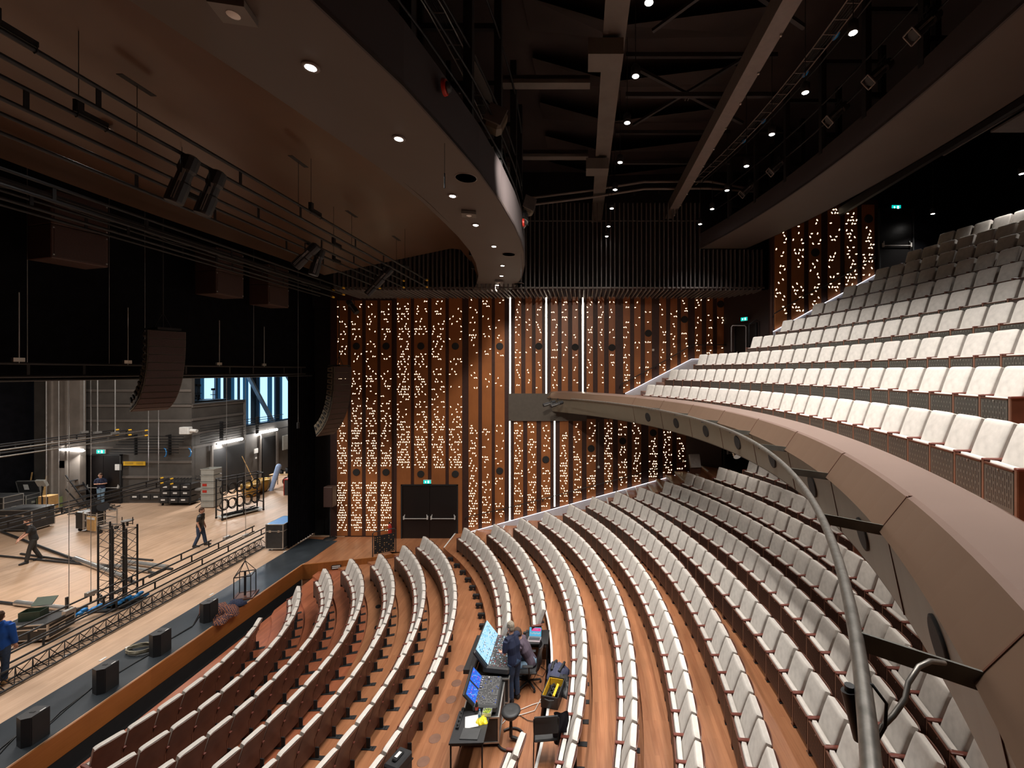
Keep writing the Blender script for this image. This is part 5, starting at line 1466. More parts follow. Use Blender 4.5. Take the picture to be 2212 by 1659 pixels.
for i, (px, py) in enumerate(((356, 976), (409, 976))):
    q = thing('blue_hook', at(px, py, YL - .4), 'bright blue clamp hook under the pipe rack, %s one' % ('left', 'right')[i], 'hook')
    mb = MB(); mb.path([(-.04, 0, .2), (.05, 0, .15), (.10, 0, -.05), (.06, 0, -.25), (-.02, 0, -.28)], .03, 6); mb.build('hook', M['blue'], q)
q = thing('white_projector', at(405, 930, 24.9), 'white floodlight box on a bracket at the corner of the dark room', 'projector')
mb = MB(); mb.box((-.1, 0, 0), (.55, .3, .42), bev=.03); mb.build('case', M['white'], q); mb = MB(); mb.tube((.2, 0, 0), (.55, 0, -.03), .10, 12); mb.build('snout', M['white'], q)
# equipment stored on the roof of the room
q = thing('stored_lanterns', (XU - 1.4, 26.6, 5.92), 'cluster of black stands and lanterns stored on the room roof', 'lanterns')
rng = random.Random(9); mb = MB()
for k in range(18):
    x, y, h = rng.uniform(-1.0, .5), rng.uniform(-.6, 2.4), rng.uniform(.3, 1.0 + (k % 3) * .3)
    mb.tube((x, y, 0), (x, y, h), .03, 5); mb.box((x, y, h), (.14, .18, .14)); mb.box((x, y, h * .5), (.35, .04, .04))
mb.box((0, .8, .04), (1.6, 3.0, .06)); mb.build('stands', M['steel'], q)
q = thing('rope_barrier', (XG + .7, 30.6, 3.9), 'red barrier rope on steel posts behind the upper window', 'barrier')
mb = MB()
for y in (0, .5, 1.0): mb.tube((0, y, -.2), (0, y, .9), .03, 6); mb.ball((0, y, .93), .05, 6)
mb.build('posts', M['alu'], q)
mb = MB()
for y in (0, .5): mb.path([(0, y, .75), (0, y + .12, .35), (0, y + .25, .0), (0, y + .38, .35), (0, y + .5, .75)], .04, 6)
mb.build('rope', M['red'], q)

# fluorescent wall lights
def fluo(a, b, label):
    a, b = Vector(a), Vector(b); q = thing('fluorescent_light', (a + b) / 2, label, 'light'); c = (a + b) / 2
    mb = MB(); mb.tube(a - c, b - c, .085, 12); mb.build('tube', M['tube'], q)
    mb = MB(); d = (b - a).normalized() * .12; mb.tube(b - c, b - c + d, .05, 8); mb.tube(a - c - d, a - c, .05, 8); mb.box((0, 0, .12), (.05, .05, .12)); mb.build('end_fitting', M['alu'], q)
    area('fluorescent', c + Vector((.25, -.25, -.1)), c + Vector((2, -3, -3)), 120, 1.2, .2, (1, .97, .93))
fluo(at(130, 970, 24.7), at(178, 973, 24.7), 'glowing fluorescent wall light left of the stage door')
fluo((XU + .2, 27.0, 3.26), (XU + .2, 28.9, 3.26), 'glowing fluorescent wall light below the dark room, left one')
fluo((XU + .2, 30.3, 3.45), (XU + .2, 32.2, 3.45), 'glowing fluorescent wall light below the dark room, right one')
fluo((XU + .2, 34.8, 4.1), (XU + .2, 36.0, 4.1), 'fluorescent light at the far right of the stage back wall')
# openings, door, board on the back wall
mb = MB(); mb.box((XU + .03, 28.0, 1.45), (.06, 2.6, 2.9)); mb.build('door_6', M['black'], kind='structure')
mb = MB(); mb.box((XU + .03, 31.6, 1.5), (.06, 1.3, 3.0)); mb.build('door_7', M['black'], kind='structure')
mb = MB(); mb.box((XU + .08, 30.7, 1.6), (.1, .12, 3.3)); mb.box((XU + .08, 32.4, 1.6), (.1, .16, 3.3)); mb.box((XU + .08, 26.7, 1.6), (.1, .12, 3.2)); mb.box((XU + .08, 34.5, 1.6), (.1, .12, 3.3)); mb.build('trim_12', M['stagewall2'], kind='structure')
q = thing('white_board', (XU + .15, 33.5, 2.3), 'white board cabinet with a red mark on the stage back wall', 'board')
mb = MB(); mb.box((0, 0, 0), (.08, 1.2, 1.1)); mb.build('panel', M['greycrate'], q); mb = MB(); mb.box((.05, .45, .42), (.01, .2, .14)); mb.build('red_mark', M['red'], q)
for i, (y, z) in enumerate(((30.25, 2.2), (30.25, 1.7))):
    q = thing('wall_plate', (XU + .12, y, z), 'small white %s on the grey post of the stage back wall' % ('notice' if i == 0 else 'switch plate'), 'plate')
    mb = MB(); mb.box((0, 0, 0), (.04, .34 if i == 0 else .12, .32 if i == 0 else .12)); mb.build('plate', M['white'], q)
# broom
q = thing('broom', (XU + .8, 29.0, 0), 'wooden broom leaning on the stage back wall', 'broom')
mb = MB(); mb.tube((0, .3, .1), (-.6, -.1, 2.1), .022, 6); mb.build('handle', M['ply'], q); mb = MB(); mb.box((0, -.3, .05), (.10, 2.2, .08)); mb.build('head', M['ply'], q)
# gold pots
for i, (px, py, d) in enumerate(((542, 1072, 1.0), (564, 1062, 1.0))):
    p = gr(px, py)
    q = thing('gold_planter', (p.x, p.y, 0), 'large round golden planter on the stage, %s' % ('the front one' if i == 0 else 'behind the other on its right'), 'planter')
    mb = MB(); r = .53; mb.lathe((0, 0, 0), [(.28, 0), (.36, .06), (.47, .28), (.52, .5), (r, .72), (r, .80), (r - .05, .80), (r - .06, .74)], 32); mb.build('pot', M['pot'], q)
    mb = MB(); mb.lathe((0, 0, .70), [(.001, 0), (r - .055, 0)], 28); mb.build('dark_inside', M['soil'], q)
q = thing('wrapped_roll', gr(590, 1060), 'leaning roll wrapped in pale blue plastic beside the planters', 'roll')
mb = MB(); mb.tube((-.15, 0, 0), (.22, .2, 1.55), .13, 14, .17); mb.ball((.22, .2, 1.55), .17, 8); mb.build('roll', plain('pale_blue_wrap', (.35, .48, .75), .35), q)
p = gr(604, 1052)
q = thing('work_table', (p.x, p.y + .3, 0), 'small work table with cans beside the blue roll', 'table')
mb = MB(); mb.box((0, 0, .84), (1.3, .8, .04)); mb.build('tabletop', M['ply'], q)
for sx in (-.6, .6):
    for sy in (-.35, .35): mb = MB(); mb.box((sx, sy, .41), (.04, .04, .82)); mb.build('leg', M['beam'], q)
for i, (dx, dy, r, h) in enumerate(((-.3, .1, .12, .25), (.0, -.1, .11, .22), (.3, .05, .13, .35))):
    z = .86; c = thing('paint_can', (p.x + dx, p.y + .3 + dy, z), 'dark can on the small work table, %s' % ('left', 'middle', 'right')[i], 'can')
    mb = MB(); mb.lathe((0, 0, 0), [(r, 0), (r, h), (r * .9, h + .01)], 16); mb.build('body', M['steel'], c); mb = MB(); mb.lathe((0, 0, h + .01), [(.001, .01), (r * .85, .01)], 16); mb.build('lid', M['alu'], c)
q = thing('plastic_bag', gr(611, 1050), 'grey full plastic bag under the work table', 'bag')
mb = MB(); mb.ball((.1, .3, .28), .3, 10, 1, 1, .95); mb.build('sack', M['steel'], q)
p = gr(617, 1070)
q = thing('red_trunk', (p.x + .3, p.y + .3, -.1), 'dark red edged trunk at the edge of the leg drape', 'trunk')
mb = MB(); mb.box((0, 0, .62), (.8, .6, 1.0)); mb.build('body', M['case'], q); mb = MB(); mb.box((0, 0, 1.1), (.84, .64, .06)); mb.box((-.4, -.3, .6), (.04, .04, 1.0)); mb.build('red_edges', M['red'], q)
# grey crate stack
p = gr(447, 1098)
for k in range(6):
    q = thing('grey_crate', (p.x, p.y + .3, .05 + .37 * k), 'grey plastic crate in the tall stack by the cable rack, %s from the floor' % ORD[k + 1], 'crate', group='stacked grey crates')
    mb = MB(); mb.box((0, 0, .015), (.72, .55, .03))
    for s in (-1, 1): mb.box((0, s * .27, .17), (.72, .02, .33)); mb.box((s * .36, 0, .17), (.02, .55, .33))
    mb.box((0, -.29, .33), (.78, .02, .04)); mb.build('body', M['greycrate'], q)
    if k in (2, 3): mb = MB(); mb.box((-.15, -.285, .17), (.25, .01, .14)); mb.build('label_sheet', M['red'], q)
# wheeled cable rack
p = gr(470, 1124)
q = thing('cable_rack', (p.x, p.y + .1, 0), 'wheeled black rack hung with coiled cables on the stage', 'cable rack', -.5)
mb = MB(); W, D, H = .70, 1.9, 2.05
for sx in (-1, 1):
    for sy in (-1, 0, 1): mb.box((sx * W / 2, sy * D / 2 + D / 2, H / 2 + .08), (.055, .055, H))
    mb.box((sx * W / 2, D / 2, H + .08), (.05, D, .04))
for sy in (0, 1): mb.box((0, sy * D, H + .08), (W, .05, .04)); mb.box((0, sy * D, .5), (W, .05, .04))
mb.box((0, D / 2, H), (.04, D, .04)); mb.box((0, D / 2, 1.1), (.04, D, .04)); mb.build('frame', M['black'], q)
mb = MB(); mb.box((0, D / 2, .12), (W, D, .03)); mb.build('base_shelf', M['greycrate'], q)
rng = random.Random(5)
for row_, z in ((0, 1.75), (1, .95)):
    for k in range(5):
        mb = MB(); y = .2 + k * .36
        for c in range(4):
            rr = .20 + .02 * c; zz = z - .1
            mb.path([(rng.uniform(-.03, .03) + .03 * c, y + rr * .8 * math.cos(a * PI / 7), zz + rr * 1.15 * math.sin(a * PI / 7) - .1) for a in range(14)], .016, 5, closed=True)
        mb.build('cable_coil', M['cable'], q)
mb = MB()
for k in range(9): mb.path([(rng.uniform(-.3, .3), rng.uniform(.1, 1.8), .15 + .02 * j) for j in range(5)], .025, 5)
mb.build('loose_cables', M['steel'], q)
for sx in (-1, 1):
    for sy in (0, 1): mb = MB(); mb.tube((sx * W / 2 - .02, sy * D, .05), (sx * W / 2 + .02, sy * D, .05), .05, 10); mb.build('castor', M['black'], q)
# trolleys with black bins
def bin_trolley(px, py, label, cols, w, top=True):
    p = gr(px, py); q = thing('bin_trolley', (p.x, p.y + .4, 0), label, 'trolley')
    mb = MB(); mb.box((0, 0, .16), (w, .9, .05))
    for sx in (-1, 1):
        for sy in (-1, 1): mb.box((sx * w / 2, sy * .42, .75), (.05, .05, 1.2))
    mb.box((0, -.42, 1.33), (w, .05, .05)); mb.box((0, .42, 1.33), (w, .05, .05)); mb.build('frame', M['black'], q)
    for r_ in range(3):
        for c in range(cols):
            x = -w / 2 + w / cols * (c + .5); mb = MB(); mb.box((x, -.1 - (.12 if r_ == 0 else 0), .36 + .36 * r_), (w / cols * .9, .7, .30)); b = mb.build('bin', M['case'], q)
            mb = MB(); mb.box((x, -.46 - (.12 if r_ == 0 else 0), .38 + .36 * r_), (w / cols * .4, .01, .09)); mb.build('bin_label', M['white'], b)
    if top:
        mb = MB()
        for k in range(9):
            for j in (0, 1): mb.path([(-w / 2 + .1 + k * w / 9, -.3 + .5 * j, 1.36), (-w / 2 + .1 + k * w / 9, -.25 + .5 * j, 1.52), (-w / 2 + .18 + k * w / 9, -.1 + .5 * j, 1.55)], .018, 5)
        mb.build('hook_clamps', M['steel'], q)
    for sx in (-1, 1):
        for sy in (-1, 1): mb = MB(); mb.tube((sx * w * .45 - .02, sy * .38, .06), (sx * w * .45 + .02, sy * .38, .06), .06, 10); mb.build('castor', M['black'], q)
    return q
bin_trolley(380, 1092, 'black trolley with labelled bins and clamps on top, beside the dark room corner', 3, 1.75)
bt = bin_trolley(320, 1085, 'dark trolley with small labelled bins below the blue crate', 3, 1.9, False)
bl = bt.location
q = thing('blue_crate', (bl.x + .05, bl.y, 1.38), 'large bright blue open crate on top of the dark trolley', 'crate')
mb = MB(); mb.box((0, 0, .02), (1.15, .75, .04))
for s in (-1, 1): mb.box((0, s * .375, .24), (1.2, .03, .46)); mb.box((s * .59, 0, .24), (.03, .75, .46))
mb.build('body', M['blue'], q); mb = MB(); mb.box((0, -.40, .2), (.2, .01, .12)); mb.build('white_label', M['white'], q)
# round table near the crates
p = gr(428, 1098)
q = thing('round_side_table', (p.x, p.y + .4, 0), 'small round grey table half behind the grey crates', 'table')
mb = MB(); mb.lathe((0, 0, 1.0), [(.001, 0), (.42, 0), (.42, .03), (.001, .03)], 24); mb.build('tabletop', M['beam'], q); mb = MB(); mb.tube((0, 0, .0), (0, 0, 1.0), .03, 8); mb.build('column', M['black'], q)
for a in range(3): mb = MB(); mb.bar((0, 0, .3), (.4 * math.cos(a * 2.1), .4 * math.sin(a * 2.1), .02), .03, .03); mb.build('leg', M['black'], q)
# wheeled cart with cable drums
p = gr(197, 1150)
q = thing('cable_cart', (p.x, p.y + .2, 0), 'wheeled cart piled with cable drums and a plywood front, mid stage', 'cart', -.25)
mb = MB(); mb.box((-.55, .1, .55), (.6, .8, .8)); mb.build('grey_case', M['case'], q)
mb = MB()
for sx in (-.2, .75):
    for sy in (-.35, .4): mb.box((sx, sy, .6), (.035, .035, .9))
for zz in (.25, .6, .95): mb.box((.28, -.35, zz), (.95, .03, .03)); mb.box((.28, .4, zz), (.95, .03, .03)); mb.box((-.2, 0, zz), (.03, .75, .03)); mb.box((.75, 0, zz), (.03, .75, .03))
for k in range(7): mb.box((-.1 + k * .13, -.35, .6), (.012, .012, .75))
mb.build('wire_basket', M['alu'], q)
mb = MB(); mb.box((.52, -.42, .55), (.55, .05, .68)); mb.build('plywood_front', M['ply'], q); mb = MB(); mb.box((.52, -.455, .80), (.55, .012, .10)); mb.build('white_stripe', M['white'], q)
for k, (dx, dy, dz, a) in enumerate(((.1, 0, 1.15, .4), (.4, .05, 1.2, 1.2), (-.3, .15, 1.22, 2.2))):
    Mx = Matrix.Rotation(a, 4, 'Z') @ Matrix.Rotation(1.3, 4, 'X')
    mb = MB(); mb.lathe((dx, dy, dz), [(.22, -.10), (.22, -.08), (.10, -.08), (.10, .08), (.22, .08), (.22, .10)], 20, M=Mx); d_ = mb.build('cable_drum', M['steel'], q)
    mb = MB(); mb.lathe((dx, dy, dz), [(.19, -.075), (.20, 0), (.19, .075)], 20, M=Mx); mb.build('wound_cable', M['cable'], d_)
for sx in (-.7, .7):
    for sy in (-.2, .4): mb = MB(); mb.tube((sx - .02, sy, .09), (sx + .02, sy, .09), .09, 12); mb.build('castor', M['black'], q)
# heap of cables on the floor
p = gr(165, 1108); rng = random.Random(11)
q = thing('cable_heap', (p.x, p.y, 0), 'dark heap of loose cables on the stage floor behind the bars', 'cables')
mb = MB()
for k in range(26):
    cx_, cy_ = rng.uniform(-1.6, 1.6), rng.uniform(-.4, 1.4); r = rng.uniform(.12, .3)
    mb.path([(cx_ + r * math.cos(a * .9) * rng.uniform(.8, 1.2), cy_ + r * math.sin(a * .9) * rng.uniform(.8, 1.3), .03 + rng.uniform(0, .12)) for a in range(9)], .022, 5)
mb.build('cables', M['cable'], q)
# pipes hung low over the stage
for i, (x, z, y1) in enumerate(((-24.1, 4.82, 22.0), (-23.45, 4.81, 22.0), (-22.6, 4.78, 22.0))):
    t = ladder_bar('stage_batten', x, z, 10.0, y1, .26, 'upper blue-grey twin pipe with yellow ends over the stage, %s from the back' % ORD[i + 1], group='upper flown pipes over the stage', r=.03, mat=M['pipe'] if i == 2 else M['steel'], cat='flown pipe')
    for y in (16.0, 20.6): mb = MB(); mb.tube((0, y - 10, 0), (0, y - 10, 4.5), .022, 6); mb.box((0, y - 10, .08), (.1, .3, .1)); mb.build('lift_line', M['alu'], t)
for i, (x, z, y1) in enumerate(((-21.4, 2.42, 21.6), (-20.9, 2.38, 21.6))):
    t = ladder_bar('stage_batten', x, z, 9.0, y1, .26, 'lower twin pipe with yellow ends over the stage, %s one' % ('rear', 'front')[i], group='lower flown pipes over the stage', r=.03, mat=M['steel'], cat='flown pipe')
    for y in (12.5, 17.0, 21.0): mb = MB(); mb.tube((0, y - 9, 0), (0, y - 9, 7), .010, 5); mb.build('lift_line', M['alu'], t)
# low bars and box truss along the stage front
for i, (x, z, y0, y1) in enumerate(((-15.35, .86, 8.0, 17.6), (-14.95, .80, 8.0, 19.4), (-14.55, .68, 8.0, 19.6))):
    t = ladder_bar('front_bar', x, z, y0, y1, .24, 'low black twin-pipe bar just above the stage front, %s from the back' % ORD[i + 1], cap=False, r=.028, strut=1.5, mat=M['case'], group='low twin-pipe bars at the stage front', cat='lighting bar')
    for y in ((12.4, 17.9) if i == 1 else (13.3,) if i == 0 else (18.4,)): mb = MB(); mb.tube((0, y - 8, 0), (0, y - 8, 7.2), .009, 5); mb.box((0, y - 8, .06), (.12, .25, .12)); mb.build('lift_line', M['alu'], t)
t = thing('floor_truss', (-14.3, 7.5, .05), 'long black triangular lattice truss lying along the stage front', 'truss')
mb = MB(); L = 11.6
for x, z in ((-.2, 0), (.2, 0), (0, .36)): mb.tube((x, 0, z), (x, L, z), .027, 8)
mb.build('chords', M['case'], t)
mb = MB(); n = 34
for k in range(n):
    y0, y1, ym = k * L / n, (k + 1) * L / n, (k + .5) * L / n
    for x in (-.2, .2): mb.tube((x, y0, 0), (0, ym, .36), .010, 5, caps=False); mb.tube((0, ym, .36), (x, y1, 0), .010, 5, caps=False)
    mb.tube((-.2, y0, 0), (.2, ym, 0), .010, 5, caps=False); mb.tube((.2, ym, 0), (-.2, y1, 0), .010, 5, caps=False)
mb.build('lattice', M['steel'], t)
# upright truss pieces with base
def truss_tower(x, y, H, rz, label, w=.36):
    t = thing('truss_tower', (x, y, 0), label, 'truss', rz)
    cs = [(-w / 2, -w / 2), (w / 2, -w / 2), (w / 2, w / 2), (-w / 2, w / 2)]
    for a in cs: mb = MB(); mb.tube((a[0], a[1], .05), (a[0], a[1], H), .026, 8); mb.build('chord', M['case'], t)
    mb = MB(); n = int(H / .30)
    for k in range(n):
        z0 = .2 + k * (H - .3) / n; z1 = .2 + (k + 1) * (H - .3) / n
        for j in range(4):
            a, b = cs[j], cs[(j + 1) % 4]
            if k % 2: a, b = b, a
            mb.tube((a[0], a[1], z0), (b[0], b[1], z1), .009, 5, caps=False)
    for zz in (.15, H - .1):
        for j in range(4): a, b = cs[j], cs[(j + 1) % 4]; mb.tube((a[0], a[1], zz), (b[0], b[1], zz), .012, 5, caps=False)
    mb.build('lattice', M['case'], t)
    mb = MB(); mb.box((0, 0, .02), (w * 1.8, w * 1.8, .04)); mb.build('base_plate', M['black'], t)
    return t
p = gr(221, 1322); truss_tower(p.x - .05, p.y + .3, 2.78, .12, 'tall upright black lattice truss on the stage, left of two', .40)
p = gr(250, 1312); truss_tower(p.x + .05, p.y + .25, 2.60, .12, 'tall upright black lattice truss on the stage, right of two', .40)
t = thing('clamp_head', (p.x + .12, p.y + .25, 2.62), 'grey clamp with round plate on top of the right truss tower', 'clamp')
mb = MB(); mb.lathe((0, 0, .16), [(.001, 0), (.16, 0), (.16, .03), (.001, .03)], 18); mb.tube((0, 0, 0), (0, 0, .16), .03, 8); mb.build('plate', M['beam'], t)
mb = MB()
for s in (-1, 1): mb.tube((s * .18, 0, .05), (s * .18, 0, .30), .012, 5); mb.tube((s * .18, 0, .08), (0, 0, .08), .012, 5)
mb.build('prongs', M['steel'], t)
p = gr(243, 1308)
t = thing('blue_chain_cover', (p.x + .35, p.y - .45, .12), 'bright blue knotted chain bag lying at the foot of the truss towers', 'chain')
mb = MB()
for k in range(16): mb.ball((-.45 + k * .06 + .04 * (k % 2), -.55 + k * .085, .10 + .05 * (k % 3)), .075, 7, 1.1, 1.3, .8)
mb.build('chain', M['blue'], t)
t = thing('truss_base_frame', (p.x - .45, p.y - .3, 0), 'black bolted frame and clutter at the base of the truss towers', 'frame')
mb = MB()
for k in range(14):
    a = rng.uniform(0, PI); x, y = rng.uniform(-.4, 1.0), rng.uniform(-.6, .6); l = rng.uniform(.2, .5)
    mb.bar((x, y, .05 + .02 * k), (x + l * math.cos(a), y + l * math.sin(a), .05 + .02 * k), .05, .05)
mb.box((-.35, -.3, .3), (.06, .06, .6)); mb.build('bars', M['case'], t)
# pipes and silver tubes on the floor
def floor_pipe(a, b, label, silver=None, r=.045):
    a = gr(*a, r); b = gr(*b, r); t = thing('floor_pipe', a, label, 'pipe')
    mb = MB(); mb.tube((0, 0, 0), b - a, r, 8); mb.build('black_pipe', M['case'], t)
    if silver:
        s0, s1 = silver; mb = MB(); up = Vector((0, 0, .05)); mb.tube((b - a) * s0 + up, (b - a) * s1 + up, r * 1.9, 12); mb.build('silver_sleeve', M['alu'], t)
floor_pipe((-30, 1297), (168, 1321), 'floor pipe with silver sleeve nearest the man in blue', (.34, .92))
floor_pipe((2, 1148), (292, 1258), 'long floor pipe with silver sleeve running behind the truss towers', (.62, .94), .05)
floor_pipe((45, 1196), (340, 1238), 'floor pipe with silver sleeve, middle of three right of the towers', (.70, .95), .04)
floor_pipe((-5, 1200), (185, 1219), 'plain dark floor pipe at the left, ending near the walking man', None, .04)
floor_pipe((263, 1215), (372, 1229), 'short floor pipe with silver sleeve, rearmost of three right of the towers', (.02, .9), .045)
floor_pipe((262, 1204), (330, 1210), 'short plain dark pipe behind the silver tubes', None, .035)
floor_pipe((271, 1267), (311, 1249), 'short dark pipe on the floor right of the towers, nearer one', None, .03)
floor_pipe((322, 1247), (360, 1228), 'short dark pipe on the floor right of the towers, further one', None, .03)
floor_pipe((145, 1331), (188, 1310), 'short dark pipe beside the low bars, left of the tower base', None, .035)

# ---------------------------------------------------------------- on the vinyl runner
for i, (px, py, rz) in enumerate(((62, 1612, 0), (222, 1498, 0), (342, 1418, 0), (449, 1345, 0))):
    p = gr(px, py); h = .50 - .0 * i
    t = thing('front_fill_speaker', (p.x - .10, p.y + .12, .006), 'black wedge loudspeaker on the stage edge, %s from the near end' % ORD[i + 1], 'speaker', .0, 'front fill speakers on the stage edge')
    mb = MB(); mb.prism([(-.16, -.12), (.02, -.19), (.16, -.13), (.16, .19), (-.16, .19)], .0, .60); mb.build('cabinet', M['blackp'], t)
    mb = MB(); mb.box((.165, .03, .30), (.012, .30, .56)); mb.build('grille', M['black'], t)
    mb = MB(); mb.box((0, .02, .602), (.10, .04, .01)); mb.build('handle_recess', M['black'], t)
    mb = MB(); mb.box((.13, .09, .602), (.02, .10, .004)); mb.build('badge', M['white'], t)
t = thing('speaker_cable', (-11.8, 4, .012), 'pair of black cables linking the stage edge speakers', 'cable')
pts = [gr(-60, 1690), gr(0, 1620), gr(36, 1590), gr(85, 1585), gr(130, 1540), gr(200, 1487), gr(245, 1462), gr(325, 1413), gr(360, 1387), gr(415, 1355), gr(435, 1318)]
mb = MB(); mb.path([p - t.location + Vector((0, 0, .02)) for p in pts], .012, 6); mb.path([p - t.location + Vector((.04 * math.sin(i * 2), .08, .02)) for i, p in enumerate(pts)], .012, 6); mb.build('cables', M['cable'], t)
p = gr(303, 1408); rng = random.Random(4)
t = thing('rope_coil', (p.x, p.y, .006), 'small tangled grey-beige rope coil beside the third speaker', 'rope')
mb = MB()
for k in range(7): mb.path([(.30 * (1 + .2 * rng.random()) * math.cos(a * .55), .17 * (1 + .3 * rng.random()) * math.sin(a * .55), .03 + .015 * k + rng.uniform(0, .02)) for a in range(12)], .016, 5, closed=True)
mb.build('rope', plain('rope_beige', (.30, .27, .20), .8), t)
mb = MB(); mb.box((-.45, .12, .02), (.22, .10, .02), rz=-.5); mb.build('paper_tag', M['white'], t)
# plaid jacket and orange bag
m_, nt, bs = newmat('plaid_cloth')
vec = mapped(nt, (1, 1, 1), (0, 0, .5), 'Object')
wv = nt.nodes.new('ShaderNodeTexWave'); wv.inputs['Scale'].default_value = 6.5; nt.links.new(vec, wv.inputs['Vector'])
w2 = nt.nodes.new('ShaderNodeTexWave'); w2.bands_direction = 'Y'; w2.inputs['Scale'].default_value = 6.5; nt.links.new(vec, w2.inputs['Vector'])
ad = nt.nodes.new('ShaderNodeMath'); ad.operation = 'MAXIMUM'; nt.links.new(wv.outputs['Fac'], ad.inputs[0]); nt.links.new(w2.outputs['Fac'], ad.inputs[1])
rp = nt.nodes.new('ShaderNodeValToRGB'); rp.color_ramp.elements[0].position = .86; rp.color_ramp.elements[0].color = (.018, .016, .035, 1); rp.color_ramp.elements[1].position = .95; rp.color_ramp.elements[1].color = (.35, .12, .045, 1)
nt.links.new(ad.outputs[0], rp.inputs['Fac']); nt.links.new(rp.outputs['Color'], bs.inputs['Base Color']); bs.inputs['Roughness'].default_value = .9
def heap(name, c, sx, sy, h, mat, t, seed=1, n=22, rot=0.0, amp=.35):
    rng = random.Random(seed); ph = [rng.uniform(0, 6) for _ in range(6)]
    mb = MB(); vs = []; m = 7
    for j in range(m + 1):
        f_ = j / m
        for i in range(n):
            a = 2 * PI * i / n + rot
            rr = (1 - f_ ** 1.6) * (1 + amp * .4 * math.sin(3 * a + ph[0]) + amp * .35 * math.sin(5 * a + ph[1]))
            z = h * (1 - (1 - f_) ** 1.7) * (1 + amp * .5 * math.sin(2 * a + ph[2]) * (1 - f_)) + .02 * math.sin(7 * a + 9 * f_ + ph[3]) * math.sin(PI * f_) * 2
            vs.append((c[0] + sx * rr * math.cos(a), c[1] + sy * rr * math.sin(a), c[2] + max(.0, z)))
    fs = [(j * n + i, j * n + (i + 1) % n, (j + 1) * n + (i + 1) % n, (j + 1) * n + i) for j in range(m) for i in range(n)]
    mb.add(vs, fs, True); return mb.build(name, mat, t)
p = gr(478, 1325)
t = thing('plaid_jacket', (p.x, p.y, .006), 'dark blue and orange plaid jacket thrown on the stage edge', 'jacket')
heap('body', (0, 0, 0), .50, .42, .24, m_, t, 3, amp=.6); heap('sleeve', (.38, -.38, 0), .20, .34, .14, m_, t, 5, rot=.4); heap('collar', (.15, .42, .05), .28, .16, .16, M['navy'], t, 8)
p2 = gr(438, 1332)
t = thing('orange_bag', (p2.x, p2.y + .1, .006), 'small orange bag behind the furthest stage edge speaker', 'bag')
mb = MB(); mb.box((0, 0, .17), (.22, .30, .34), bev=.05); mb.build('bag', M['orange'], t); mb = MB(); mb.path([(0, -.1, .33), (0, -.05, .42), (0, .05, .42), (0, .1, .33)], .012, 5); mb.build('handle', M['orange'], t)
# open metal lantern frame
p = gr(522, 1293)
t = thing('lantern_frame', (p.x, p.y + .15, .006), 'open black metal lantern frame with pointed top on the stage edge', 'lantern frame', .35)
w = .24; H = .78
for sx in (-1, 1):
    for sy in (-1, 1):
        mb = MB(); mb.box((sx * w, sy * w, H / 2), (.022, .022, H)); mb.build('post', M['steel'], t)
        mb = MB(); mb.bar((sx * w, sy * w, H), (0, 0, H + .46), .018, .018); mb.build('roof_bar', M['steel'], t)
mb = MB()
for z in (.03, H):
    for s in (-1, 1): mb.box((0, s * w, z), (2 * w, .025, .03)); mb.box((s * w, 0, z), (.025, 2 * w, .03))
mb.build('ring_frame', M['steel'], t)
mb = MB(); mb.box((0, 0, .02), (.62, .62, .035)); mb.build('base', M['seatwood'], t)
mb = MB(); mb.box((0, 0, .45), (.05, .05, .85)); mb.tube((0, 0, H + .40), (0, 0, H + .62), .012, 6); mb.build('centre_pole', M['steel'], t)
# small tape marks
for i, (px, py) in enumerate(((143, 1416), (222, 1424), (403, 1276), (457, 1284), (560, 1189), (615, 1192))):
    p = gr(px, py); t = thing('tape_mark', (p.x, p.y, .008), 'small white tape mark on the stage front, %s from the near end' % ORD[i + 1], 'tape'); mb = MB(); mb.box((0, 0, 0), (.06, .16, .004)); mb.build('tape', M['white'], t)
# speaker on a pole by the drape, extinguisher, railing panel, small tube
p = gr(713, 1164)
t = thing('pole_speaker', (p.x, p.y, 0), 'narrow brown loudspeaker on a black pole beside the stage opening', 'speaker')
mb = MB(); mb.box((0, 0, 2.0), (.42, .36, .95), bev=.02); mb.build('cabinet', M['array'], t); mb = MB(); mb.box((0, -.185, 2.0), (.38, .01, .9)); mb.build('grille', M['arrayface'], t)
mb = MB(); mb.tube((0, 0, .03), (0, 0, 1.6), .022, 8); mb.build('pole', M['black'], t); mb = MB(); mb.lathe((0, 0, 0), [(.28, 0), (.28, .02), (.05, .05)], 24); mb.build('base', M['black'], t)
p = gr(850, 1160)
t = thing('fire_extinguisher', (p.x - .02, 19.85, .1), 'red fire extinguisher on the wall beside the double door', 'extinguisher')
mb = MB(); mb.lathe((0, 0, 0), [(.07, 0), (.085, .03), (.085, .55), (.05, .64), (.02, .66)], 16); mb.build('cylinder', M['red'], t); mb = MB(); mb.box((0, -.03, .70), (.05, .12, .05)); mb.path([(.04, 0, .68), (.11, 0, .5), (.10, 0, .2)], .012, 6); mb.build('valve_and_hose', M['black'], t)
a, b = gr(805, 1203), gr(855, 1193)
t = thing('railing_panel', (a.x, a.y, 0), 'black railing with leaf-pattern panel at the stage corner', 'railing', math.atan2(b.y - a.y, b.x - a.x)); Lr = (b - a).length
mb = MB(); mb.path([(0, 0, 0), (0, 0, .98), (.06, 0, 1.05), (Lr - .06, 0, 1.05), (Lr, 0, .98), (Lr, 0, 0)], .022, 8); mb.build('tube', M['case'], t)
mb = MB(); mb.box((Lr / 2, 0, .48), (Lr - .10, .02, .76)); mb.build('panel', M['black'], t)
mb = MB(); rng = random.Random(2)
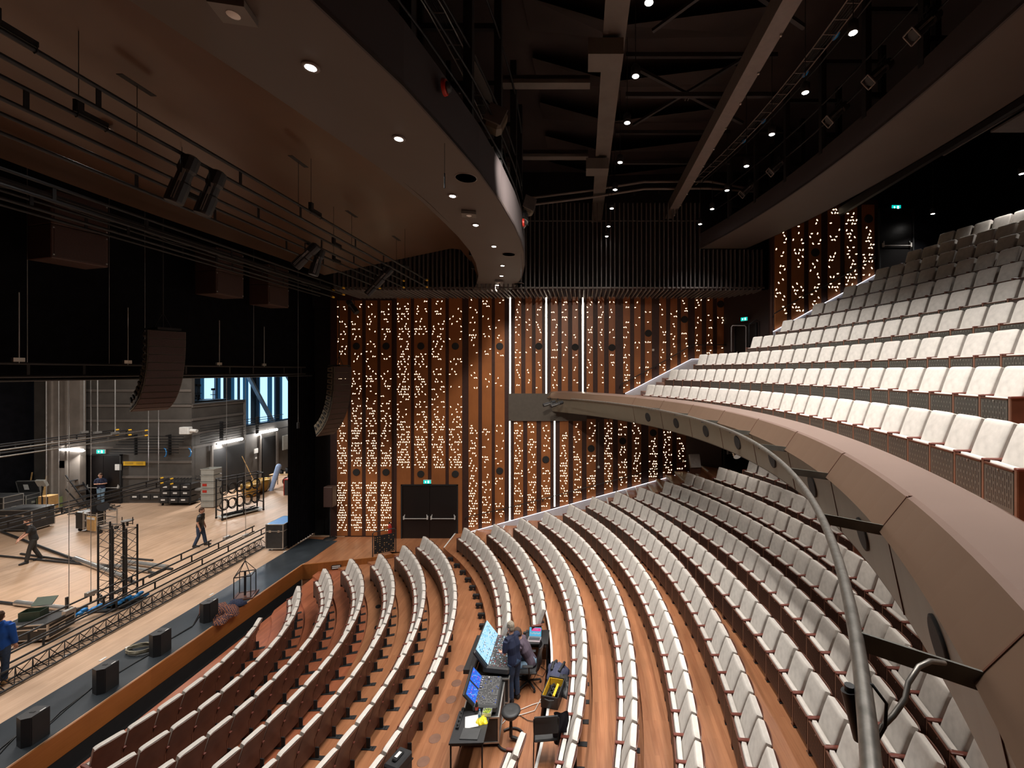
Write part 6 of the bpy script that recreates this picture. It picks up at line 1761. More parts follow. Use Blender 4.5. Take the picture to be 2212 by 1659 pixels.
for i in range(9):
    for j in range(8):
        if rng.random() < .6:
            x, z = .10 + i * (Lr - .2) / 8, .15 + j * .09; an = rng.choice((.1, 1.1, -1.0)); ca, sa = math.cos(an), math.sin(an)
            mb.add([(x + c * .026 * ca - s * .013 * sa, -.013, z + c * .026 * sa + s * .013 * ca) for c, s in HEX], [tuple(range(10))])
mb.build('leaf_cutouts', M['ply'], t)
# round floor grilles and flush floor boxes
mb = MB(); mb.lathe((0, 0, 0), [(.001, .004), (.11, .004), (.115, 0)], 28); GRM = mb.mesh('floor_grille', plain('grille_wood', (.25, .13, .07), .5, noise=.5, scale=90))
mb = MB(); mb.lathe((0, 0, .001), [(.113, .0045), (.122, .005), (.124, 0)], 28); GRR = mb.mesh('grille_ring', M['sideboard'])
for rn, th0, n in (('S6', -.62, 9), ('S7', -.52, 9), ):
    r = ROWS[rn]
    for k in range(n):
        th = .12 - (k) * r['s'] / r['R']
        R = r['R'] + .24; X = r['cx'] + R * math.cos(th); Y = r['Yc'] + R * math.sin(th)
        if not vis((X, Y, r['z'])): continue
        zz = r['z'] if rowx(r, Y, OFF) > X else (ROWS['S7']['z'] if rn == 'S6' else .0)
        if rn == 'S7': zz = max(zz, 0.0)
        t = thing('floor_grille', (X, Y, zz), 'round perforated air grille in the floor behind the %s flat stalls row' % ('sixth' if rn == 'S6' else 'last'), 'grille', group='round air grilles behind the %s flat row' % ('sixth' if rn == 'S6' else 'last'))
        child('disc', GRM, t); child('ring', GRR, t)
mb = MB(); mb.lathe((0, 0, 0), [(.001, .005), (.10, .005), (.11, 0)], 20); OVM = mb.mesh('floor_box', M['black'])
for rn, px0 in (('S2', 6), ('S4', 8), ('S1', 4)):
    r = ROWS[rn]
    for k in range(px0):
        th = .5 - k * .125 * 10 / r['R'] if rn != 'S1' else -.05 - k * .16
        R = r['R'] + (.42 if rn != 'S1' else -.75); X = r['cx'] + R * math.cos(th); Y = r['Yc'] + R * math.sin(th)
        if not vis((X, Y, r['z'])) or X < XF + .1: continue
        zz = r['z'] if (rn == 'S1' or rowx(r, Y, OFF) > X) else ROWS['S%d' % (int(rn[1]) + 1)]['z']
        t = thing('floor_box', (X, Y, zz), 'oval black flush floor socket %s' % ('before the front row' if rn == 'S1' else 'behind the %s flat stalls row' % ('second' if rn == 'S2' else 'fourth')), 'floor socket', th, group='black floor sockets near row %s' % rn[1])
        o = child('cover', OVM, t); o.scale = (.8, 1.25, 1)
# thin curved step seams
# ================================================================ people
def remesh(o, vox, smooth=2):
    m = o.modifiers.new('remesh', 'REMESH'); m.mode = 'VOXEL'; m.voxel_size = vox; m.use_smooth_shade = True
    s = o.modifiers.new('smooth', 'SMOOTH'); s.iterations = smooth; s.factor = .5
def person(loc, label, J, F, head_tilt=(0, 0, 0), skin='skin', top='navy', legs='jeans', shoe='shoe', hair='hairb', sleeve=.45, vox=.012, bald=False, hood=False, grip=None):
    """J: joints in metres relative to the feet point. F: facing direction of the face."""
    t = thing('person', loc, label, 'person')
    J = {k: Vector(v) for k, v in J.items()}; F = Vector(F).normalized()
    lat = (J['sl'] - J['sr']).normalized()
    up = (J['neck'] - J['pelvis']).normalized(); fw = lat.cross(up).normalized()
    if fw.dot(F) < 0: fw = -fw
    def limbs(mb, g, arms=True, hands=True, legs_=True, armcut=1.0, legcut=1.0, torso=True, low=0.0):
        if torso:
            P, C, N = J['pelvis'], J['chest'], J['neck']
            W = P.lerp(C, .5)
            for s in (-1, 1):
                o = lat * (s * .062)
                mb.path([P + o - up * (.06 + low), P + o, W + o * .85, C + o * 1.15, C.lerp(N, .55) + o * .9, N - up * .01 + o * .25], [.098 + g, .105 + g, .092 + g, .112 + g, .088 + g, .05 + g], 12)
            mb.path([J['sl'] + lat * .0, C.lerp(N, .7) + lat * .03, C.lerp(N, .7) - lat * .03, J['sr']], [.062 + g, .07 + g, .07 + g, .062 + g], 10)
            mb.path([P + lat * .09 - up * .04, P - lat * .09 - up * .04], [.10 + g, .10 + g], 12)
        if arms:
            for s, e, w, h in (('sl', 'el', 'wl', 'hl'), ('sr', 'er', 'wr', 'hr')):
                A, E_, Wr, H = J[s], J[e], J[w], J[h]
                if armcut < 1.0:
                    q = E_.lerp(Wr, max(0, armcut - .5) * 2) if armcut > .5 else A.lerp(E_, armcut * 2)
                    pts = [A, A.lerp(E_, .5), E_, q] if armcut > .5 else [A, A.lerp(q, .6), q]
                    mb.path(pts, [.060 + g, .054 + g, .046 + g, .042 + g][:len(pts)], 10)
                else:
                    mb.path([A, A.lerp(E_, .45), E_, E_.lerp(Wr, .35), Wr], [.054 + g, .050 + g, .038 + g, .038 + g, .026 + g], 10)
                    if hands:
                        d = (H - Wr).normalized(); sd = d.cross(F if abs(d.dot(F)) < .9 else up).normalized(); nn = d.cross(sd)
                        mb.path([Wr, Wr + d * .045, Wr + d * .085], [.026, .033, .030], 8)
                        mb.path([Wr + d * .04 + sd * .016, Wr + d * .085 + sd * .022], [.018, .016], 6); mb.path([Wr + d * .04 - sd * .016, Wr + d * .085 - sd * .022], [.018, .016], 6)
                        for k, (o, L) in enumerate(((-.030, .062), (-.010, .078), (.011, .072), (.030, .056))):
                            b = Wr + d * .085 + sd * o
                            mb.path([b, b + d * L * .45 + sd * o * .25, b + d * L * .75 + nn * .022 + sd * o * .3, b + d * L * .85 + nn * .045 + sd * o * .3], [.0095, .009, .0085, .007], 6)
                        b = Wr + d * .03 - sd * .030
                        mb.path([b, b + d * .03 - sd * .028 + nn * .01, b + d * .062 - sd * .036 + nn * .022], [.013, .011, .009], 6)
        if legs_:
            for hp, k_, a in (('pl', 'kl', 'al'), ('pr', 'kr', 'ar')):
                Hh, K, A = J[hp], J[k_], J[a]
                if legcut < 1: A = K.lerp(A, legcut)
                mb.path([Hh, Hh.lerp(K, .5), K, K.lerp(A, .35), A], [.088 + g, .078 + g, .054 + g, .056 + g, (.040 if g == 0 else .048) + g], 12)
    def feet(mb, g):
        for a, tt in (('al', 'tl'), ('ar', 'tr')):
            A, T_ = J[a], J[tt]; d = (T_ - A); d.z = 0; d.normalize()
            mb.path([A - d * .05 + Vector((0, 0, -.035)), A + d * .04 + Vector((0, 0, -.035)), A + d * .12 + Vector((0, 0, -.045)), A + d * .185 + Vector((0, 0, -.05))], [.040 + g, .044 + g, .040 + g, .026 + g], 8)
    mb = MB(); limbs(mb, 0); feet(mb, 0)
    N, Hd = J['neck'], J['head']
    mb.path([N - up * .04, N.lerp(Hd, .5), Hd - Vector((0, 0, .03))], [.058, .052, .056], 10)
    hu = (Hd - N).normalized(); hs = F.cross(hu).normalized(); hf = hu.cross(hs).normalized()
    if hf.dot(F) < 0: hf = -hf
    R_ = Matrix((hs, hf, hu)).transposed()
    def hp(x, y, z): return Hd + R_ @ Vector((x, y, z))
    def blob(mb, c, r, sx, sy, sz):
        b0 = len(mb.v); mb.ball((0, 0, 0), r, 10, sx, sy, sz)
        for i in range(b0, len(mb.v)): mb.v[i] = tuple(hp(*c) + R_ @ Vector(mb.v[i]))
    blob(mb, (0, -.005, .035), .098, .80, .98, 1.0); blob(mb, (0, .020, -.045), .072, .86, .95, .95); blob(mb, (0, .055, -.085), .030, 1.1, .8, .7)
    blob(mb, (0, .100, -.025), .017, .8, 1.1, 1.5); blob(mb, (0, .092, -.055), .020, 1.3, .5, .35)
    for s in (-1, 1): blob(mb, (s * .080, -.005, -.015), .030, .35, .75, 1.1); blob(mb, (s * .035, .078, .020), .022, 1.2, .5, .5)
    body = mb.build('body', M[skin], t); remesh(body, vox * .75, 1)
    # eyes, brows, mouth
    mb = MB()
    for s in (-1, 1): blob(mb, (s * .032, .088, .006), .010, 1.2, .6, .6)
    mb.build('eyes', M['white'], t)
    mb = MB()
    for s in (-1, 1): blob(mb, (s * .032, .094, .006), .005, 1, .6, 1); blob(mb, (s * .034, .088, .026), .014, 1.2, .3, .2)
    blob(mb, (0, .098, -.062), .014, 1.4, .3, .15); mb.build('eyebrows_and_mouth', M[hair], t)
    mb = MB(); blob(mb, (0, -.018, .052), .104, .84, .98, .92); blob(mb, (0, -.045, -.01), .088, .88, .75, .9)
    for k in range(26):
        rr = random.Random(k); a = rr.uniform(0, 2 * PI); e = rr.uniform(.1, 1.3)
        blob(mb, (.078 * math.cos(a) * math.cos(e), -.018 + .088 * math.sin(a) * math.cos(e) * (.5 if math.sin(a) > 0 else 1), .055 + .085 * math.sin(e)), .022, 1, 1, .8)
    h = mb.build('hair', M[hair], t); remesh(h, .010, 2)
    mb = MB(); limbs(mb, .016, True, False, False, armcut=sleeve, low=.02)
    if hood: mb.path([N + up * .02 + lat * .06 - fw * .05, N - fw * .11 + up * .0, N + up * .02 - lat * .06 - fw * .05, N - lat * .05 + fw * .05, N + lat * .05 + fw * .05], [.045] * 5, 8, closed=True)
    else: mb.path([N + lat * .045 - fw * .03, N - fw * .055, N - lat * .045 - fw * .03, N - lat * .03 + fw * .045, N + lat * .03 + fw * .045], [.022] * 5, 8, closed=True)
    sh = mb.build('hoodie' if hood else 'shirt', M[top], t); remesh(sh, vox, 3)
    mb = MB(); limbs(mb, .015, False, False, True, legcut=.95, torso=False)
    mb.path([J['pelvis'] + lat * .08 - up * .03, J['pelvis'] - lat * .08 - up * .03], [.122, .122], 12); mb.path([J['pelvis'] + lat * .06 + up * .05, J['pelvis'] - lat * .06 + up * .05], [.108, .108], 12)
    tr = mb.build('trousers', M[legs], t); remesh(tr, vox, 3)
    for a, tt in (('al', 'tl'), ('ar', 'tr')):
        A, T_ = J[a], J[tt]; d = (T_ - A); d.z = 0; d.normalize()
        mb = MB(); mb.path([A - d * .06 + Vector((0, 0, -.035)), A + d * .04 + Vector((0, 0, -.032)), A + d * .12 + Vector((0, 0, -.045)), A + d * .20 + Vector((0, 0, -.052))], [.050, .054, .048, .032], 10)
        mb.path([A + Vector((0, 0, .06)), A + Vector((0, 0, -.03))], [.052, .052], 10)
        s_ = mb.build('shoe', M[shoe], t); remesh(s_, .012, 2)
    return t
def stand(fx, fy, k=1.0, stride=0.0, spread=.11, lean=0.0):
    """upright joints facing (fx,fy)"""
    f = Vector((fx, fy, 0)).normalized(); l = Vector((0, 0, 1)).cross(f)
    u = Vector((0, 0, 1)); z = lambda h: u * (h * k)
    J = dict(pelvis=z(.95) , chest=z(1.27) + f * lean * .5, neck=z(1.50) + f * lean, head=z(1.645) + f * (lean * 1.15 + .02))
    J['sl'] = z(1.43) + l * .185 + f * lean * .9; J['sr'] = z(1.43) - l * .185 + f * lean * .9
    J['pl'] = z(.92) + l * .09; J['pr'] = z(.92) - l * .09
    J['kl'] = z(.50) + l * spread * .9 + f * (stride * .5 + .03); J['kr'] = z(.50) - l * spread * .9 + f * (-stride * .3 + .03)
    J['al'] = z(.085) + l * spread + f * stride; J['ar'] = z(.085) - l * spread - f * stride
    J['tl'] = J['al'] + f * .2; J['tr'] = J['ar'] + f * .2
    J['el'] = J['sl'] + l * .06 - u * .28 - f * .03; J['er'] = J['sr'] - l * .06 - u * .28 - f * .03
    J['wl'] = J['el'] - u * .24 + f * .08; J['wr'] = J['er'] - u * .24 + f * .08
    J['hl'] = J['wl'] - u * .1 + f * .03; J['hr'] = J['wr'] - u * .1 + f * .03
    return J, f, l, u
# man standing by the sound desk, back to the camera, hand at his chin
J, f, l, u = stand(-.80, .60, 1.03, 0, .10, .10)
J['er'] = J['sr'] + f * .16 - u * .27 - l * .02; J['wr'] = J['er'] + f * .12 + u * .19 + l * .06; J['hr'] = J['wr'] + u * .09 + l * .03 + f * .0
J['wr'] = J['head'] - u * .17 + f * .10 - l * .06; J['er'] = J['sr'] + f * .20 - u * .20 - l * .05; J['hr'] = J['head'] - u * .07 + f * .12 - l * .04
# left arm folded under the right elbow
J['el'] = J['sl'] + l * .06 - u * .28 - f * .01; J['wl'] = J['el'] + f * .16 - l * .14 + u * .02; J['hl'] = J['wl'] - l * .10 + f * .05
person((-1.62, 10.15, 0), 'man in navy polo shirt and jeans standing by the sound desk, hand at his chin', J, (-.80, .58, -.25), top='navy', legs='jeans', hair='hairg', sleeve=.42, vox=.011)
# man seated at the desk
f = Vector((-1, .10, 0)).normalized(); u = Vector((0, 0, 1)); l = u.cross(f)
J = dict(pelvis=u * .56 - f * .08, chest=u * .86 + f * .08, neck=u * 1.10 + f * .20, head=u * 1.235 + f * .27)
J['sl'] = u * 1.03 + l * .19 + f * .17; J['sr'] = u * 1.03 - l * .19 + f * .17
J['pl'] = u * .54 + l * .09; J['pr'] = u * .54 - l * .09; J['kl'] = u * .50 + l * .16 + f * .30; J['kr'] = u * .50 - l * .14 + f * .28
J['al'] = u * .085 + l * .16 + f * .30; J['ar'] = u * .085 - l * .16 + f * .10; J['tl'] = J['al'] + f * .2; J['tr'] = J['ar'] + f * .2
J['el'] = J['sl'] + l * .10 + f * .14 - u * .22; J['wl'] = J['el'] + f * .24 + u * .10; J['hl'] = J['wl'] + f * .1 + u * .03
J['er'] = J['sr'] - l * .04 + f * .10 - u * .25; J['wr'] = J['er'] + f * .22 + u * .06; J['hr'] = J['wr'] + f * .1
person((-1.36, 10.72, 0), 'man in dark plum T-shirt seated on the office chair, reaching to the desk screen', J, (-1, .05, -.4), top='plum', legs='jeansl', hair='hairb', sleeve=.40, vox=.012)
# man in the blue hoodie at the left picture edge
p = gr(-2, 1478)
J, f, l, u = stand(-.5, .85, 1.02, .08)
person((p.x, p.y, 0), 'man in bright blue hoodie, jeans and tan boots at the left edge of the stage', J, (-.6, .8, -.1), top='hoodie', legs='jeans', shoe='boot', hair='hairb', sleeve=.98, vox=.015, hood=True)
# walking man on the left
p = gr(70, 1213)
J, f, l, u = stand(-.45, -.9, 1.03, .20, .08, .12)
J['el'] = J['sl'] + f * .12 - u * .26 + l * .05; J['wl'] = J['el'] + f * .18 - u * .14; J['hl'] = J['wl'] + f * .07 - u * .07
J['er'] = J['sr'] + f * .05 - u * .28 - l * .08; J['wr'] = J['er'] - u * .18 + f * .16; J['hr'] = J['wr'] - u * .08 + f * .05
person((p.x + .05, p.y, 0), 'man in black shirt and dark trousers bending and walking among the floor pipes', J, (-.4, -.9, -.4), top='black', legs='trouser', shoe='shoe', hair='hairb', sleeve=.4, vox=.015)
# man with folded arms near the stage door
p = gr(206, 1093)
J, f, l, u = stand(.35, -.94, 1.04, .04, .10, .05)
J['el'] = J['sl'] + l * .08 - u * .26 + f * .02; J['wl'] = J['el'] + f * .16 - l * .16 + u * .02; J['hl'] = J['wl'] - l * .1 + f * .02
J['er'] = J['sr'] - l * .08 - u * .26 + f * .02; J['wr'] = J['er'] + f * .16 + l * .16 + u * .02; J['hr'] = J['wr'] + l * .1 + f * .02
person((p.x, p.y + .3, 0), 'man in navy T-shirt and light jeans looking down near the stage door', J, (.3, -.9, -.5), top='navy', legs='jeansl', shoe='white', hair='hairb', sleeve=.42, vox=.016)
# slim walker mid stage
p = gr(432, 1180)
J, f, l, u = stand(.9, .35, .97, .18, .07, .04)
person((p.x, p.y, 0), 'person in dark top and blue jeans striding alone across the middle of the stage', J, (.9, .3, -.15), top='case', legs='jeans', shoe='shoe', hair='hairb', sleeve=.4, vox=.016)

# ================================================================ mixing position
def lit_cells(mb, O, U, V, nx, ny, size, rng, mats, z=.003, fill=.8):
    Nn = U.normalized().cross(V.normalized())
    if Nn.z < 0: Nn = -Nn
    for i in range(nx):
        for j in range(ny):
            if rng.random() > fill: continue
            c = O + U * ((i + .5) / nx) + V * ((j + .5) / ny) + Nn * z
            a, b = U.normalized() * size[0] / 2, V.normalized() * size[1] / 2
            mb.cur = rng.choice(mats); mb.quad(c - a - b, c + a - b, c + a + b, c - a + b)
    mb.cur = 0
# sound desk: sloping screen at the back, key surface in front, on a road case
t = thing('sound_desk', (-2.12, 10.55, 0), 'large digital sound desk with glowing sloped screen on a road case', 'mixing desk')
mb = MB(); mb.box((-.02, 0, .42), (.80, 1.30, .56)); mb.build('case_base', M['case'], t)
mb = MB()
for sy in (-1, 1):
    for z in (.15, .70): mb.box((0, sy * .655, z), (.84, .025, .03))
    for sx in (-1, 1): mb.box((sx * .41, sy * .65, .42), (.03, .03, .56))
for sx in (-1, 1):
    for z in (.15, .70): mb.box((sx * .41, 0, z), (.025, 1.3, .03))
mb.build('case_edges', M['alu'], t)
for sx in (-1, 1):
    for sy in (-1, 1): mb = MB(); mb.tube((sx * .35, sy * .55 - .02, .06), (sx * .35, sy * .55 + .02, .06), .06, 10); mb.build('castor', M['black'], t)
mb = MB(); M4 = Matrix.Translation((.10, 0, .86)) @ Matrix.Rotation(.10, 4, 'Y'); mb.mbox(M4, (.62, 1.24, .16), .03); mb.build('key_surface', M['console'], t)
Mt = Matrix.Translation((-.26, 0, 1.12)) @ Matrix.Rotation(-1.02, 4, 'Y') @ Matrix.Identity(4)
mb = MB(); mb.mbox(Matrix.Translation((-.27, 0, 1.10)) @ Matrix.Rotation(.92, 4, 'Y'), (.50, 1.26, .08), .03); sc_ = mb.build('screen_housing', M['blackp'], t)
a, b = Vector((-.40, -.58, 1.325)), Vector((-.115, -.58, .955)); ln = (b - a)
nrm = Vector((.79, 0, .61)); off = nrm * .035
mb = MB(); mb.quad(a + off, a + off + Vector((0, 1.16, 0)), b + off + Vector((0, 1.16, 0)), b + off); mb.build('screen', M['screen1'], sc_)
rng = random.Random(21)
mb = MB(); lit_cells(mb, a + off * 1.1, Vector((0, 1.16, 0)), ln, 30, 10, (.030, .022), rng, [0, 1, 2, 2], .004, .4); mb.build('screen_graphics', [plain('screen_dark', (.02, .05, .09), .4), M['white'], M['cyan']], sc_)
O = Vector((-.17, -.58, .965)); U = Vector((0, 1.16, 0)); V = Vector((.52, 0, -.055))
mb = MB(); lit_cells(mb, O, V, U, 11, 34, (.028, .020), rng, [0, 1, 1, 0, 2, 3, 0, 1], .006, .85); mb.build('keys_and_faders', [M['case'], M['key'], M['screen1'], glow('key_red', (.3, .05, .08), .5)], t)
mb = MB(); mb.box((-.52, 0, .86), (.26, 1.30, .10)); mb.build('rear_shelf', M['blackp'], t)
# lighting desk
t = thing('lighting_desk', (-2.16, 9.38, 0), 'grey lighting desk with two blue touch screens on a flight case', 'lighting desk', .06)
mb = MB(); mb.box((0, 0, .36), (.74, 1.0, .52)); mb.build('case_base', M['case'], t)
mb = MB()
for sy in (-1, 1):
    for z in (.10, .62): mb.box((0, sy * .505, z), (.78, .025, .03))
    for sx in (-1, 1): mb.box((sx * .38, sy * .5, .36), (.03, .03, .54))
for sx in (-1, 1):
    for z in (.10, .62): mb.box((sx * .38, 0, z), (.025, 1.0, .03))
mb.build('case_edges', M['alu'], t)
for sx in (-1, 1):
    for sy in (-1, 1): mb = MB(); mb.tube((sx * .32, sy * .42 - .02, .05), (sx * .32, sy * .42 + .02, .05), .05, 10); mb.build('castor', M['black'], t)
mb = MB(); mb.mbox(Matrix.Translation((.08, 0, .76)) @ Matrix.Rotation(.10, 4, 'Y'), (.52, .92, .14), .03); mb.build('key_surface', M['console'], t)
mb = MB(); mb.mbox(Matrix.Translation((-.24, 0, .93)) @ Matrix.Rotation(.85, 4, 'Y'), (.40, .90, .06), .02); h_ = mb.build('screen_housing', M['blackp'], t)
for s, mt in ((-1, 'dkblue'), (1, 'dkblue')):
    c = Vector((-.24, s * .215, .93)) + Vector((.75, 0, .66)) * .034; e = Vector((.66, 0, -.75))
    mb = MB(); mb.quad(c - e * .15 + Vector((0, -.19, 0)), c - e * .15 + Vector((0, .19, 0)), c + e * .15 + Vector((0, .19, 0)), c + e * .15 + Vector((0, -.19, 0))); mb.build('touch_screen', M[mt], h_)
    mb = MB(); lit_cells(mb, c - e * .13 + Vector((0, -.17, 0)), Vector((0, .34, 0)), e * .26, 9, 7, (.022, .018), random.Random(5 + s), [0, 0, 1, 0, 2], .003, .3); mb.build('screen_graphics', [M['cyan'], M['screen1'], M['pinkscr']], h_)
O = Vector((-.13, -.42, .858)); mb = MB(); lit_cells(mb, O, Vector((.44, 0, -.044)), Vector((0, .84, 0)), 12, 22, (.018, .016), random.Random(8), [0, 0, 0, 0, 0, 0, 0, 1], .006, .6); mb.build('keys_and_faders', [M['key'], M['dkblue']], t)
mb = MB()
for k in range(5): mb.lathe((-.08 + .0 * k, .05 + .07 * k, .86), [(.018, 0), (.018, .02), (.001, .022)], 12)
mb.ball((.05, .34, .85), .032, 8); mb.build('encoders', M['alu'], t)
# snack table
t = thing('black_table', (-2.24, 8.55, 0), 'small black folding table with bottles, paper and grapes, before the lighting desk', 'table', .03)
mb = MB(); mb.box((0, 0, .71), (.66, .78, .03)); mb.build('tabletop', M['blackp'], t)
mb = MB(); mb.box((0, -.392, .712), (.66, .008, .032)); mb.box((0, 0, .66), (.58, .70, .05)); mb.build('apron', M['steel'], t)
for sx in (-1, 1):
    for sy in (-1, 1): mb = MB(); mb.box((sx * .30, sy * .36, .35), (.028, .028, .70)); mb.build('leg', M['black'], t)
def bottle(loc, h, r, label, liq, cap, lab):
    t = thing('drink_bottle', loc, label, 'bottle')
    mb = MB(); mb.lathe((0, 0, 0), [(r * .85, 0), (r, .01), (r, h * .30), (r * .88, h * .38), (r, h * .46), (r, h * .60), (r * .5, h * .82), (r * .38, h * .88), (r * .38, h * .92)], 16); mb.build('body', liq, t)
    mb = MB(); mb.lathe((0, 0, h * .92), [(r * .45, 0), (r * .45, h * .08), (.001, h * .082)], 12); mb.build('cap', cap, t)
    mb = MB(); mb.lathe((0, 0, h * .34), [(r * 1.03, 0), (r * 1.03, h * .24)], 16); mb.build('label_band', lab, t)
bottle((-2.20, 8.86, .726), .27, .034, 'cola bottle with red cap and label on the small black table', M['soil'], M['red'], M['red'])
bottle((-2.10, 8.70, .726), .22, .031, 'clear water bottle with blue cap and label on the small black table', plain('clear_plastic', (.45, .52, .60), .15), M['blue'], M['blue'])
t = thing('paper_sheet', (-2.25, 8.66, .729), 'white sheet of paper lying on the small black table', 'paper', .25)
mb = MB(); mb.box((0, 0, 0), (.26, .30, .003)); mb.build('sheet', M['white'], t)
t = thing('yellow_bag', (-2.04, 8.66, .727), 'crumpled yellow plastic bag beside the water bottle', 'bag')
heap('bag', (0, 0, 0), .11, .10, .06, plain('yellow_plastic', (.80, .62, .02), .4), t, 12)
t = thing('grape_box', (-1.98, 8.85, .727), 'clear plastic box of green grapes at the table corner', 'fruit box')
mb = MB(); mb.box((0, 0, .004), (.18, .14, .008))
for s in (-1, 1): mb.box((0, s * .07, .035), (.18, .003, .07)); mb.box((s * .09, 0, .035), (.003, .14, .07))
bx_ = mb.build('tray', plain('clear_tray', (.6, .62, .6), .2), t)
t2 = thing('grapes', (-1.98, 8.85, .738), 'green grapes filling the clear plastic box on the table', 'fruit'); t2['kind'] = 'stuff'
mb = MB(); rng = random.Random(6)
for k in range(46): mb.ball((rng.uniform(-.075, .075), rng.uniform(-.055, .055), .012 + rng.uniform(0, .05)), .013, 6)
g_ = mb.build('grapes', plain('grape_green', (.42, .52, .06), .3), t2)
t = thing('black_folder', (-2.20, 8.36, .727), 'flat black folder on the near end of the small black table', 'folder', -.04)
mb = MB(); mb.box((0, 0, .008), (.36, .26, .016), bev=.006); mb.build('cover', M['console'], t)
t = thing('power_strip', (-2.50, 8.72, .727), 'black power strip with plugs along the table edge', 'power strip', .03)
mb = MB(); mb.box((0, 0, .02), (.06, .50, .04)); mb.build('body', M['blackp'], t)
mb = MB()
for k in range(5): mb.lathe((0, -.2 + .1 * k, .04), [(.02, 0), (.022, .03), (.01, .04)], 10)
mb.build('plugs', M['case'], t)
# saddle stool
t = thing('swivel_stool', (-1.52, 9.06, 0), 'black round stool with open ring foot in front of the desks', 'stool')
mb = MB(); mb.lathe((0, 0, 0), [(.001, .50), (.12, .50), (.17, .55), (.205, .62), (.20, .645), (.14, .66), (.001, .645)], 30); mb.build('seat', M['case'], t)
mb = MB(); mb.tube((0, 0, .08), (0, 0, .30), .035, 12); mb.tube((0, 0, .28), (0, 0, .52), .022, 12)
for k in range(6): mb.lathe((0, 0, .30 + .032 * k), [(.028, 0), (.034, .012), (.028, .024)], 12)
mb.build('column', M['blackp'], t)
mb = MB(); mb.path([(.28 * math.cos(a), .28 * math.sin(a), .028) for a in [(-2.9 + 5.2 * i / 24) for i in range(25)]], .022, 8); mb.build('ring_foot', M['blackp'], t)
mb = MB(); mb.bar((0, 0, .07), (.26, -.06, .035), .055, .05); mb.build('foot_arm', M['blackp'], t)
# office chair
t = thing('office_chair', (-1.25, 10.66, 0), 'black office chair with tall curved back at the sound desk', 'chair', 0)
mb = MB(); mb.mbox(Matrix.Translation((-.10, 0, .45)), (.48, .50, .08), .03); mb.build('seat', M['case'], t)
mb = MB(); pts = [(.16, .46), (.21, .60), (.20, .80), (.25, 1.02)]
vs = []
for x, z in pts:
    for i in range(7): u_ = i / 6 - .5; w_ = .44 if z < .9 else .36; vs.append((x - .07 * (abs(u_) * 2) ** 2, u_ * w_, z))
fs = [(j * 7 + i, j * 7 + i + 1, j * 7 + 8 + i, j * 7 + 7 + i) for j in range(3) for i in range(6)]
mb.add(vs, fs, True); mb.add([(v[0] + .035, v[1], v[2]) for v in vs], fs, True)
for j in range(3):
    for i in (0, 6): a_, b_ = vs[j * 7 + i], vs[j * 7 + 7 + i]; mb.quad(a_, b_, (b_[0] + .035, b_[1], b_[2]), (a_[0] + .035, a_[1], a_[2]))
mb.add([vs[21 + i] for i in range(7)] + [(vs[21 + i][0] + .035, vs[21 + i][1], vs[21 + i][2]) for i in range(7)], [(i, i + 1, i + 8, i + 7) for i in range(6)])
mb.build('backrest', M['blackp'], t)
for s in (-1, 1): mb = MB(); mb.box((-.08, s * .29, .66), (.27, .08, .03), bev=.01); mb.path([(-.05, s * .29, .65), (-.05, s * .29, .48), (-.05, s * .2, .43)], .018, 6); mb.build('armrest', M['blackp'], t)
mb = MB(); mb.tube((-.1, 0, .10), (-.1, 0, .43), .028, 10); mb.build('column', M['steel'], t)
for k in range(5):
    a = .3 + k * 2 * PI / 5; e = Vector((-.1 + .31 * math.cos(a), .31 * math.sin(a), .085)); mb = MB(); mb.bar((-.1, 0, .11), e, .045, .03); lg = mb.build('base_arm', M['blackp'], t)
    mb = MB(); mb.tube(e + Vector((0, -.025, -.055)), e + Vector((0, .025, -.055)), .028, 10); mb.build('castor', M['black'], lg)
# laptop table and laptop
t = thing('laptop_table', (-1.22, 11.40, 0), 'small black table behind the mixing desks, carrying an open laptop', 'table')
mb = MB(); mb.box((0, 0, .73), (.64, .60, .03)); mb.build('tabletop', M['blackp'], t)
for sx in (-1, 1):
    for sy in (-1, 1): mb = MB(); mb.box((sx * .29, sy * .27, .36), (.03, .03, .72)); mb.build('leg', M['black'], t)
mb = MB(); mb.box((0, .1, .50), (.56, .36, .03)); mb.build('lower_shelf', M['seatwood'], t)
t = thing('laptop', (-1.27, 11.27, .746), 'open silver laptop with pink and blue screen', 'laptop', -.08)
mb = MB(); mb.box((0, 0, .008), (.34, .23, .016)); mb.build('base', plain('laptop_body', (.42, .36, .36), .35, .5), t); mb = MB(); mb.box((0, .015, .018), (.29, .12, .004)); mb.build('keyboard', M['console'], t)
mb = MB(); Ml = Matrix.Translation((0, .115, .012)) @ Matrix.Rotation(-.25, 4, 'X') @ Matrix.Translation((0, 0, .115)); mb.mbox(Ml, (.34, .008, .23)); lid_ = mb.build('lid', M['console'], t)
mb = MB(); mb.mbox(Ml @ Matrix.Translation((0, -.006, 0)), (.32, .003, .21)); mb.build('screen', M['cyan'], lid_); mb = MB(); mb.mbox(Ml @ Matrix.Translation((.02, -.009, .055)), (.25, .003, .07)); mb.build('pink_banner', M['pinkscr'], lid_)
mb = MB()
for k in range(7): mb.mbox(Ml @ Matrix.Translation((-.12 + .04 * k, -.009, -.03 - .01 * (k % 2))), (.02, .003, .035))
for k in range(4): mb.mbox(Ml @ Matrix.Translation((-.04 + .035 * k, -.011, .06)), (.026, .002, .012))
mb.build('screen_marks', M['white'], lid_)
t = thing('headphones', (-1.48, 11.5, .75), 'black headphones and cables heaped beside the laptop', 'headphones')
mb = MB(); mb.path([(.08 * math.cos(a), .08 * math.sin(a), .03) for a in [i * PI / 8 for i in range(9)]], .010, 6)
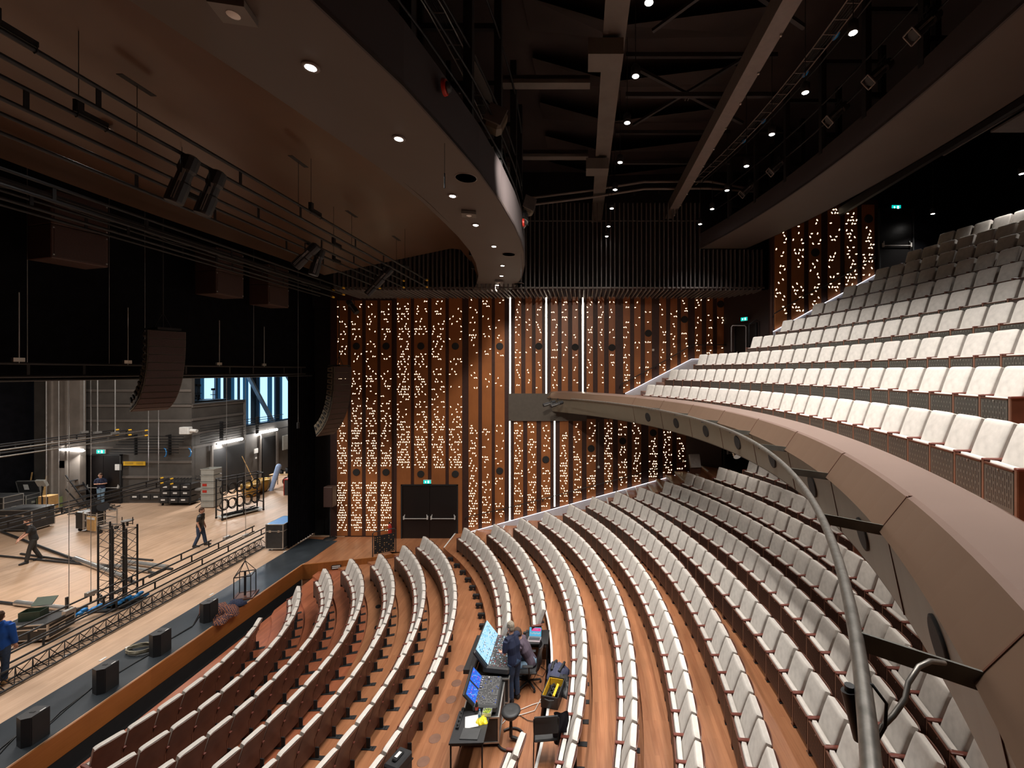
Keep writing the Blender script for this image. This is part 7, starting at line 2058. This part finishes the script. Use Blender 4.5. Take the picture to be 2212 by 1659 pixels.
for s in (-1, 1): mb.tube((s * .08, 0, .01), (s * .08, 0, .05), .04, 12)
mb.build('headband_and_cups', M['blackp'], t)
# things on the first raked platform
ZP = ROWS['R3']['z']
t = thing('backpack', (-.60, 10.2, ZP), 'dark blue grey backpack lying open on the step beside the white line', 'backpack', -.3)
heap('body', (0, 0, 0), .26, .32, .17, plain('slate_cloth', (.055, .06, .11), .85), t, 31, amp=.3)
for s in (-1, 1): mb = MB(); mb.path([(s * .10, .22, .13), (s * .12, .05, .18), (s * .09, -.14, .15)], .035, 6); mb.build('shoulder_strap', M['case'], t)
t = thing('dark_clothes', (-.38, 9.75, ZP), 'dark crumpled jacket between the backpack and the tool bin', 'clothes', .2)
heap('cloth', (0, 0, 0), .20, .36, .12, M['case'], t, 44, amp=.7)
t = thing('tool_bin', (-.64, 9.42, ZP), 'black rectangular tool bin lined with yellow, full of cables, on the step', 'tool bin', -.22)
mb = MB(); mb.box((0, 0, .015), (.36, .58, .03))
for s in (-1, 1): mb.box((s * .18, 0, .13), (.02, .60, .25)); mb.box((0, s * .30, .13), (.38, .02, .25))
mb.build('bin', M['blackp'], t); mb = MB(); mb.box((-.165, 0, .15), (.008, .54, .18)); mb.box((.05, -.05, .18), (.05, .36, .12), ry=.4); mb.box((0, .27, .15), (.3, .008, .18)); mb.build('yellow_lining', M['yellow'], t)
mb = MB(); rng = random.Random(14)
for k in range(10): mb.path([(rng.uniform(-.12, .12), rng.uniform(-.22, .24), .10 + rng.uniform(0, .10)) for j in range(5)], .014, 5)
mb.build('cables', M['steel'], t); mb = MB(); mb.path([(-.1, -.32, .2), (0, -.35, .2), (.1, -.32, .2)], .014, 6); mb.build('handle', M['case'], t)
t = thing('stacking_chair', (-.66, 7.78, ZP), 'black stacking chair with a dark jacket hung over its back', 'chair', .10)
mb = MB(); mb.mbox(Matrix.Translation((0, -.04, .80)) @ Matrix.Rotation(-.15, 4, 'X'), (.44, .03, .30), .012); mb.build('backrest', M['blackp'], t)
mb = MB(); mb.mbox(Matrix.Translation((0, .22, .46)), (.44, .42, .05), .02); mb.build('seat', M['case'], t)
mb = MB(); mb.path([(-.22, -.02, .66), (-.225, -.06, .93), (-.18, -.07, .965), (.18, -.07, .965), (.225, -.06, .93), (.22, -.02, .66)], .013, 8); mb.build('back_frame', M['steel'], t)
for sx in (-1, 1):
    mb = MB(); mb.path([(sx * .22, -.02, .66), (sx * .225, .02, .45), (sx * .235, -.06, 0)], .012, 6); mb.build('leg', M['steel'], t)
    mb = MB(); mb.path([(sx * .22, .40, .45), (sx * .235, .44, 0)], .012, 6); mb.build('leg', M['steel'], t)
t = thing('hung_jacket', (-.52, 7.75, ZP), 'dark jacket draped over the black stacking chair', 'jacket', .10)
mb = MB(); vs = []; n = 9
for j in range(8):
    for i in range(n):
        u_ = i / (n - 1); v_ = j / 7
        vs.append((.0 + .26 * u_ + .02 * math.sin(v_ * 7), .02 + .10 * v_ + .02 * math.sin(u_ * 9 + v_ * 4), .985 - .62 * v_ - .05 * math.sin(u_ * 5) * v_))
fs = [(j * n + i, j * n + i + 1, (j + 1) * n + i + 1, (j + 1) * n + i) for j in range(7) for i in range(n - 1)]
mb.add(vs, fs, True); mb.add([(v[0], v[1] + .02, v[2]) for v in vs], fs, True); mb.build('cloth', plain('dark_navy_cloth', (.018, .018, .030), .9), t)
# wheeled black case in the aisle
t = thing('wheeled_case', (-3.34, 7.72, 0), 'upright black wheeled case with grey handle and label behind the last flat row', 'case', -.35)
mb = MB(); mb.box((0, 0, .46), (.30, .42, .80), bev=.03); mb.build('shell', M['blackp'], t)
mb = MB(); mb.box((0, 0, .70), (.31, .43, .02)); mb.box((0, 0, .88), (.10, .22, .04), bev=.015); mb.build('seam_and_handle', M['steel'], t)
mb = MB(); mb.box((.0, .0, .905), (.06, .12, .004)); mb.build('white_label', M['white'], t)
mb = MB(); mb.box((-.153, -.0, .55), (.01, .36, .03)); mb.box((0, -.213, .55), (.26, .01, .03)); mb.build('blue_stripe', M['blue'], t)
for s in (-1, 1): mb = MB(); mb.tube((s * .13, .2, .05), (s * .17, .2, .05), .05, 10); mb.build('wheel', M['black'], t)
# floor cables at the desks
t = thing('white_floor_cable', (-1.7, 9.0, .01), 'white cables curling over the floor around the round stool', 'cable')
mb = MB(); B_ = Vector(t.location)
mb.path([gr(x, y, .02) - B_ for x, y in ((1180, 1513), (1150, 1522), (1126, 1532), (1100, 1540), (1075, 1537), (1066, 1540))], .009, 6)
mb.path([gr(x, y, .02) - B_ for x, y in ((1168, 1510), (1155, 1535), (1125, 1544), (1095, 1552), (1088, 1560), (1076, 1572), (1056, 1576))], .009, 6); mb.build('cable', M['wcable'], t)
t = thing('black_floor_cable', (-1.2, 9.4, .01), 'black cables loose on the floor under the laptop table and office chair', 'cable')
mb = MB(); B_ = Vector(t.location)
for pts in (((1148, 1430), (1160, 1452), (1150, 1470), (1165, 1488), (1175, 1500)), ((1155, 1455), (1172, 1462), (1180, 1448), (1168, 1440)), ((1060, 1556), (1085, 1543)), ((1122, 1545), (1140, 1556), (1155, 1559))):
    mb = MB(); mb.path([gr(x, y, .02) - B_ for x, y in pts], .007, 6); mb.build('cable', M['cable'], t)
